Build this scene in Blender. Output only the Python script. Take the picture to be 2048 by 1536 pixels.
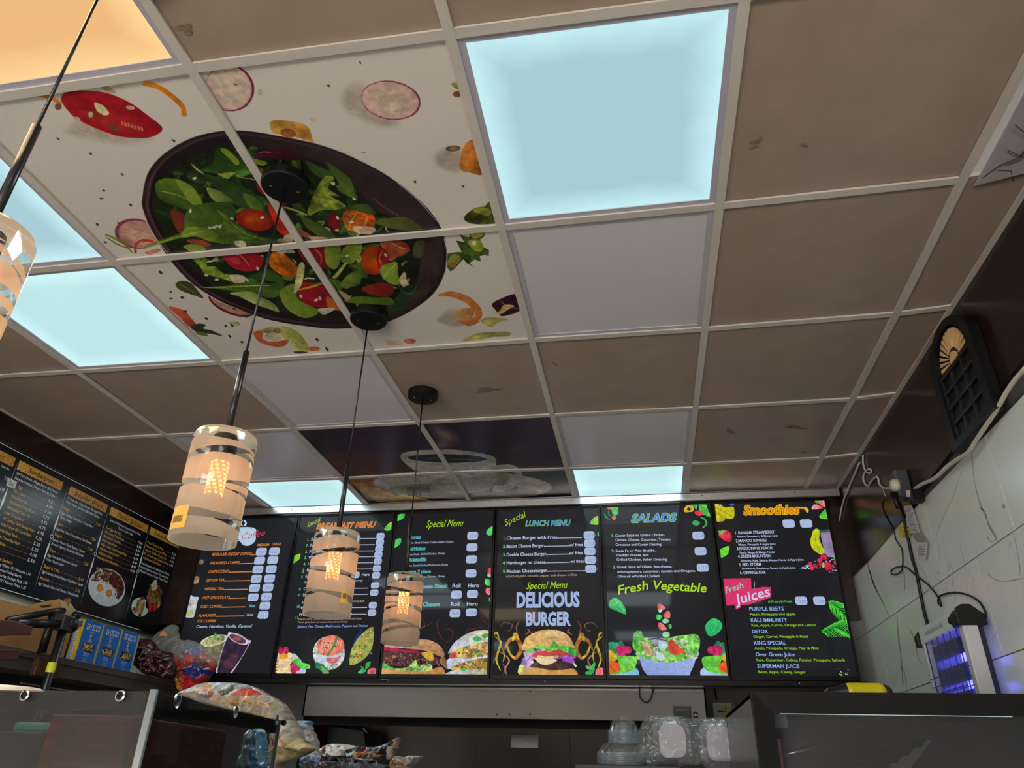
import bpy, bmesh, math, random
import numpy as np
from mathutils import Vector, Matrix, noise

# ------------------------------------------------------------------ scene
for o in list(bpy.data.objects): bpy.data.objects.remove(o)
SC = bpy.context.scene
COL = SC.collection
H = 2.75                      # ceiling height
FPX = 1449.737                # focal length in pixels of a 2048 wide frame
CAM = Vector((0.9407, -0.9590, -1.3733 + H))
YAW, PITCH, ROLL = -0.1821, 0.4974, 0.0280
_cy, _sy, _cp, _sp = math.cos(YAW), math.sin(YAW), math.cos(PITCH), math.sin(PITCH)
FW = Vector((_sy*_cp, _cy*_cp, _sp))
_r0 = Vector((_cy, -_sy, 0)); _u0 = _r0.cross(FW)
RT = _r0*math.cos(ROLL) + _u0*math.sin(ROLL)
UP = _u0*math.cos(ROLL) - _r0*math.sin(ROLL)
cam_d = bpy.data.cameras.new('camera'); cam = bpy.data.objects.new('camera', cam_d); COL.objects.link(cam)
cam.matrix_world = Matrix(((RT.x, UP.x, -FW.x, CAM.x), (RT.y, UP.y, -FW.y, CAM.y), (RT.z, UP.z, -FW.z, CAM.z), (0, 0, 0, 1)))
cam_d.sensor_fit = 'HORIZONTAL'; cam_d.sensor_width = 36; cam_d.lens = 36*FPX/2048
cam_d.clip_start = 0.02; cam_d.clip_end = 200
SC.camera = cam
SC.view_settings.view_transform = 'Standard'; SC.view_settings.look = 'None'
SC.view_settings.gamma = 1; SC.view_settings.use_curve_mapping = False
EXPOSURE = 0.0
SC.view_settings.exposure = EXPOSURE
# daylight added outside the unseen shop front (behind the camera) to light the room
W = bpy.data.worlds.new('world'); SC.world = W; W.use_nodes = True
_n = W.node_tree.nodes; _l = W.node_tree.links
_n.clear()
_o = _n.new('ShaderNodeOutputWorld'); _b = _n.new('ShaderNodeBackground'); _l.new(_b.outputs[0], _o.inputs[0])
_t = _n.new('ShaderNodeTexCoord'); _s = _n.new('ShaderNodeSeparateXYZ'); _r = _n.new('ShaderNodeValToRGB'); _m = _n.new('ShaderNodeMath')
_m.operation = 'MULTIPLY_ADD'; _m.inputs[1].default_value = 0.5; _m.inputs[2].default_value = 0.5
_l.new(_t.outputs['Generated'], _s.inputs[0]); _l.new(_s.outputs[2], _m.inputs[0]); _l.new(_m.outputs[0], _r.inputs[0]); _l.new(_r.outputs[0], _b.inputs[0])
_r.color_ramp.elements[0].position = 0.49; _r.color_ramp.elements[0].color = (0.62, 0.56, 0.50, 1)
_r.color_ramp.elements[1].position = 0.53; _r.color_ramp.elements[1].color = (0.16, 0.18, 0.20, 1)
DAYLIGHT = 30.0
_b.inputs[1].default_value = DAYLIGHT

# ------------------------------------------------------------------ pixel -> place
def ray(x, y): return (FW*FPX + RT*(x-1024) - UP*(y-768)).normalized()
def onz(x, y, z=H): d = ray(x, y); return CAM + d*((z-CAM.z)/d.z)
def ony(x, y, Y): d = ray(x, y); return CAM + d*((Y-CAM.y)/d.y)
def onx(x, y, X): d = ray(x, y); return CAM + d*((X-CAM.x)/d.x)
def pix(P):
    d = Vector(P)-CAM; f = d.dot(FW); return 1024+FPX*d.dot(RT)/f, 768-FPX*d.dot(UP)/f
def s2l(c):
    c = np.asarray(c, float)/255.0
    return np.where(c <= 0.04045, c/12.92, ((c+0.055)/1.055)**2.4)
def rgb(*c): return tuple(float(v) for v in s2l(c))+(1.0,)

# ------------------------------------------------------------------ materials
def mat(name, col, rough=0.5, metal=0.0, spec=0.5, nz=0.0, nscale=20.0, bump=0.0, bscale=60.0, coat=0.0, stretch=None, anis=0.0, col2=None, detail=4.0):
    m = bpy.data.materials.new(name); m.use_nodes = True
    nt = m.node_tree; b = nt.nodes['Principled BSDF']
    b.inputs['Base Color'].default_value = col; b.inputs['Roughness'].default_value = rough
    b.inputs['Metallic'].default_value = metal; b.inputs['Specular IOR Level'].default_value = spec
    b.inputs['Coat Weight'].default_value = coat
    if anis:
        b.inputs['Anisotropic'].default_value = anis; tg = nt.nodes.new('ShaderNodeTangent'); tg.direction_type = 'RADIAL'; tg.axis = 'Z'; nt.links.new(tg.outputs[0], b.inputs['Tangent'])
    if nz or bump:
        tc = nt.nodes.new('ShaderNodeTexCoord'); mp = nt.nodes.new('ShaderNodeMapping')
        nt.links.new(tc.outputs['Object'], mp.inputs[0])
        if stretch: mp.inputs['Scale'].default_value = stretch
        if nz:
            t = nt.nodes.new('ShaderNodeTexNoise'); t.inputs['Scale'].default_value = nscale; t.inputs['Detail'].default_value = detail
            nt.links.new(mp.outputs[0], t.inputs[0])
            mx = nt.nodes.new('ShaderNodeMix'); mx.data_type = 'RGBA'
            c2 = col2 or tuple(max(0, v*(1-nz)) for v in col[:3])+(1,)
            c1 = col if col2 else tuple(v*(1+nz) for v in col[:3])+(1,)
            mx.inputs[6].default_value = c1; mx.inputs[7].default_value = c2
            cr = nt.nodes.new('ShaderNodeMapRange'); cr.inputs[1].default_value = 0.3; cr.inputs[2].default_value = 0.7
            nt.links.new(t.outputs[0], cr.inputs[0]); nt.links.new(cr.outputs[0], mx.inputs[0])
            nt.links.new(mx.outputs[2], b.inputs['Base Color'])
        if bump:
            t2 = nt.nodes.new('ShaderNodeTexNoise'); t2.inputs['Scale'].default_value = bscale
            nt.links.new(mp.outputs[0], t2.inputs[0])
            bp = nt.nodes.new('ShaderNodeBump'); bp.inputs['Strength'].default_value = bump; bp.inputs['Distance'].default_value = 0.01
            nt.links.new(t2.outputs[0], bp.inputs['Height']); nt.links.new(bp.outputs[0], b.inputs['Normal'])
    return m
def emis(name, col, strength):
    m = bpy.data.materials.new(name); m.use_nodes = True; nt = m.node_tree; b = nt.nodes['Principled BSDF']
    b.inputs['Base Color'].default_value = (0.02, 0.02, 0.02, 1)
    b.inputs['Emission Color'].default_value = col; b.inputs['Emission Strength'].default_value = strength
    return m
def glassy(name, tint=(1, 1, 1, 1), clear=0.85, rough=0.05, body=(0.8, 0.8, 0.8, 1), gloss=0.22, bump=0.0, bscale=30.0):
    """thin sheet: see-through + mirror gloss (fresnel) + a little milky body"""
    m = bpy.data.materials.new(name); m.use_nodes = True; nt = m.node_tree; nt.nodes.clear()
    out = nt.nodes.new('ShaderNodeOutputMaterial')
    tr = nt.nodes.new('ShaderNodeBsdfTransparent'); tr.inputs[0].default_value = tint
    df = nt.nodes.new('ShaderNodeBsdfDiffuse'); df.inputs[0].default_value = body
    tl = nt.nodes.new('ShaderNodeBsdfTranslucent'); tl.inputs[0].default_value = body
    gl = nt.nodes.new('ShaderNodeBsdfGlossy'); gl.inputs['Roughness'].default_value = rough
    fr = nt.nodes.new('ShaderNodeFresnel'); fr.inputs[0].default_value = 1.5
    a = nt.nodes.new('ShaderNodeMixShader'); a.inputs[0].default_value = 0.5
    fm = nt.nodes.new('ShaderNodeMath'); fm.operation = 'MINIMUM'; fm.inputs[1].default_value = gloss
    b = nt.nodes.new('ShaderNodeMixShader'); b.inputs[0].default_value = clear
    c = nt.nodes.new('ShaderNodeMixShader')
    L = nt.links.new
    L(df.outputs[0], a.inputs[1]); L(tl.outputs[0], a.inputs[2])
    L(a.outputs[0], b.inputs[1]); L(tr.outputs[0], b.inputs[2])
    L(fr.outputs[0], fm.inputs[0]); L(fm.outputs[0], c.inputs[0]); L(b.outputs[0], c.inputs[1]); L(gl.outputs[0], c.inputs[2]); L(c.outputs[0], out.inputs[0])
    if bump:
        tc = nt.nodes.new('ShaderNodeTexCoord'); t2 = nt.nodes.new('ShaderNodeTexNoise'); t2.inputs['Scale'].default_value = bscale
        L(tc.outputs['Object'], t2.inputs[0]); bp = nt.nodes.new('ShaderNodeBump'); bp.inputs['Strength'].default_value = bump; bp.inputs['Distance'].default_value = 0.02
        L(t2.outputs[0], bp.inputs['Height'])
        for n in (df, tl, gl, fr): L(bp.outputs[0], n.inputs['Normal'])
    return m
def print_mat(name, rough=0.35, spec=0.5, glow=0.0, coat=0.0):
    """surface whose print is carried by the colour attribute 'Col'; glow>0: a lit screen"""
    m = bpy.data.materials.new(name); m.use_nodes = True; nt = m.node_tree; b = nt.nodes['Principled BSDF']
    a = nt.nodes.new('ShaderNodeAttribute'); a.attribute_name = 'Col'
    b.inputs['Roughness'].default_value = rough; b.inputs['Specular IOR Level'].default_value = spec; b.inputs['Coat Weight'].default_value = coat
    if glow:
        b.inputs['Base Color'].default_value = (0.012, 0.012, 0.014, 1)
        nt.links.new(a.outputs[0], b.inputs['Emission Color']); b.inputs['Emission Strength'].default_value = glow
    else: nt.links.new(a.outputs[0], b.inputs['Base Color'])
    return m

# ------------------------------------------------------------------ mesh builder
class MB:
    def __init__(s): s.v = []; s.f = []; s.c = []; s.mi = []; s.col = (1, 1, 1); s.m = 0
    def add(s, vs, fs):
        n = len(s.v); s.v += [tuple(v) for v in vs]; s.c += [s.col]*len(vs)
        s.f += [tuple(n+i for i in f) for f in fs]; s.mi += [s.m]*len(fs); return s
    def box(s, a, b):
        x0, y0, z0 = a; x1, y1, z1 = b
        return s.add([(x0,y0,z0),(x1,y0,z0),(x1,y1,z0),(x0,y1,z0),(x0,y0,z1),(x1,y0,z1),(x1,y1,z1),(x0,y1,z1)],
                     [(0,3,2,1),(4,5,6,7),(0,1,5,4),(1,2,6,5),(2,3,7,6),(3,0,4,7)])
    def quad(s, a, b, c, d): return s.add([a, b, c, d], [(0, 1, 2, 3)])
    def obox(s, o, ex, ey, ez):
        """box from corner o with edge vectors"""
        o, ex, ey, ez = map(Vector, (o, ex, ey, ez))
        return s.add([o, o+ex, o+ex+ey, o+ey, o+ez, o+ex+ez, o+ex+ey+ez, o+ey+ez],
                     [(0,3,2,1),(4,5,6,7),(0,1,5,4),(1,2,6,5),(2,3,7,6),(3,0,4,7)])
    def prism(s, pts, d):
        d = Vector(d); n = len(pts); p = [Vector(q) for q in pts]
        return s.add(p+[q+d for q in p], [tuple(range(n))[::-1], tuple(range(n, 2*n))]+[(i, (i+1) % n, n+(i+1) % n, n+i) for i in range(n)])
    def tube(s, pts, r, n=8, closed=False, caps=True, flat=None):
        P = [Vector(p) for p in pts]; rs = r if hasattr(r, '__len__') else [r]*len(P)
        vs = []; fs = []; prev = None
        for i, p in enumerate(P):
            t = (P[min(i+1, len(P)-1)]-P[max(i-1, 0)])
            if t.length < 1e-9: t = Vector((0, 0, 1))
            t.normalize()
            if prev is None:
                a = Vector((0, 0, 1)) if abs(t.z) < 0.9 else Vector((1, 0, 0)); u = t.cross(a).normalized()
            else:
                u = prev-t*prev.dot(t); u = u.normalized() if u.length > 1e-6 else t.orthogonal().normalized()
            prev = u; w = t.cross(u)
            for k in range(n):
                an = 2*math.pi*k/n; vs.append(p+(u*math.cos(an)+w*math.sin(an)*(flat or 1))*rs[i])
        for i in range(len(P)-1):
            for k in range(n): fs.append((i*n+k, i*n+(k+1) % n, (i+1)*n+(k+1) % n, (i+1)*n+k))
        if caps: fs += [tuple(range(n))[::-1], tuple((len(P)-1)*n+k for k in range(n))]
        return s.add(vs, fs)
    def lathe(s, prof, c, n=32, axis=(0, 0, 1), cap0=False, cap1=False, arc=1.0):
        c = Vector(c); ax = Vector(axis).normalized(); u = ax.orthogonal().normalized(); w = ax.cross(u)
        vs = []; fs = []
        for r, h in prof:
            for k in range(n):
                an = 2*math.pi*k/n; vs.append(c+ax*h+(u*math.cos(an)+w*math.sin(an))*r)
        for i in range(len(prof)-1):
            for k in range(n): fs.append((i*n+k, i*n+(k+1) % n, (i+1)*n+(k+1) % n, (i+1)*n+k))
        if cap0: fs.append(tuple(range(n))[::-1])
        if cap1: fs.append(tuple((len(prof)-1)*n+k for k in range(n)))
        return s.add(vs, fs)
    def build(s, name, mats, parent=None, smooth=False, bevel=0.0, colattr=False, solid=0.0, sub=0):
        me = bpy.data.meshes.new(name); me.from_pydata([tuple(v) for v in s.v], [], s.f)
        mats = mats if isinstance(mats, (list, tuple)) else [mats]
        for m in mats: me.materials.append(m)
        if len(mats) > 1: me.polygons.foreach_set('material_index', s.mi)
        if colattr:
            a = me.color_attributes.new('Col', 'FLOAT_COLOR', 'POINT')
            c = np.ones((len(s.v), 4), np.float32); c[:, :3] = np.array(s.c, np.float32).reshape(-1, 3); a.data.foreach_set('color', c.ravel())
        if smooth: me.polygons.foreach_set('use_smooth', [True]*len(me.polygons))
        me.update()
        o = bpy.data.objects.new(name, me); COL.objects.link(o)
        if parent: o.parent = parent
        if bevel:
            b = o.modifiers.new('bevel', 'BEVEL'); b.width = bevel; b.segments = 2; b.limit_method = 'ANGLE'
        if solid:
            b = o.modifiers.new('solid', 'SOLIDIFY'); b.thickness = solid
        if sub:
            b = o.modifiers.new('sub', 'SUBSURF'); b.levels = sub; b.render_levels = sub
        return o
def tag(o, label=None, cat=None, group=None, kind=None):
    if label: o['label'] = label
    if cat: o['category'] = cat
    if group: o['group'] = group
    if kind: o['kind'] = kind
    return o
def thing(name, label, cat, group=None, loc=(0, 0, 0)):
    o = bpy.data.objects.new(name, None); COL.objects.link(o); o.empty_display_size = 0.05
    o.location = loc
    return tag(o, label, cat, group)
def settle(o, loc):
    """move an Empty to its base while its parts stay where they were built"""
    loc = Vector(loc); o.location = loc
    for ch in o.children: ch.location = ch.location-loc
def struct(o): o['kind'] = 'structure'; return o
def copy_thing(root, loc, label=None):
    r = root.copy(); COL.objects.link(r); r.location = loc
    if label: r['label'] = label
    for ch in list(root.children):
        c = ch.copy(); COL.objects.link(c); c.parent = r
        for g in list(ch.children):
            d = g.copy(); COL.objects.link(d); d.parent = c
    return r

# ------------------------------------------------------------------ painting prints into vertex colours
_rng = np.random.RandomState(7)
def vnoise(shape, cells, seed=0, octaves=3):
    """smooth value noise 0..1"""
    r = np.random.RandomState(seed); h, w = shape; out = np.zeros(shape); amp = 1.0; tot = 0
    for o in range(octaves):
        cy_ = max(2, int(cells*2**o)); cx_ = max(2, int(cells*2**o*w/h))
        g = r.rand(cy_+2, cx_+2)
        y = np.linspace(0, cy_, h, endpoint=False); x = np.linspace(0, cx_, w, endpoint=False)
        yi = y.astype(int); xi = x.astype(int); fy = (y-yi)[:, None]; fx = (x-xi)[None]
        fy = fy*fy*(3-2*fy); fx = fx*fx*(3-2*fx)
        a = g[yi][:, xi]; b = g[yi][:, xi+1]; c = g[yi+1][:, xi]; d = g[yi+1][:, xi+1]
        out += amp*((a*(1-fx)+b*fx)*(1-fy)+(c*(1-fx)+d*fx)*fy); tot += amp; amp *= 0.5
    return out/tot
def smooth_loop(P, k=6, closed=True):
    P = np.asarray(P, float); n = len(P); out = []
    rng_ = range(n) if closed else range(n-1)
    for i in rng_:
        if closed: p0, p1, p2, p3 = P[i-1], P[i], P[(i+1) % n], P[(i+2) % n]
        else: p0, p1, p2, p3 = P[max(i-1, 0)], P[i], P[i+1], P[min(i+2, n-1)]
        for t in np.linspace(0, 1, k, endpoint=False):
            out.append(0.5*((2*p1)+(-p0+p2)*t+(2*p0-5*p1+4*p2-p3)*t*t+(-p0+3*p1-3*p2+p3)*t**3))
    if not closed: out.append(P[-1])
    return np.array(out)
class Art:
    """raster canvas over a rectangle (u0,v0)-(u1,v1) of a surface; shapes are given by fn: authoring coords -> (u,v)"""
    def __init__(s, u0, v0, u1, v1, res, fn, bg=None, seed=1):
        s.u0, s.v0, s.u1, s.v1 = u0, v0, u1, v1; s.fn = fn
        s.w = max(4, int(round((u1-u0)/res)))+1; s.h = max(4, int(round((v1-v0)/res)))+1
        s.W = s.w*2; s.Hh = s.h*2
        s.rgb = np.zeros((s.Hh, s.W, 3)); s.a = np.zeros((s.Hh, s.W))
        if bg is not None: s.rgb[:] = np.array(bg)/255.0; s.a[:] = 1
        s.n1 = vnoise((s.Hh, s.W), 14, seed, 4); s.n2 = vnoise((s.Hh, s.W), 60, seed+1, 3)
        s.opaque = bg is not None
        s.du = (u1-u0)/(s.w-1)/2; s.dv = (v1-v0)/(s.h-1)/2
    def T(s, pts): return np.array([s.fn(x, y) for x, y in pts], float)
    def pxy(s, uv): return np.stack([(uv[:, 0]-s.u0)/s.du+0.5, (uv[:, 1]-s.v0)/s.dv+0.5], 1)
    def fill(s, P, col, col2=None, rad=None, nz=0.25, fine=0.15, alpha=1.0, soft=0, stripes=None):
        P = s.pxy(P); x0 = int(max(0, math.floor(P[:, 0].min()))); x1 = int(min(s.W, math.ceil(P[:, 0].max())+1))
        y0 = int(max(0, math.floor(P[:, 1].min()))); y1 = int(min(s.Hh, math.ceil(P[:, 1].max())+1))
        if x1 <= x0 or y1 <= y0: return
        X = np.arange(x0, x1)[None]+0.0; Y = np.arange(y0, y1)[:, None]+0.0
        ins = np.zeros((y1-y0, x1-x0), bool); n = len(P)
        for i in range(n):
            ax, ay = P[i]; bx, by = P[(i+1) % n]
            if ay == by: continue
            c = ((ay > Y) != (by > Y)); xi = (bx-ax)*(Y-ay)/(by-ay)+ax
            ins ^= c & (X < xi)
        if not ins.any(): return
        A = ins*float(alpha)
        cx_, cy_ = P.mean(0); R = max(1e-6, np.sqrt(((P-[cx_, cy_])**2).sum(1)).max())
        c1 = np.array(col)/255.0
        if col2 is None: C = np.broadcast_to(c1, ins.shape+(3,)).copy()
        else:
            c2 = np.array(col2)/255.0
            if rad == 'r': t = np.clip(np.sqrt((X-cx_)**2+(Y-cy_)**2)/R, 0, 1)
            else:
                a = 0.0 if rad is None else rad
                t = ((X-cx_)*math.cos(a)+(Y-cy_)*math.sin(a))/R*0.5+0.5; t = np.clip(t, 0, 1)
            C = c1*(1-t[..., None])+c2*t[..., None]
        nn = 1+nz*(s.n1[y0:y1, x0:x1]-0.5)*2+fine*(s.n2[y0:y1, x0:x1]-0.5)*2
        C = np.clip(C*nn[..., None], 0, 1)
        if soft and (s.opaque or soft > 1):
            k = int(soft*1.6); B = np.pad(A, ((k, k), (k, k))); X0, X1, Y0, Y1 = max(0, x0-k), min(s.W, x1+k), max(0, y0-k), min(s.Hh, y1+k)
            for ax in (0, 1):
                for _ in range(2):
                    q = max(1, k//2); c_ = np.cumsum(np.pad(B, [(q+1, q) if a_ == ax else (0, 0) for a_ in (0, 1)]), axis=ax)
                    B = (c_[2*q+1:]-c_[:-2*q-1])/(2*q+1) if ax == 0 else (c_[:, 2*q+1:]-c_[:, :-2*q-1])/(2*q+1)
            A = B[Y0-(y0-k):Y1-(y0-k), X0-(x0-k):X1-(x0-k)]
            C = np.pad(C, ((k, k), (k, k), (0, 0)), mode='edge')[Y0-(y0-k):Y1-(y0-k), X0-(x0-k):X1-(x0-k)]; x0, x1, y0, y1 = X0, X1, Y0, Y1
            A[s.a[y0:y1, x0:x1] <= 0] *= (1 if s.opaque else 0)
        A3 = A[..., None]; r = s.rgb[y0:y1, x0:x1]; s.rgb[y0:y1, x0:x1] = r*(1-A3)+C*A3
        s.a[y0:y1, x0:x1] = np.maximum(s.a[y0:y1, x0:x1], A)
    def poly(s, pts, col, col2=None, sm=True, rad=None, **k):
        q = smooth_loop(pts) if sm else np.array(pts, float)
        s.fill(s.T(q), col, col2, rad, **k)
    def ell(s, cx, cy, rx, ry, rot=0, col=(0, 0, 0), col2=None, rad='r', jag=0.0, **k):
        a = np.linspace(0, 2*math.pi, 40, endpoint=False); ro = math.radians(rot)
        j = 1+jag*np.sin(a*13)*np.cos(a*7+1)
        x = rx*np.cos(a)*j; y = ry*np.sin(a)*j
        s.fill(s.T(np.stack([cx+x*math.cos(ro)-y*math.sin(ro), cy+x*math.sin(ro)+y*math.cos(ro)], 1)), col, col2, rad, **k)
    def stroke(s, pts, w, col, col2=None, taper=True, sm=True, **k):
        q = smooth_loop(pts, 8, False) if sm and len(pts) > 2 else np.array(pts, float)
        d = np.gradient(q, axis=0); L = np.sqrt((d**2).sum(1))+1e-9; nrm = np.stack([-d[:, 1]/L, d[:, 0]/L], 1)
        t = np.linspace(0, 1, len(q)); ww = w*0.5*(np.sqrt(np.clip(1-(2*t-1)**2, 0.05, 1)) if taper else np.ones(len(q)))
        s.fill(s.T(np.concatenate([q+nrm*ww[:, None], (q-nrm*ww[:, None])[::-1]])), col, col2, **k)
    def leaf(s, p0, p1, w, col, col2=None, vein=(150, 165, 80), bend=0.15):
        """pointed leaf from p0 to p1 with a midrib"""
        p0 = np.array(p0, float); p1 = np.array(p1, float); d = p1-p0; n = np.array([-d[1], d[0]])/max(1e-6, math.hypot(*d)); L = math.hypot(*d)
        t = np.linspace(0, 1, 14); mid = p0+d*t[:, None]+n*(np.sin(math.pi*t)*bend*L)[:, None]
        ww = w*0.5*np.sin(math.pi*t**0.8)
        s.fill(s.T(np.concatenate([mid+n*ww[:, None], (mid-n*ww[:, None])[::-1]])), col, col2, 1.0, nz=0.35)
        s.fill(s.T(np.concatenate([mid+n*ww[:, None]*0.9, mid[::-1]])), tuple(min(255, c*1.25) for c in col), None, nz=0.3, alpha=0.5)
        if vein is not None: s.stroke([tuple(m) for m in mid[::3]], w*0.07, vein, nz=0)
    def arrays(s):
        """vertex colour (linear) and alpha on the w x h vertex grid"""
        R = s.rgb.reshape(s.h, 2, s.w, 2, 3).mean((1, 3)); A = s.a.reshape(s.h, 2, s.w, 2).mean((1, 3))
        return s2l(np.clip(R, 0, 1)*255), A
    def mesh(s, mb, place, masked=False, a_min=0.5):
        """append as a grid of small faces; place(u,v)->xyz"""
        C, A = s.arrays(); u = np.linspace(s.u0, s.u1, s.w); v = np.linspace(s.v0, s.v1, s.h)
        o = Vector(place(0, 0)); eu = Vector(place(1, 0))-o; ev = Vector(place(0, 1))-o
        U, V = np.meshgrid(u, v)
        P = np.array(o)[None, None]+U[..., None]*np.array(eu)+V[..., None]*np.array(ev)
        idx = np.arange(s.w*s.h).reshape(s.h, s.w)
        F = np.stack([idx[:-1, :-1], idx[:-1, 1:], idx[1:, 1:], idx[1:, :-1]], -1)
        if masked:
            k = (A[:-1, :-1]+A[:-1, 1:]+A[1:, 1:]+A[1:, :-1])/4 > a_min; F = F[k]
            used = np.zeros(s.w*s.h, bool); used[F.ravel()] = True; rem = np.cumsum(used)-1
            P = P.reshape(-1, 3)[used]; C = C.reshape(-1, 3)[used]; F = rem[F]
        else: P = P.reshape(-1, 3); C = C.reshape(-1, 3); F = F.reshape(-1, 4)
        n = len(mb.v); mb.v += [tuple(p) for p in P]; mb.c += [tuple(c) for c in C]
        mb.f += [tuple(f) for f in (F+n)]; mb.mi += [mb.m]*len(F)

# ------------------------------------------------------------------ lettering
_GL = {}
def _glyph_set(off, res):
    key = (off, res)
    if key in _GL: return _GL[key]
    cu = bpy.data.curves.new('g', 'FONT'); cu.resolution_u = res; cu.offset = off; cu.size = 1.0; ob = bpy.data.objects.new('g', cu); COL.objects.link(ob)
    def m(t):
        cu.body = t; bpy.context.view_layer.update()
        dg = bpy.context.evaluated_depsgraph_get(); me = ob.evaluated_get(dg).to_mesh()
        v = [(x.co.x, x.co.y) for x in me.vertices]; f = [tuple(p.vertices) for p in me.polygons]; ob.evaluated_get(dg).to_mesh_clear(); return v, f
    b0 = max(x for x, y in m('|')[0]); G = {}
    for ch in 'ABCDEFGHIJKLMNOPQRSTUVWXYZabcdefghijklmnopqrstuvwxyz0123456789.,/&$()-:\'%*+': 
        v, f = m(ch); adv = max(x for x, y in m(ch+'|')[0])-b0; G[ch] = (v, f, adv)
    G[' '] = ([], [], max(x for x, y in m('a |')[0])-b0-G['a'][2])
    bpy.data.objects.remove(ob); bpy.data.curves.remove(cu); _GL[key] = G; return G
CAPH = 0.73
def text(mb, place, s, u, v, width=None, cap=0.01, col=(255, 255, 255), bold=0.0, shear=0.0, rot=0.0, res=2, space=0.0, align='l', hscale=1.0, lift=0.0):
    """lay text as flat faces; (u,v) baseline start on the surface; place(u,v,lift)->xyz"""
    G = _glyph_set(bold, res); sc = cap/CAPH; adv = sum((G.get(c, G['.'])[2]+space) for c in s)
    sx = sc*hscale if width is None else (width/adv if adv else sc)
    if align == 'c': u = u-adv*sx/2
    if align == 'r': u = u-adv*sx
    mb.col = tuple(s2l(col)); cr, sr = math.cos(rot), math.sin(rot); x = 0
    for ch in s:
        vs, fs, ad = G.get(ch, G['.'])
        P = []
        for (a, b) in vs:
            px_ = (x+a)*sx+shear*b*sc; py_ = b*sc
            P.append(place(u+px_*cr-py_*sr, v+px_*sr+py_*cr, lift))
        if P: mb.add(P, fs)
        x += ad+space
# ------------------------------------------------------------------ shared materials
M_tile = mat('ceiling_vinyl', rgb(170, 150, 136), rough=0.30, spec=0.5, nz=0.06, nscale=9, bump=0.02, bscale=300)
M_tbar = mat('white_tbar', rgb(214, 206, 198), rough=0.45, nz=0.04, nscale=6)
M_frame_w = mat('panel_rim', rgb(190, 186, 200), rough=0.4)
M_unlit = mat('unlit_diffuser', rgb(222, 218, 224), rough=0.25, spec=0.6, nz=0.03, nscale=3)
M_black = mat('black_plastic', rgb(18, 18, 20), rough=0.4, spec=0.3)
M_blackm = mat('black_metal', rgb(20, 20, 22), rough=0.3, spec=0.6)
M_dark = mat('void', rgb(8, 8, 9), rough=0.9)
M_chrome = mat('chrome', (0.75, 0.76, 0.78, 1), rough=0.15, metal=1)
M_steel = mat('brushed_steel', (0.30, 0.30, 0.31, 1), rough=0.22, metal=1, anis=0.9, nz=0.08, nscale=40, stretch=(1, 1, 30), bump=0.015, bscale=200)
M_alu = mat('aluminium', (0.55, 0.55, 0.57, 1), rough=0.35, metal=1)

# ------------------------------------------------------------------ ceiling grid nodes (column c, row r)
_px = {(0,0):(380.5,137.8),(1,0):(898.8,69.4),(2,0):(1490.5,-8),(-1,1):(230.5,526.4),(0,1):(603.4,491.9),(1,1):(1001.9,456.6),(2,1):(1438.9,413.9),(3,1):(1925.2,361.6),
(-2,2):(153.6,744.2),(-1,2):(440.5,726.4),(0,2):(744,705.6),(1,2):(1063.7,681.7),(2,2):(1409.9,659.8),(3,2):(1792.5,629.8),
(3,3):(1704.9,800.1),(3,4):(1642.5,917.6),(2,3):(1391,817.5),(2,4):(1378.6,929.2),(-2,3):(332,871.8),(0,3):(837.8,846.4),(1,3):(1104.5,831.7),(-1,3):(587.3,859.6),
(-1,4):(684,957.7),(0,4):(903.8,946),(1,4):(1133.8,938.7),(4,2):(1904.8,614.7),(4,3):(1803.1,787.9),(4,4):(1729.4,908.8),(-3,3):(110.7,883.5),(-3,4):(268.2,974.6)}
XW0, XW1 = -1.822, 2.0        # side walls
_cx = {-3: XW0, -2: -1.222, -1: -0.602, 0: 0.008, 1: 0.607, 2: 1.213, 3: 1.822, 4: XW1}
_rx = {0: -0.008, 1: 0.6025, 2: 1.212, 3: 1.834, 4: 2.449, 5: 2.925}
def node(c, r):
    if (c, r) in _px:
        p = onz(*_px[(c, r)]); x, y = p.x, p.y
        if c in (-3, 4): x = _cx[c]
        return Vector((x, y, H))
    y = _rx[r] if r in _rx else r*0.61
    return Vector((_cx[c], y-(0.03 if c == 4 else 0), H))
ROWS = range(-6, 6); COLS = range(-3, 5)
def inset(q, d):
    """shrink a convex quad (4 points, same z) by d"""
    out = []
    n = len(q)
    for i in range(n):
        p = q[i]; a = (q[i-1]-p).normalized(); b = (q[(i+1) % n]-p).normalized()
        s = math.sqrt(max(1e-6, 1-a.dot(b)**2)); out.append(p+(a+b)*(d/s))
    return out
LIT = {(1,0): 'cool', (-2,0): 'cool', (-2,1): 'cool', (-2,4): 'cool', (1,4): 'cool', (-1,-1): 'warm'}
ADDED_PANELS = {(1,-3): 'cool', (-2,-4): 'cool', (1,-6): 'cool', (-1,-5): 'warm', (3-2,-1-2+0): 'cool'}  # unseen lit panels added behind the camera to brighten the room
UNLIT = [(1,1), (-1,2), (1,3), (-2,3)]
SALAD = [(-1,0), (0,0), (-1,1), (0,1)]
COFFEE = [(-1,3), (0,3), (-1,4), (0,4)]
GAP = (3, 0)
ZT = H+0.006                  # tile face above the bar face
mb = MB()
for r in range(-6, 5):
    for c in range(-3, 4):
        k = (c, r)
        if k in LIT or k in ADDED_PANELS or k in UNLIT or k in SALAD or k in COFFEE or k == GAP: continue
        q = [node(c, r), node(c+1, r), node(c+1, r+1), node(c, r+1)]
        z = H+0.0066+0.0012*((c*7+r*5) % 3)
        q = [Vector((p.x, p.y, z)) for p in q]
        mb.prism(q, (0, 0, 0.012))
ceiling = struct(mb.build('ceiling', M_tile))
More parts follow.
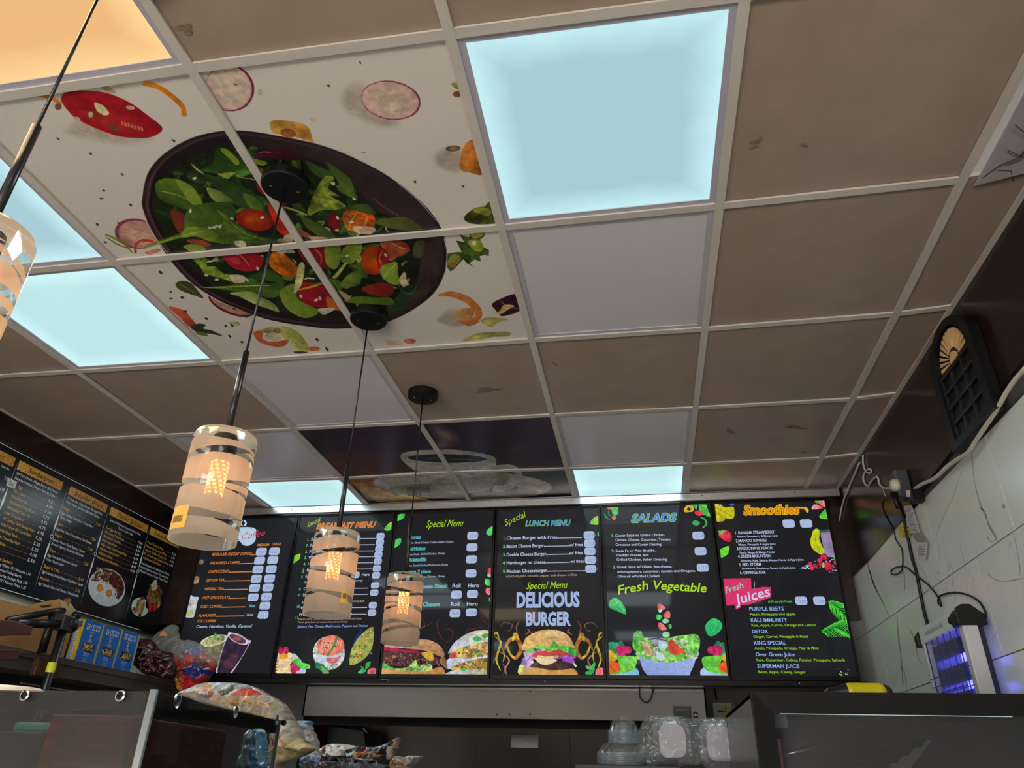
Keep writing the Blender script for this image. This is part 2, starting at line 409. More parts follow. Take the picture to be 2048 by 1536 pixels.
# dirt marks on the tiles are in this darker material
M_smudge = mat('tile_smudge', rgb(136, 117, 100), rough=0.5, nz=0.2, nscale=60)
# suspended tee bars
mb = MB(); WB = 0.012
def bar(a, b, w=WB, z0=H, h=0.006):
    d = (b-a).normalized(); n = Vector((-d.y, d.x, 0))*w
    mb.prism([Vector((p.x, p.y, z0)) for p in (a-n, b-n, b+n, a+n)], (0, 0, h))
    mb.prism([Vector((p.x, p.y, z0+0.003)) for p in (a-n/8, b-n/8, b+n/8, a+n/8)], (0, 0, 0.027))
for c in range(-2, 4):
    for r in range(-6, 5): bar(node(c, r), node(c, r+1))
for r in range(-6, 5):
    for c in range(-3, 4):
        if c == 3 and r in (0, 1): continue
        a, b = node(c, r), node(c+1, r); d = (b-a).normalized()
        bar(a+d*(WB if c > -3 else 0), b-d*(WB if c < 3 else 0), z0=H+0.0006)
struct(mb.build('trim_1', M_tbar))
mb = MB()
for x0, x1 in ((XW0, XW0+0.022), (XW1-0.022, XW1)): mb.box((x0, -4.4, H-0.0008), (x1, 2.93, H+0.0052))
mb.box((XW0, -4.4, H), (XW0+0.002, 2.93, H+0.03)); mb.box((XW1-0.002, -4.4, H), (XW1, 2.93, H+0.03))
struct(mb.build('trim_2', M_tbar))
# dark plenum above
mb = MB(); mb.box((XW0-0.1, -4.6, H+0.35), (XW1+0.1, 4.1, H+0.45)); struct(mb.build('ceiling_plenum', M_dark))

# ------------------------------------------------------------------ LED ceiling panels
def diffuser_mat(name, edge, mid, strength, flip=False):
    m = bpy.data.materials.new(name); m.use_nodes = True; nt = m.node_tree; b = nt.nodes['Principled BSDF']
    L = nt.links.new
    tc = nt.nodes.new('ShaderNodeTexCoord'); sp = nt.nodes.new('ShaderNodeSeparateXYZ'); L(tc.outputs['Generated'], sp.inputs[0])
    def edge_of(o):
        a = nt.nodes.new('ShaderNodeMath'); a.operation = 'SUBTRACT'; a.inputs[1].default_value = 0.5; L(sp.outputs[o], a.inputs[0])
        c = nt.nodes.new('ShaderNodeMath'); c.operation = 'ABSOLUTE'; L(a.outputs[0], c.inputs[0]); return c
    mx = nt.nodes.new('ShaderNodeMath'); mx.operation = 'MAXIMUM'; L(edge_of(0).outputs[0], mx.inputs[0]); L(edge_of(1).outputs[0], mx.inputs[1])
    nz = nt.nodes.new('ShaderNodeTexNoise'); nz.inputs['Scale'].default_value = 5; nz.inputs['Detail'].default_value = 5; L(tc.outputs['Generated'], nz.inputs[0])
    ad = nt.nodes.new('ShaderNodeMath'); ad.operation = 'MULTIPLY_ADD'; ad.inputs[1].default_value = 0.10; L(nz.outputs[0], ad.inputs[0]); L(mx.outputs[0], ad.inputs[2])
    mr = nt.nodes.new('ShaderNodeMapRange'); mr.inputs[1].default_value = 0.40; mr.inputs[2].default_value = 0.56; L(ad.outputs[0], mr.inputs[0])
    mix = nt.nodes.new('ShaderNodeMix'); mix.data_type = 'RGBA'; mix.inputs[6].default_value = mid; mix.inputs[7].default_value = edge
    L(mr.outputs[0], mix.inputs[0]); L(mix.outputs[2], b.inputs['Emission Color']); b.inputs['Emission Strength'].default_value = strength
    b.inputs['Base Color'].default_value = (0.08, 0.08, 0.08, 1); b.inputs['Roughness'].default_value = 0.4
    return m
M_cool = diffuser_mat('cool_diffuser', rgb(196, 238, 245), rgb(161, 200, 210), 1.0)
M_coolb = diffuser_mat('cool_diffuser_bright', rgb(206, 246, 248), rgb(186, 228, 232), 1.0)
M_warm = diffuser_mat('warm_diffuser', rgb(255, 212, 146), rgb(234, 180, 116), 1.0)
PANEL_W = 6.5
def panel(c, r, label, cat, dm, group=None, name='led_panel', rim=0.028, dz=0.0015):
    q = [node(c, r), node(c+1, r), node(c+1, r+1), node(c, r+1)]
    ctr = sum(q, Vector())/4
    t = thing(name, label, cat, group)
    o = [Vector((p.x, p.y, H+dz+0.004)) for p in inset(q, WB*0.2)]; i = [Vector((p.x, p.y, H+dz+0.004)) for p in inset(q, rim)]
    m = MB()
    for k in range(4):
        a, b, c2, d = o[k], o[(k+1) % 4], i[(k+1) % 4], i[k]
        m.prism([a, b, c2, d], (0, 0, 0.010))
    m.build('rim', M_frame_w, t)
    m = MB(); m.prism([p+Vector((0, 0, 0.003)) for p in i], (0, 0, 0.004)); m.build('diffuser', dm, t)
    if dm is not M_unlit:
        ld = bpy.data.lights.new('panel_light', 'AREA'); ld.shape = 'SQUARE'; ld.size = 0.54; ld.energy = PANEL_W*(0.35 if r == 4 else 1.0)
        ld.color = (1.0, 0.72, 0.42) if dm is M_warm else (0.80, 0.95, 1.0)
        lo = bpy.data.objects.new('panel_light', ld); COL.objects.link(lo); lo.parent = t; lo.location = (ctr.x, ctr.y, H-0.004)
    settle(t, (ctr.x, ctr.y, H)); return t
G_lit = 'lit cool white ceiling panels'
panel(1, 0, 'large lit cool white square panel over the marble side of the shop', 'ceiling light', M_cool, G_lit)
panel(-2, 0, 'lit cool white panel beside the tomato print and hidden partly by the nearest glass shade', 'ceiling light', M_cool, G_lit)
panel(-2, 1, 'lit cool white panel next to the orange carrot corner of the salad print', 'ceiling light', M_coolb, G_lit)
panel(-2, 4, 'small looking lit panel just above the coffee and breakfast screens', 'ceiling light', M_coolb, G_lit)
panel(1, 4, 'lit panel just above the salads menu screen', 'ceiling light', M_coolb, G_lit)
panel(-1, -1, 'warm orange lit ceiling panel above the tomato wedge print', 'ceiling light', M_warm)
G_off = 'unlit grey ceiling panels'
panel(1, 1, 'unlit pale lilac ceiling panel touching the edge of the biggest lit panel', 'ceiling light', M_unlit, G_off)
panel(-1, 2, 'unlit grey ceiling panel between the salad bowl print and the coffee cup print', 'ceiling light', M_unlit, G_off)
panel(1, 3, 'unlit grey ceiling panel touching the lit one above the salads screen', 'ceiling light', M_unlit, G_off)
panel(-2, 3, 'unlit grey ceiling panel behind the top of the sticker marked glass shade', 'ceiling light', M_unlit, G_off)
for k, v in ADDED_PANELS.items():
    q = [node(k[0], k[1]), node(k[0]+1, k[1]), node(k[0]+1, k[1]+1), node(k[0], k[1]+1)]
    panel(k[0], k[1], 'lit ceiling panel added unseen nearer the shop front to light the room', 'ceiling light', M_warm if v == 'warm' else M_cool, 'added panels by the shop front')

# ------------------------------------------------------------------ printed ceiling tiles
M_print = print_mat('printed_vinyl', rough=0.32, spec=0.4)
def tile_art(c, r, paint, res, label, group, bg, seed):
    q = inset([node(c, r), node(c+1, r), node(c+1, r+1), node(c, r+1)], -0.0)
    u0 = min(p.x for p in q)-0.002; u1 = max(p.x for p in q)+0.002; v0 = min(p.y for p in q)-0.002; v1 = max(p.y for p in q)+0.002
    fn = lambda x, y: (lambda p: (p.x, p.y))(onz(x, y))
    A = Art(u0, v0, u1, v1, res, fn, bg, seed); paint(A)
    m = MB(); A.mesh(m, lambda u, v: (u, v, H+0.0075)); m.col = (0.6, 0.55, 0.5)
    # back of the board
    m.prism([Vector((u0, v0, H+0.009)), Vector((u1, v0, H+0.009)), Vector((u1, v1, H+0.009)), Vector((u0, v1, H+0.009))], (0, 0, 0.008))
    o = m.build('printed_ceiling_tile', M_print, colattr=True)
    return tag(o, label, 'ceiling tile', group)
def c1(*p): return [(x/3.339, 100+y/3.339) for x, y in p]
def c2(*p): return [(280+x/4.2675, 240+y/4.2675) for x, y in p]
def c3(*p): return [(560+x/3.6575, 260+y/3.6575) for x, y in p]
def c4(*p): return [(560+x/3.84, 60+y/3.84) for x, y in p]
def c5(*p): return [(220+x/4.096, 480+y/4.096) for x, y in p]
def c6(*p): return [(680+x/4.876, 440+y/4.876) for x, y in p]
BOWL = [(283,399.5),(295,348.6),(329.4,309.6),(383.4,279.7),(443.3,266.2),(500,267),(560,277),(628,291.4),(688.5,312),(751.4,342),(806,377.6),(855.3,421.3),(882.6,462.3),(893.5,506),
        (889.5,547),(869,588),(833.4,618),(787,642.8),(735,656.4),(669.4,661.4),(614.7,656.4),(560,648),(513,636),(439.7,607),(391,577.7),(356.7,546),(330,511.7),(299.5,459.4),(284.5,423.4)]
def paint_salad(A):
    R = random.Random(5)
    # scratches and dirt of the white table top
    for _ in range(60):
        x, y = R.uniform(0, 1060), R.uniform(90, 700); a = R.uniform(0, 6.28); L = R.uniform(8, 40)
        A.stroke([(x, y), (x+math.cos(a)*L, y+math.sin(a)*L)], 0.7, (165, 155, 148), nz=0, alpha=0.5, sm=False)
    # soft shade of the photographed food
    sh = (176, 158, 146)
    A.poly(c1((430,560),(560,600),(800,640),(960,620),(1000,590),(600,480)), sh, alpha=0.6, soft=14)
    A.poly(c4((500,480),(640,440),(900,720),(760,750),(560,660),(490,600)), sh, alpha=0.7, soft=14)
    A.poly(c4((1180,1000),(1280,930),(1400,960),(1390,1100),(1250,1080)), sh, alpha=0.7, soft=12)
    A.poly(c6((960,990),(1100,880),(1250,1000),(1150,1060),(1000,1030)), sh, alpha=0.7, soft=12)
    # radish / onion slices that the bowl overlaps
    A.ell(*c1((910,1240))[0], 45, 30, 10, (140, 60, 80), (150, 70, 90)); A.ell(*c1((925,1245))[0], 42, 27, 10, (214, 176, 150), (200, 140, 130))
    A.ell(*c5((990,540))[0], 49, 20, 22, (110, 45, 55)); A.ell(*c5((992,535))[0], 46, 17, 22, (212, 172, 140), (200, 140, 120))
    A.stroke(c1((695,1245),(760,1270),(830,1310),(880,1370)), 5, (150, 150, 60)); A.stroke(c1((700,1260),(780,1310),(860,1340)), 3, (120, 130, 60))
    A.poly(c2((1120,25),(1300,30),(1430,80),(1470,190),(1480,210),(1300,160),(1130,125)), (222, 172, 84), (196, 128, 52), nz=0.4); A.ell(*c2((1260,130))[0], 16, 9, 10, (150, 90, 40), nz=0.6)
    # bowl
    B = np.array(smooth_loop(BOWL, 4)); cen = np.array([590.0, 466.0])
    A.poly(BOWL, (52, 34, 40), (40, 26, 32), nz=0.1)
    A.fill(A.T(cen+(B-cen)*0.975), (86, 62, 66), (60, 40, 48), 0.3, nz=0.1)
    A.fill(A.T(cen+(B-cen)*0.955), (26, 16, 22), (62, 46, 48), 0.2, nz=0.25)
    A.poly(c3((880,1000),(1000,800),(1150,900),(1180,1000),(1100,1180),(980,1240),(900,1150)), (88, 68, 66), (56, 42, 44), alpha=0.7, soft=10)
    A.stroke(c1((950,1080),(990,1200),(1060,1300),(1130,1390)), 1.6, (225, 215, 225)); A.stroke(c5((450,130),(560,270),(700,400),(900,520),(1100,600)), 1.6, (225, 215, 225))
    A.stroke(c3((850,400),(1000,520),(1150,690)), 1.5, (215, 205, 205)); A.stroke(c3((1195,800),(1220,900),(1210,1040)), 1.6, (215, 205, 205))
    A.stroke(c3((680,510),(760,580),(880,650)), 2, (120, 80, 90)); A.stroke(c3((0,62),(250,115),(470,190),(700,300)), 1.5, (110, 85, 90))
    # bed of mixed leaves: filler
    area = c2((150,560),(420,420),(640,260),(900,300)); 
    hull = [(305,395),(345,340),(430,300),(520,300),(600,318),(680,345),(720,390),(760,430),(820,450),(840,500),(835,560),(815,600),(760,625),(690,640),(600,635),(520,615),(440,585),(390,545),(345,500),(312,440)]
    hp = np.array(hull, float)
    def inside(x, y):
        c = False; n = len(hp)
        for i in range(n):
            ax, ay = hp[i]; bx, by = hp[(i+1) % n]
            if (ay > y) != (by > y) and x < (bx-ax)*(y-ay)/(by-ay)+ax: c = not c
        return c
    A.poly(hull, (34, 44, 26), (24, 26, 22), nz=0.5, fine=0.4)
    for k in range(230):
        x, y = R.uniform(300, 845), R.uniform(300, 640)
        if not inside(x, y): continue
        a = R.uniform(0, 6.28); L = R.uniform(22, 60); g = R.random()
        if inside(x+math.cos(a)*L*0.9, y+math.sin(a)*L*0.6):
            base = (28+60*g, 52+78*g, 20+26*g); A.leaf((x, y), (x+math.cos(a)*L, y+math.sin(a)*L*0.7), L*R.uniform(0.25, 0.5), base, (base[0]*0.5, base[1]*0.55, base[2]*0.6), vein=(110, 140, 60) if g > 0.4 else None, bend=R.uniform(-0.2, 0.2))
    for k in range(70):
        x, y = R.uniform(320, 830), R.uniform(320, 630)
        if inside(x, y): A.stroke([(x, y), (x+R.uniform(-14, 14), y+R.uniform(-8, 8)), (x+R.uniform(-22, 22), y+R.uniform(-12, 12))], R.uniform(1.5, 4), R.choice([(190, 196, 110), (214, 208, 170), (130, 150, 60), (70, 20, 40)]))
    g1, g2, g3 = (112, 140, 44), (52, 84, 32), (150, 168, 62)
    # hand placed leaves and pieces
    A.poly(c2((970,320),(1060,285),(1250,275),(1450,350),(1300,362),(1100,345),(990,340)), (92, 22, 50), (50, 14, 30)); A.stroke(c2((1010,300),(1060,290),(1120,300)), 1.6, (190, 80, 120))
    A.poly(c2((640,270),(720,255),(800,300),(880,380),(900,420),(800,455),(680,460),(560,430),(620,380)), g2, (40, 62, 30)); A.poly(c2((680,270),(740,270),(840,370),(820,405),(760,350)), g3, g1)
    A.poly(c2((950,350),(1070,375),(1060,405),(960,380)), g3, g1); A.poly(c2((960,420),(1040,430),(1040,460),(980,460)), g1)
    A.poly(c2((400,470),(470,450),(540,500),(560,560),(440,540)), (66, 86, 44), (36, 50, 30))
    A.poly(c2((120,590),(170,525),(300,522),(430,580),(510,680),(520,740),(400,780),(280,750),(170,700)), g2, g1, rad=-0.6); A.poly(c2((300,522),(430,580),(510,680),(520,735),(440,735),(350,620)), g3, g1); A.stroke(c2((150,620),(320,660),(480,745)), 2, (150, 165, 70))
    A.poly(c2((260,780),(370,830),(370,960),(340,985),(280,900)), (150, 66, 54), (96, 38, 34)); A.poly(c2((400,1040),(520,1040),(600,1080),(560,1100),(430,1070)), (150, 70, 50))
    A.poly(c2((560,600),(640,610),(740,650),(800,700),(700,720),(620,700)), (170, 180, 90), g2)
    A.poly(c2((400,790),(460,745),(600,722),(740,718),(810,770),(800,850),(740,900),(800,1062),(620,1060),(470,1012),(350,1025),(200,1065),(45,1104),(45,1088),(180,1040),(330,985),(370,930),(375,850)), g1, g2, rad=-0.7, nz=0.35)
    A.poly(c2((400,930),(560,940),(660,1000),(600,1050),(470,1010),(350,1020)), g3, g1, alpha=0.8); A.stroke(c2((45,1098),(200,1052),(350,1005),(560,960)), 2.2, (176, 184, 84))
    A.poly(c2((545,480),(640,500),(760,540),(880,590),(1000,660),(1060,740),(1052,815),(980,825),(880,770),(760,680),(650,600),(560,520)), g2, (44, 74, 40), rad=0.8, nz=0.35); A.poly(c2((880,640),(1000,690),(1050,770),(1020,815),(960,790),(900,720)), g1, g2)
    A.stroke(c2((432,392),(470,430),(545,485)), 3.5, (176, 180, 100)); A.poly(c2((660,480),(740,470),(815,465),(770,500),(740,520)), g3)
    A.ell(*c2((975,870))[0], 38, 21, 12, (206, 84, 30), (140, 22, 22)); A.ell(*c2((930,870))[0], 12, 9, 10, (224, 120, 40), (196, 60, 26), alpha=0.7, soft=4)
    A.poly(c2((1130,650),(1262,682),(1265,720),(1200,742),(1150,690)), (206, 56, 40)); A.poly(c2((1000,560),(1050,600),(1080,660),(1040,650),(995,600)), (140, 22, 34))
    A.poly(c2((1090,760),(1130,725),(1200,830),(1260,920),(1292,992),(1230,1002),(1170,960),(1130,870)), (210, 62, 36), (196, 40, 30))
    A.poly(c2((645,780),(720,820),(790,870),(860,930),(950,980),(1060,1020),(1190,1045),(1000,1078),(860,1048),(760,990),(710,920),(700,850)), g1, g2, rad=1.0, nz=0.5, fine=0.3); A.stroke(c2((645,782),(760,880),(900,990),(1060,1040)), 2, g3)
    A.poly(c2((1180,1030),(1300,1040),(1290,1060),(1180,1060)), (150, 140, 90)); A.poly(c2((1225,1010),(1290,990),(1300,1045),(1240,1050)), (196, 182, 160))
    A.poly(c2((365,1095),(450,1075),(560,1112),(500,1150),(420,1135)), (186, 190, 96), g1); A.poly(c2((800,1055),(880,1050),(900,1095),(830,1095)), (200, 186, 160))
    A.poly(c2((700,1160),(860,1145),(1000,1140),(1042,1225),(1005,1290),(900,1306),(800,1282),(730,1222)), (196, 34, 56), (168, 20, 40)); A.stroke(c2((840,1165),(880,1200),(930,1260)), 3, (232, 130, 110)); A.poly(c2((760,1200),(830,1190),(850,1240),(800,1250)), (216, 80, 86), alpha=0.6)
    A.poly(c2((1100,1200),(1150,1120),(1250,1180),(1355,1300),(1290,1366),(1180,1325),(1105,1262)), (232, 140, 24), (190, 84, 20), rad=0.8, nz=0.4, fine=0.35); A.poly(c2((1150,1115),(1270,1110),(1320,1150),(1240,1150),(1190,1160)), (214, 204, 186))
    A.poly(c2((440,1190),(540,1180),(570,1260),(640,1270),(720,1330),(880,1350),(885,1410),(800,1405),(700,1370),(560,1330),(500,1260)), g1, g3, nz=0.5, fine=0.4); A.poly(c2((760,1340),(880,1345),(885,1400),(800,1405)), (216, 204, 176))
    A.poly(c2((900,1360),(1000,1320),(1100,1290),(1200,1360),(1232,1410),(1210,1420),(1100,1390)), g2, (60, 100, 40))
    A.poly(c2((520,1445),(700,1438),(900,1400),(1100,1410),(1225,1395),(1205,1480),(1120,1535),(960,1500),(760,1468)), g1, g2, rad=-0.8); A.stroke(c2((520,1445),(760,1440),(960,1430),(1120,1430)), 2, (190, 196, 90))
    A.poly(c5((980,450),(1150,440),(1250,490),(1330,530),(1385,605),(1300,580),(1180,540),(1060,480)), (200, 210, 150), g1)
    A.poly(c3((180,240),(320,300),(425,335),(330,372),(240,330)), g2, (60, 92, 40)); A.poly(c3((330,250),(450,320),(520,390),(535,505),(470,480),(420,390)), g2, g1, rad=1.2)
    A.poly(c3((200,600),(260,450),(330,355),(392,368),(350,440),(430,500),(370,500),(480,570),(400,600),(300,600),(220,640)), (168, 178, 62), g1, nz=0.5, fine=0.4); A.stroke(c3((10,575),(100,600),(200,640)), 4, (196, 188, 116))
    A.poly(c3((450,600),(560,560),(640,560),(700,620),(650,640)), (80, 100, 40), (40, 60, 30), nz=0.5)
    A.ell(*c3((395,690))[0], 13, 20, 0, (140, 28, 38), (90, 14, 26)); A.poly(c3((455,640),(510,598),(600,620),(690,650),(670,770),(600,772),(490,742)), (214, 128, 36), (176, 70, 20), nz=0.5, fine=0.4); A.poly(c3((540,720),(690,730),(670,772),(560,768)), (234, 214, 196), alpha=0.85, soft=2)
    A.stroke(c3((560,620),(520,680),(500,740)), 1.5, (240, 200, 150)); A.stroke(c3((640,640),(620,700),(600,750)), 1.2, (240, 200, 150))
    A.poly(c3((690,692),(800,660),(930,658),(1045,735),(1000,748),(850,742)), (104, 112, 50), (76, 82, 40)); A.poly(c3((985,840),(1050,815),(1055,900),(1025,950),(975,928)), (90, 98, 48), (64, 72, 38))
    A.poly(c3((150,650),(260,690),(360,750),(402,802),(310,802),(200,735)), (96, 102, 40), g2); A.poly(c3((130,740),(200,770),(230,800),(150,790)), (150, 84, 56)); A.poly(c3((210,795),(330,800),(340,830),(240,820)), (190, 160, 140))
    A.poly(c3((130,890),(230,860),(320,868),(330,1000),(365,1032),(280,1020),(180,980)), (150, 24, 34), (120, 16, 26)); A.stroke(c3((250,880),(300,940),(290,1000)), 4, (190, 80, 60))
    A.poly(c3((330,860),(430,838),(438,960),(400,1032),(335,990)), (140, 158, 52), g1); A.poly(c3((470,870),(590,828),(585,930),(510,995),(440,965)), g1, g3)
    A.poly(c3((730,820),(860,808),(952,888),(870,935),(800,975),(760,900)), (190, 104, 62), (140, 54, 36), nz=0.5); A.stroke(c3((800,830),(870,870),(930,888)), 1.5, (226, 160, 110))
    A.ell(*c3((685,968))[0], 26, 29, 0, (214, 100, 20), (170, 44, 20)); A.poly(c3((720,880),(780,900),(785,1000),(750,1060),(710,1000)), (196, 34, 34), (150, 20, 24)); A.stroke(c3((755,890),(725,950),(745,1010)), 1.2, (240, 200, 150))
    A.poly(c3((745,1010),(850,980),(860,1060),(872,1142),(790,1130),(735,1070)), g3, g1); A.stroke(c3((850,990),(780,1060),(750,1110)), 1.2, (190, 200, 100))
    A.poly(c3((440,1150),(500,1070),(600,1038),(642,1080),(560,1112),(500,1172)), (150, 170, 66), g2); A.poly(c3((400,1070),(470,990),(482,1000),(410,1095),(380,1090)), (196, 196, 100))
    A.poly(c3((598,1170),(740,1133),(822,1150),(812,1222),(700,1226)), (170, 50, 40), (112, 22, 24)); A.poly(c3((870,1110),(910,1050),(930,1130),(945,1140),(900,1160)), (206, 196, 160))
    A.poly(c3((900,1170),(1000,1140),(1010,1180),(940,1215),(960,1250),(900,1320),(800,1355),(790,1300),(850,1240)), (46, 74, 42), (36, 54, 34)); A.stroke(c3((860,1140),(900,1200),(960,1210),(1000,1150)), 3, (74, 104, 50))
    A.poly(c3((0,1190),(100,1140),(130,1250),(280,1335),(200,1388),(100,1360),(20,1285)), (146, 160, 58), g1)
    A.poly(c3((120,1200),(170,1130),(320,1150),(372,1230),(342,1305),(200,1292)), (176, 26, 44), (140, 14, 32)); A.poly(c3((345,1225),(442,1312),(440,1335),(350,1312)), (214, 110, 40))
    A.poly(c3((135,1000),(176,1000),(160,1130),(112,1205),(98,1188)), (216, 210, 140)); A.stroke(c3((130,1185),(230,1160),(325,1128)), 4, (170, 170, 40)); A.poly(c3((280,1320),(400,1320),(330,1362),(290,1350)), (206, 196, 180))
    A.poly(c3((470,1270),(560,1230),(700,1238),(800,1240),(830,1290),(700,1290)), g1, (84, 106, 44)); A.poly(c3((430,1190),(510,1230),(480,1260)), (190, 150, 130))
    for x, y in c2((590,938),(625,935),(650,925),(680,925),(425,793),(780,860),(460,515),(1040,850),(1650,560),(830,1160),(1000,1285),(1130,560),(1640,560),(650,1380),(560,1340))+c3((385,408),(520,690),(418,658),(414,748),(290,1245),(262,1258),(150,1230),(488,935),(770,930),(540,520)): A.ell(x, y, 4.2, 2.4, R.uniform(0, 180), (226, 220, 196))
    # loose food around the bowl
    A.poly(c1((400,340),(440,290),(560,285),(700,300),(850,360),(980,450),(1080,538),(1010,594),(900,602),(780,588),(640,540),(500,470),(430,400)), (190, 24, 44), (168, 18, 40))
    A.poly(c1((520,430),(640,420),(800,440),(930,520),(900,560),(760,550),(620,490)), (204, 74, 44), (180, 34, 44), alpha=0.7, soft=5); A.poly(c1((690,520),(760,500),(860,520),(930,560),(800,570)), (172, 40, 48), alpha=0.8)
    A.poly(c1((625,365),(680,385),(722,435),(690,452),(640,418)), (238, 226, 176)); A.ell(*c1((600,445))[0], 5, 6, 20, (230, 214, 180)); A.ell(*c1((865,400))[0], 9, 4, 8, (230, 190, 170)); A.ell(*c1((508,474))[0], 7, 4, 20, (226, 196, 160)); A.ell(*c1((750,535))[0], 10, 4, 25, (120, 90, 60))
    for i in range(7): A.ell(*c1((810+i*22, 505+i*6))[0], 2, 5, -20, (228, 120, 90))
    A.stroke(c1((950,235),(1050,262),(1150,330),(1215,395),(1225,458)), 10, (232, 140, 30), taper=False); A.stroke(c1((205,312),(300,322),(405,372)), 9, (226, 130, 50)); A.poly(c1((660,250),(720,258),(768,300),(712,302)), (206, 176, 142)); A.ell(*c1((382,392))[0], 7, 7, 0, (120, 74, 60))
    A.ell(*c1((1530,268))[0], 50, 46, 30, (130, 22, 66), jag=0.01); A.ell(*c1((1523,268))[0], 47, 43.5, 30, (226, 210, 190), (222, 190, 180), nz=0.1); A.ell(*c1((1570,246))[0], 4, 2.2, 0, (130, 120, 110)); A.ell(*c1((1733,298))[0], 5, 6, 0, (220, 206, 180))
    A.ell(*c4((850,556))[0], 60, 38.5, 9, (140, 20, 70), jag=0.012); A.ell(*c4((845,556))[0], 57.5, 36.5, 9, (222, 200, 176), (226, 190, 182), nz=0.1); A.ell(*c4((870,600))[0], 9, 10, 0, (228, 216, 196), alpha=0.7, soft=3)
    A.poly(c4((1380,1080),(1395,950),(1440,878),(1492,884),(1560,1116),(1450,1110)), (222, 150, 60), (170, 92, 40), nz=0.5); A.ell(*c4((1328,926))[0], 15, 6, -3, (180, 140, 100), (96, 66, 52)); A.poly(c4((1318,425),(1370,430),(1385,480),(1330,455)), (150, 160, 60)); A.ell(*c4((1360,510))[0], 9, 6, 0, (130, 70, 50))
    A.poly(c4((1410,1462),(1480,1392),(1570,1368),(1610,1340),(1660,1450),(1650,1502),(1480,1505)), (70, 84, 36), (120, 130, 40), nz=0.6, fine=0.5); A.poly(c4((1480,1400),(1560,1380),(1620,1400),(1600,1440),(1540,1430)), (176, 170, 60), nz=0.5)
    fr = c6((1130,220),(1210,235),(1165,160),(1255,190),(1280,128),(1410,128),(1410,175),(1365,212),(1400,285),(1452,312),(1450,370),(1405,362),(1362,372),(1375,425),(1312,405),(1262,440),(1310,482),(1240,445),(1200,402),(1110,500),(1072,522),(1045,480),(1045,345),(1120,335),(1185,330),(1150,262))
    A.poly(fr, (90, 112, 44), (60, 86, 38), sm=False, nz=0.5, fine=0.5); A.poly(c6((1280,135),(1400,140),(1360,190),(1290,200)), (178, 176, 70), nz=0.5); A.poly(c6((1250,225),(1340,210),(1395,265),(1370,330),(1290,300)), (186, 184, 76), g1, nz=0.5); A.poly(c6((1055,400),(1120,350),(1180,400),(1110,470),(1060,470)), (160, 166, 76)); A.poly(c6((1075,440),(1130,440),(1125,475),(1080,478)), (214, 110, 50)); A.poly(c6((1285,235),(1320,225),(1325,258),(1295,265)), (226, 216, 196))
    A.stroke(c6((955,752),(1080,742),(1230,790),(1330,880),(1350,950),(1290,1000),(1140,1005)), 15, (228, 140, 72)); A.poly(c6((1105,935),(1200,880),(1290,878),(1308,940),(1230,992)), (214, 160, 96), (190, 128, 74)); A.poly(c6((1190,1020),(1330,990),(1360,1010),(1260,1052)), (206, 128, 60))
    A.poly(c6((1480,845),(1540,798),(1720,742),(1760,892),(1600,955),(1550,942),(1520,900)), (76, 24, 54), (54, 16, 38)); A.poly(c6((1510,930),(1560,900),(1600,845),(1700,855),(1640,890),(1570,935)), (214, 192, 110)); A.stroke(c6((1560,805),(1620,850),(1740,888)), 1.4, (190, 130, 150))
    A.poly(c6((1370,1000),(1450,965),(1640,985),(1560,1010),(1480,1060),(1420,1040)), (190, 176, 84), nz=0.5, alpha=0.9); A.poly(c6((1190,1195),(1350,1120),(1640,1110),(1640,1150),(1480,1160),(1330,1190)), (184, 170, 84), nz=0.5, alpha=0.85, soft=2); A.poly(c6((620,1185),(700,1175),(740,1200),(700,1225),(640,1215)), (218, 130, 80)); A.poly(c6((430,1180),(560,1190),(620,1230),(480,1240)), (206, 176, 150), alpha=0.7)
    A.poly(c5((535,370),(590,350),(660,370),(715,430),(762,492),(690,470),(600,440),(545,408)), (96, 104, 58), (64, 72, 42)); A.stroke(c5((560,370),(640,420),(740,480)), 1.5, (150, 160, 90))
    A.poly(c5((478,562),(600,592),(690,690),(712,722),(640,722),(570,650)), (220, 96, 56), (200, 80, 50)); A.poly(c5((655,725),(720,700),(780,710),(760,740),(830,755),(920,802),(800,780),(740,790),(690,760)), (58, 70, 42), nz=0.5); A.poly(c5((700,780),(760,770),(800,800),(740,795)), (120, 120, 60))
    A.poly(c5((1175,765),(1300,730),(1420,722),(1540,770),(1610,860),(1625,925),(1560,935),(1490,870),(1380,800),(1260,775)), (200, 196, 120), (176, 176, 84), nz=0.4); A.poly(c5((1170,770),(1245,770),(1250,825),(1330,850),(1460,830),(1420,885),(1330,885),(1220,850)), (222, 104, 66)); A.ell(*c5((1340,810))[0], 18, 9, 5, (216, 206, 176)); A.ell(*c5((1365,757))[0], 8, 5, 0, (150, 130, 90)); A.ell(*c5((1670,905))[0], 12, 4.5, 0, (216, 120, 70)); A.poly(c5((1500,930),(1560,925),(1620,935),(1540,945)), (60, 30, 40))
    A.poly(c5((970,690),(1040,685),(1060,710),(1000,715)), (196, 190, 120)); A.poly(c1((960,1365),(1060,1340),(1060,1360),(1000,1380)), (200, 100, 80), alpha=0.7); A.stroke(c1((900,1370),(905,1310),(950,1285),(1020,1290)), 5, (196, 66, 44), taper=False)
    for p in c1((380,607),(600,707),(1155,620),(812,845),(688,952),(672,1006),(868,1048),(645,1178),(698,1297),(10,343),(785,1168))+c4((613,268),(370,445),(1035,1182),(1405,1218))+c5((493,441),(495,494),(588,487),(614,600),(786,660),(945,719),(996,714),(978,803),(1078,850),(1694,830),(1775,910),(1110,645),(1012,580),(410,280)):
        A.ell(p[0], p[1], R.uniform(2.4, 5), R.uniform(1.6, 2.6), R.uniform(0, 60), (66, 50, 44))
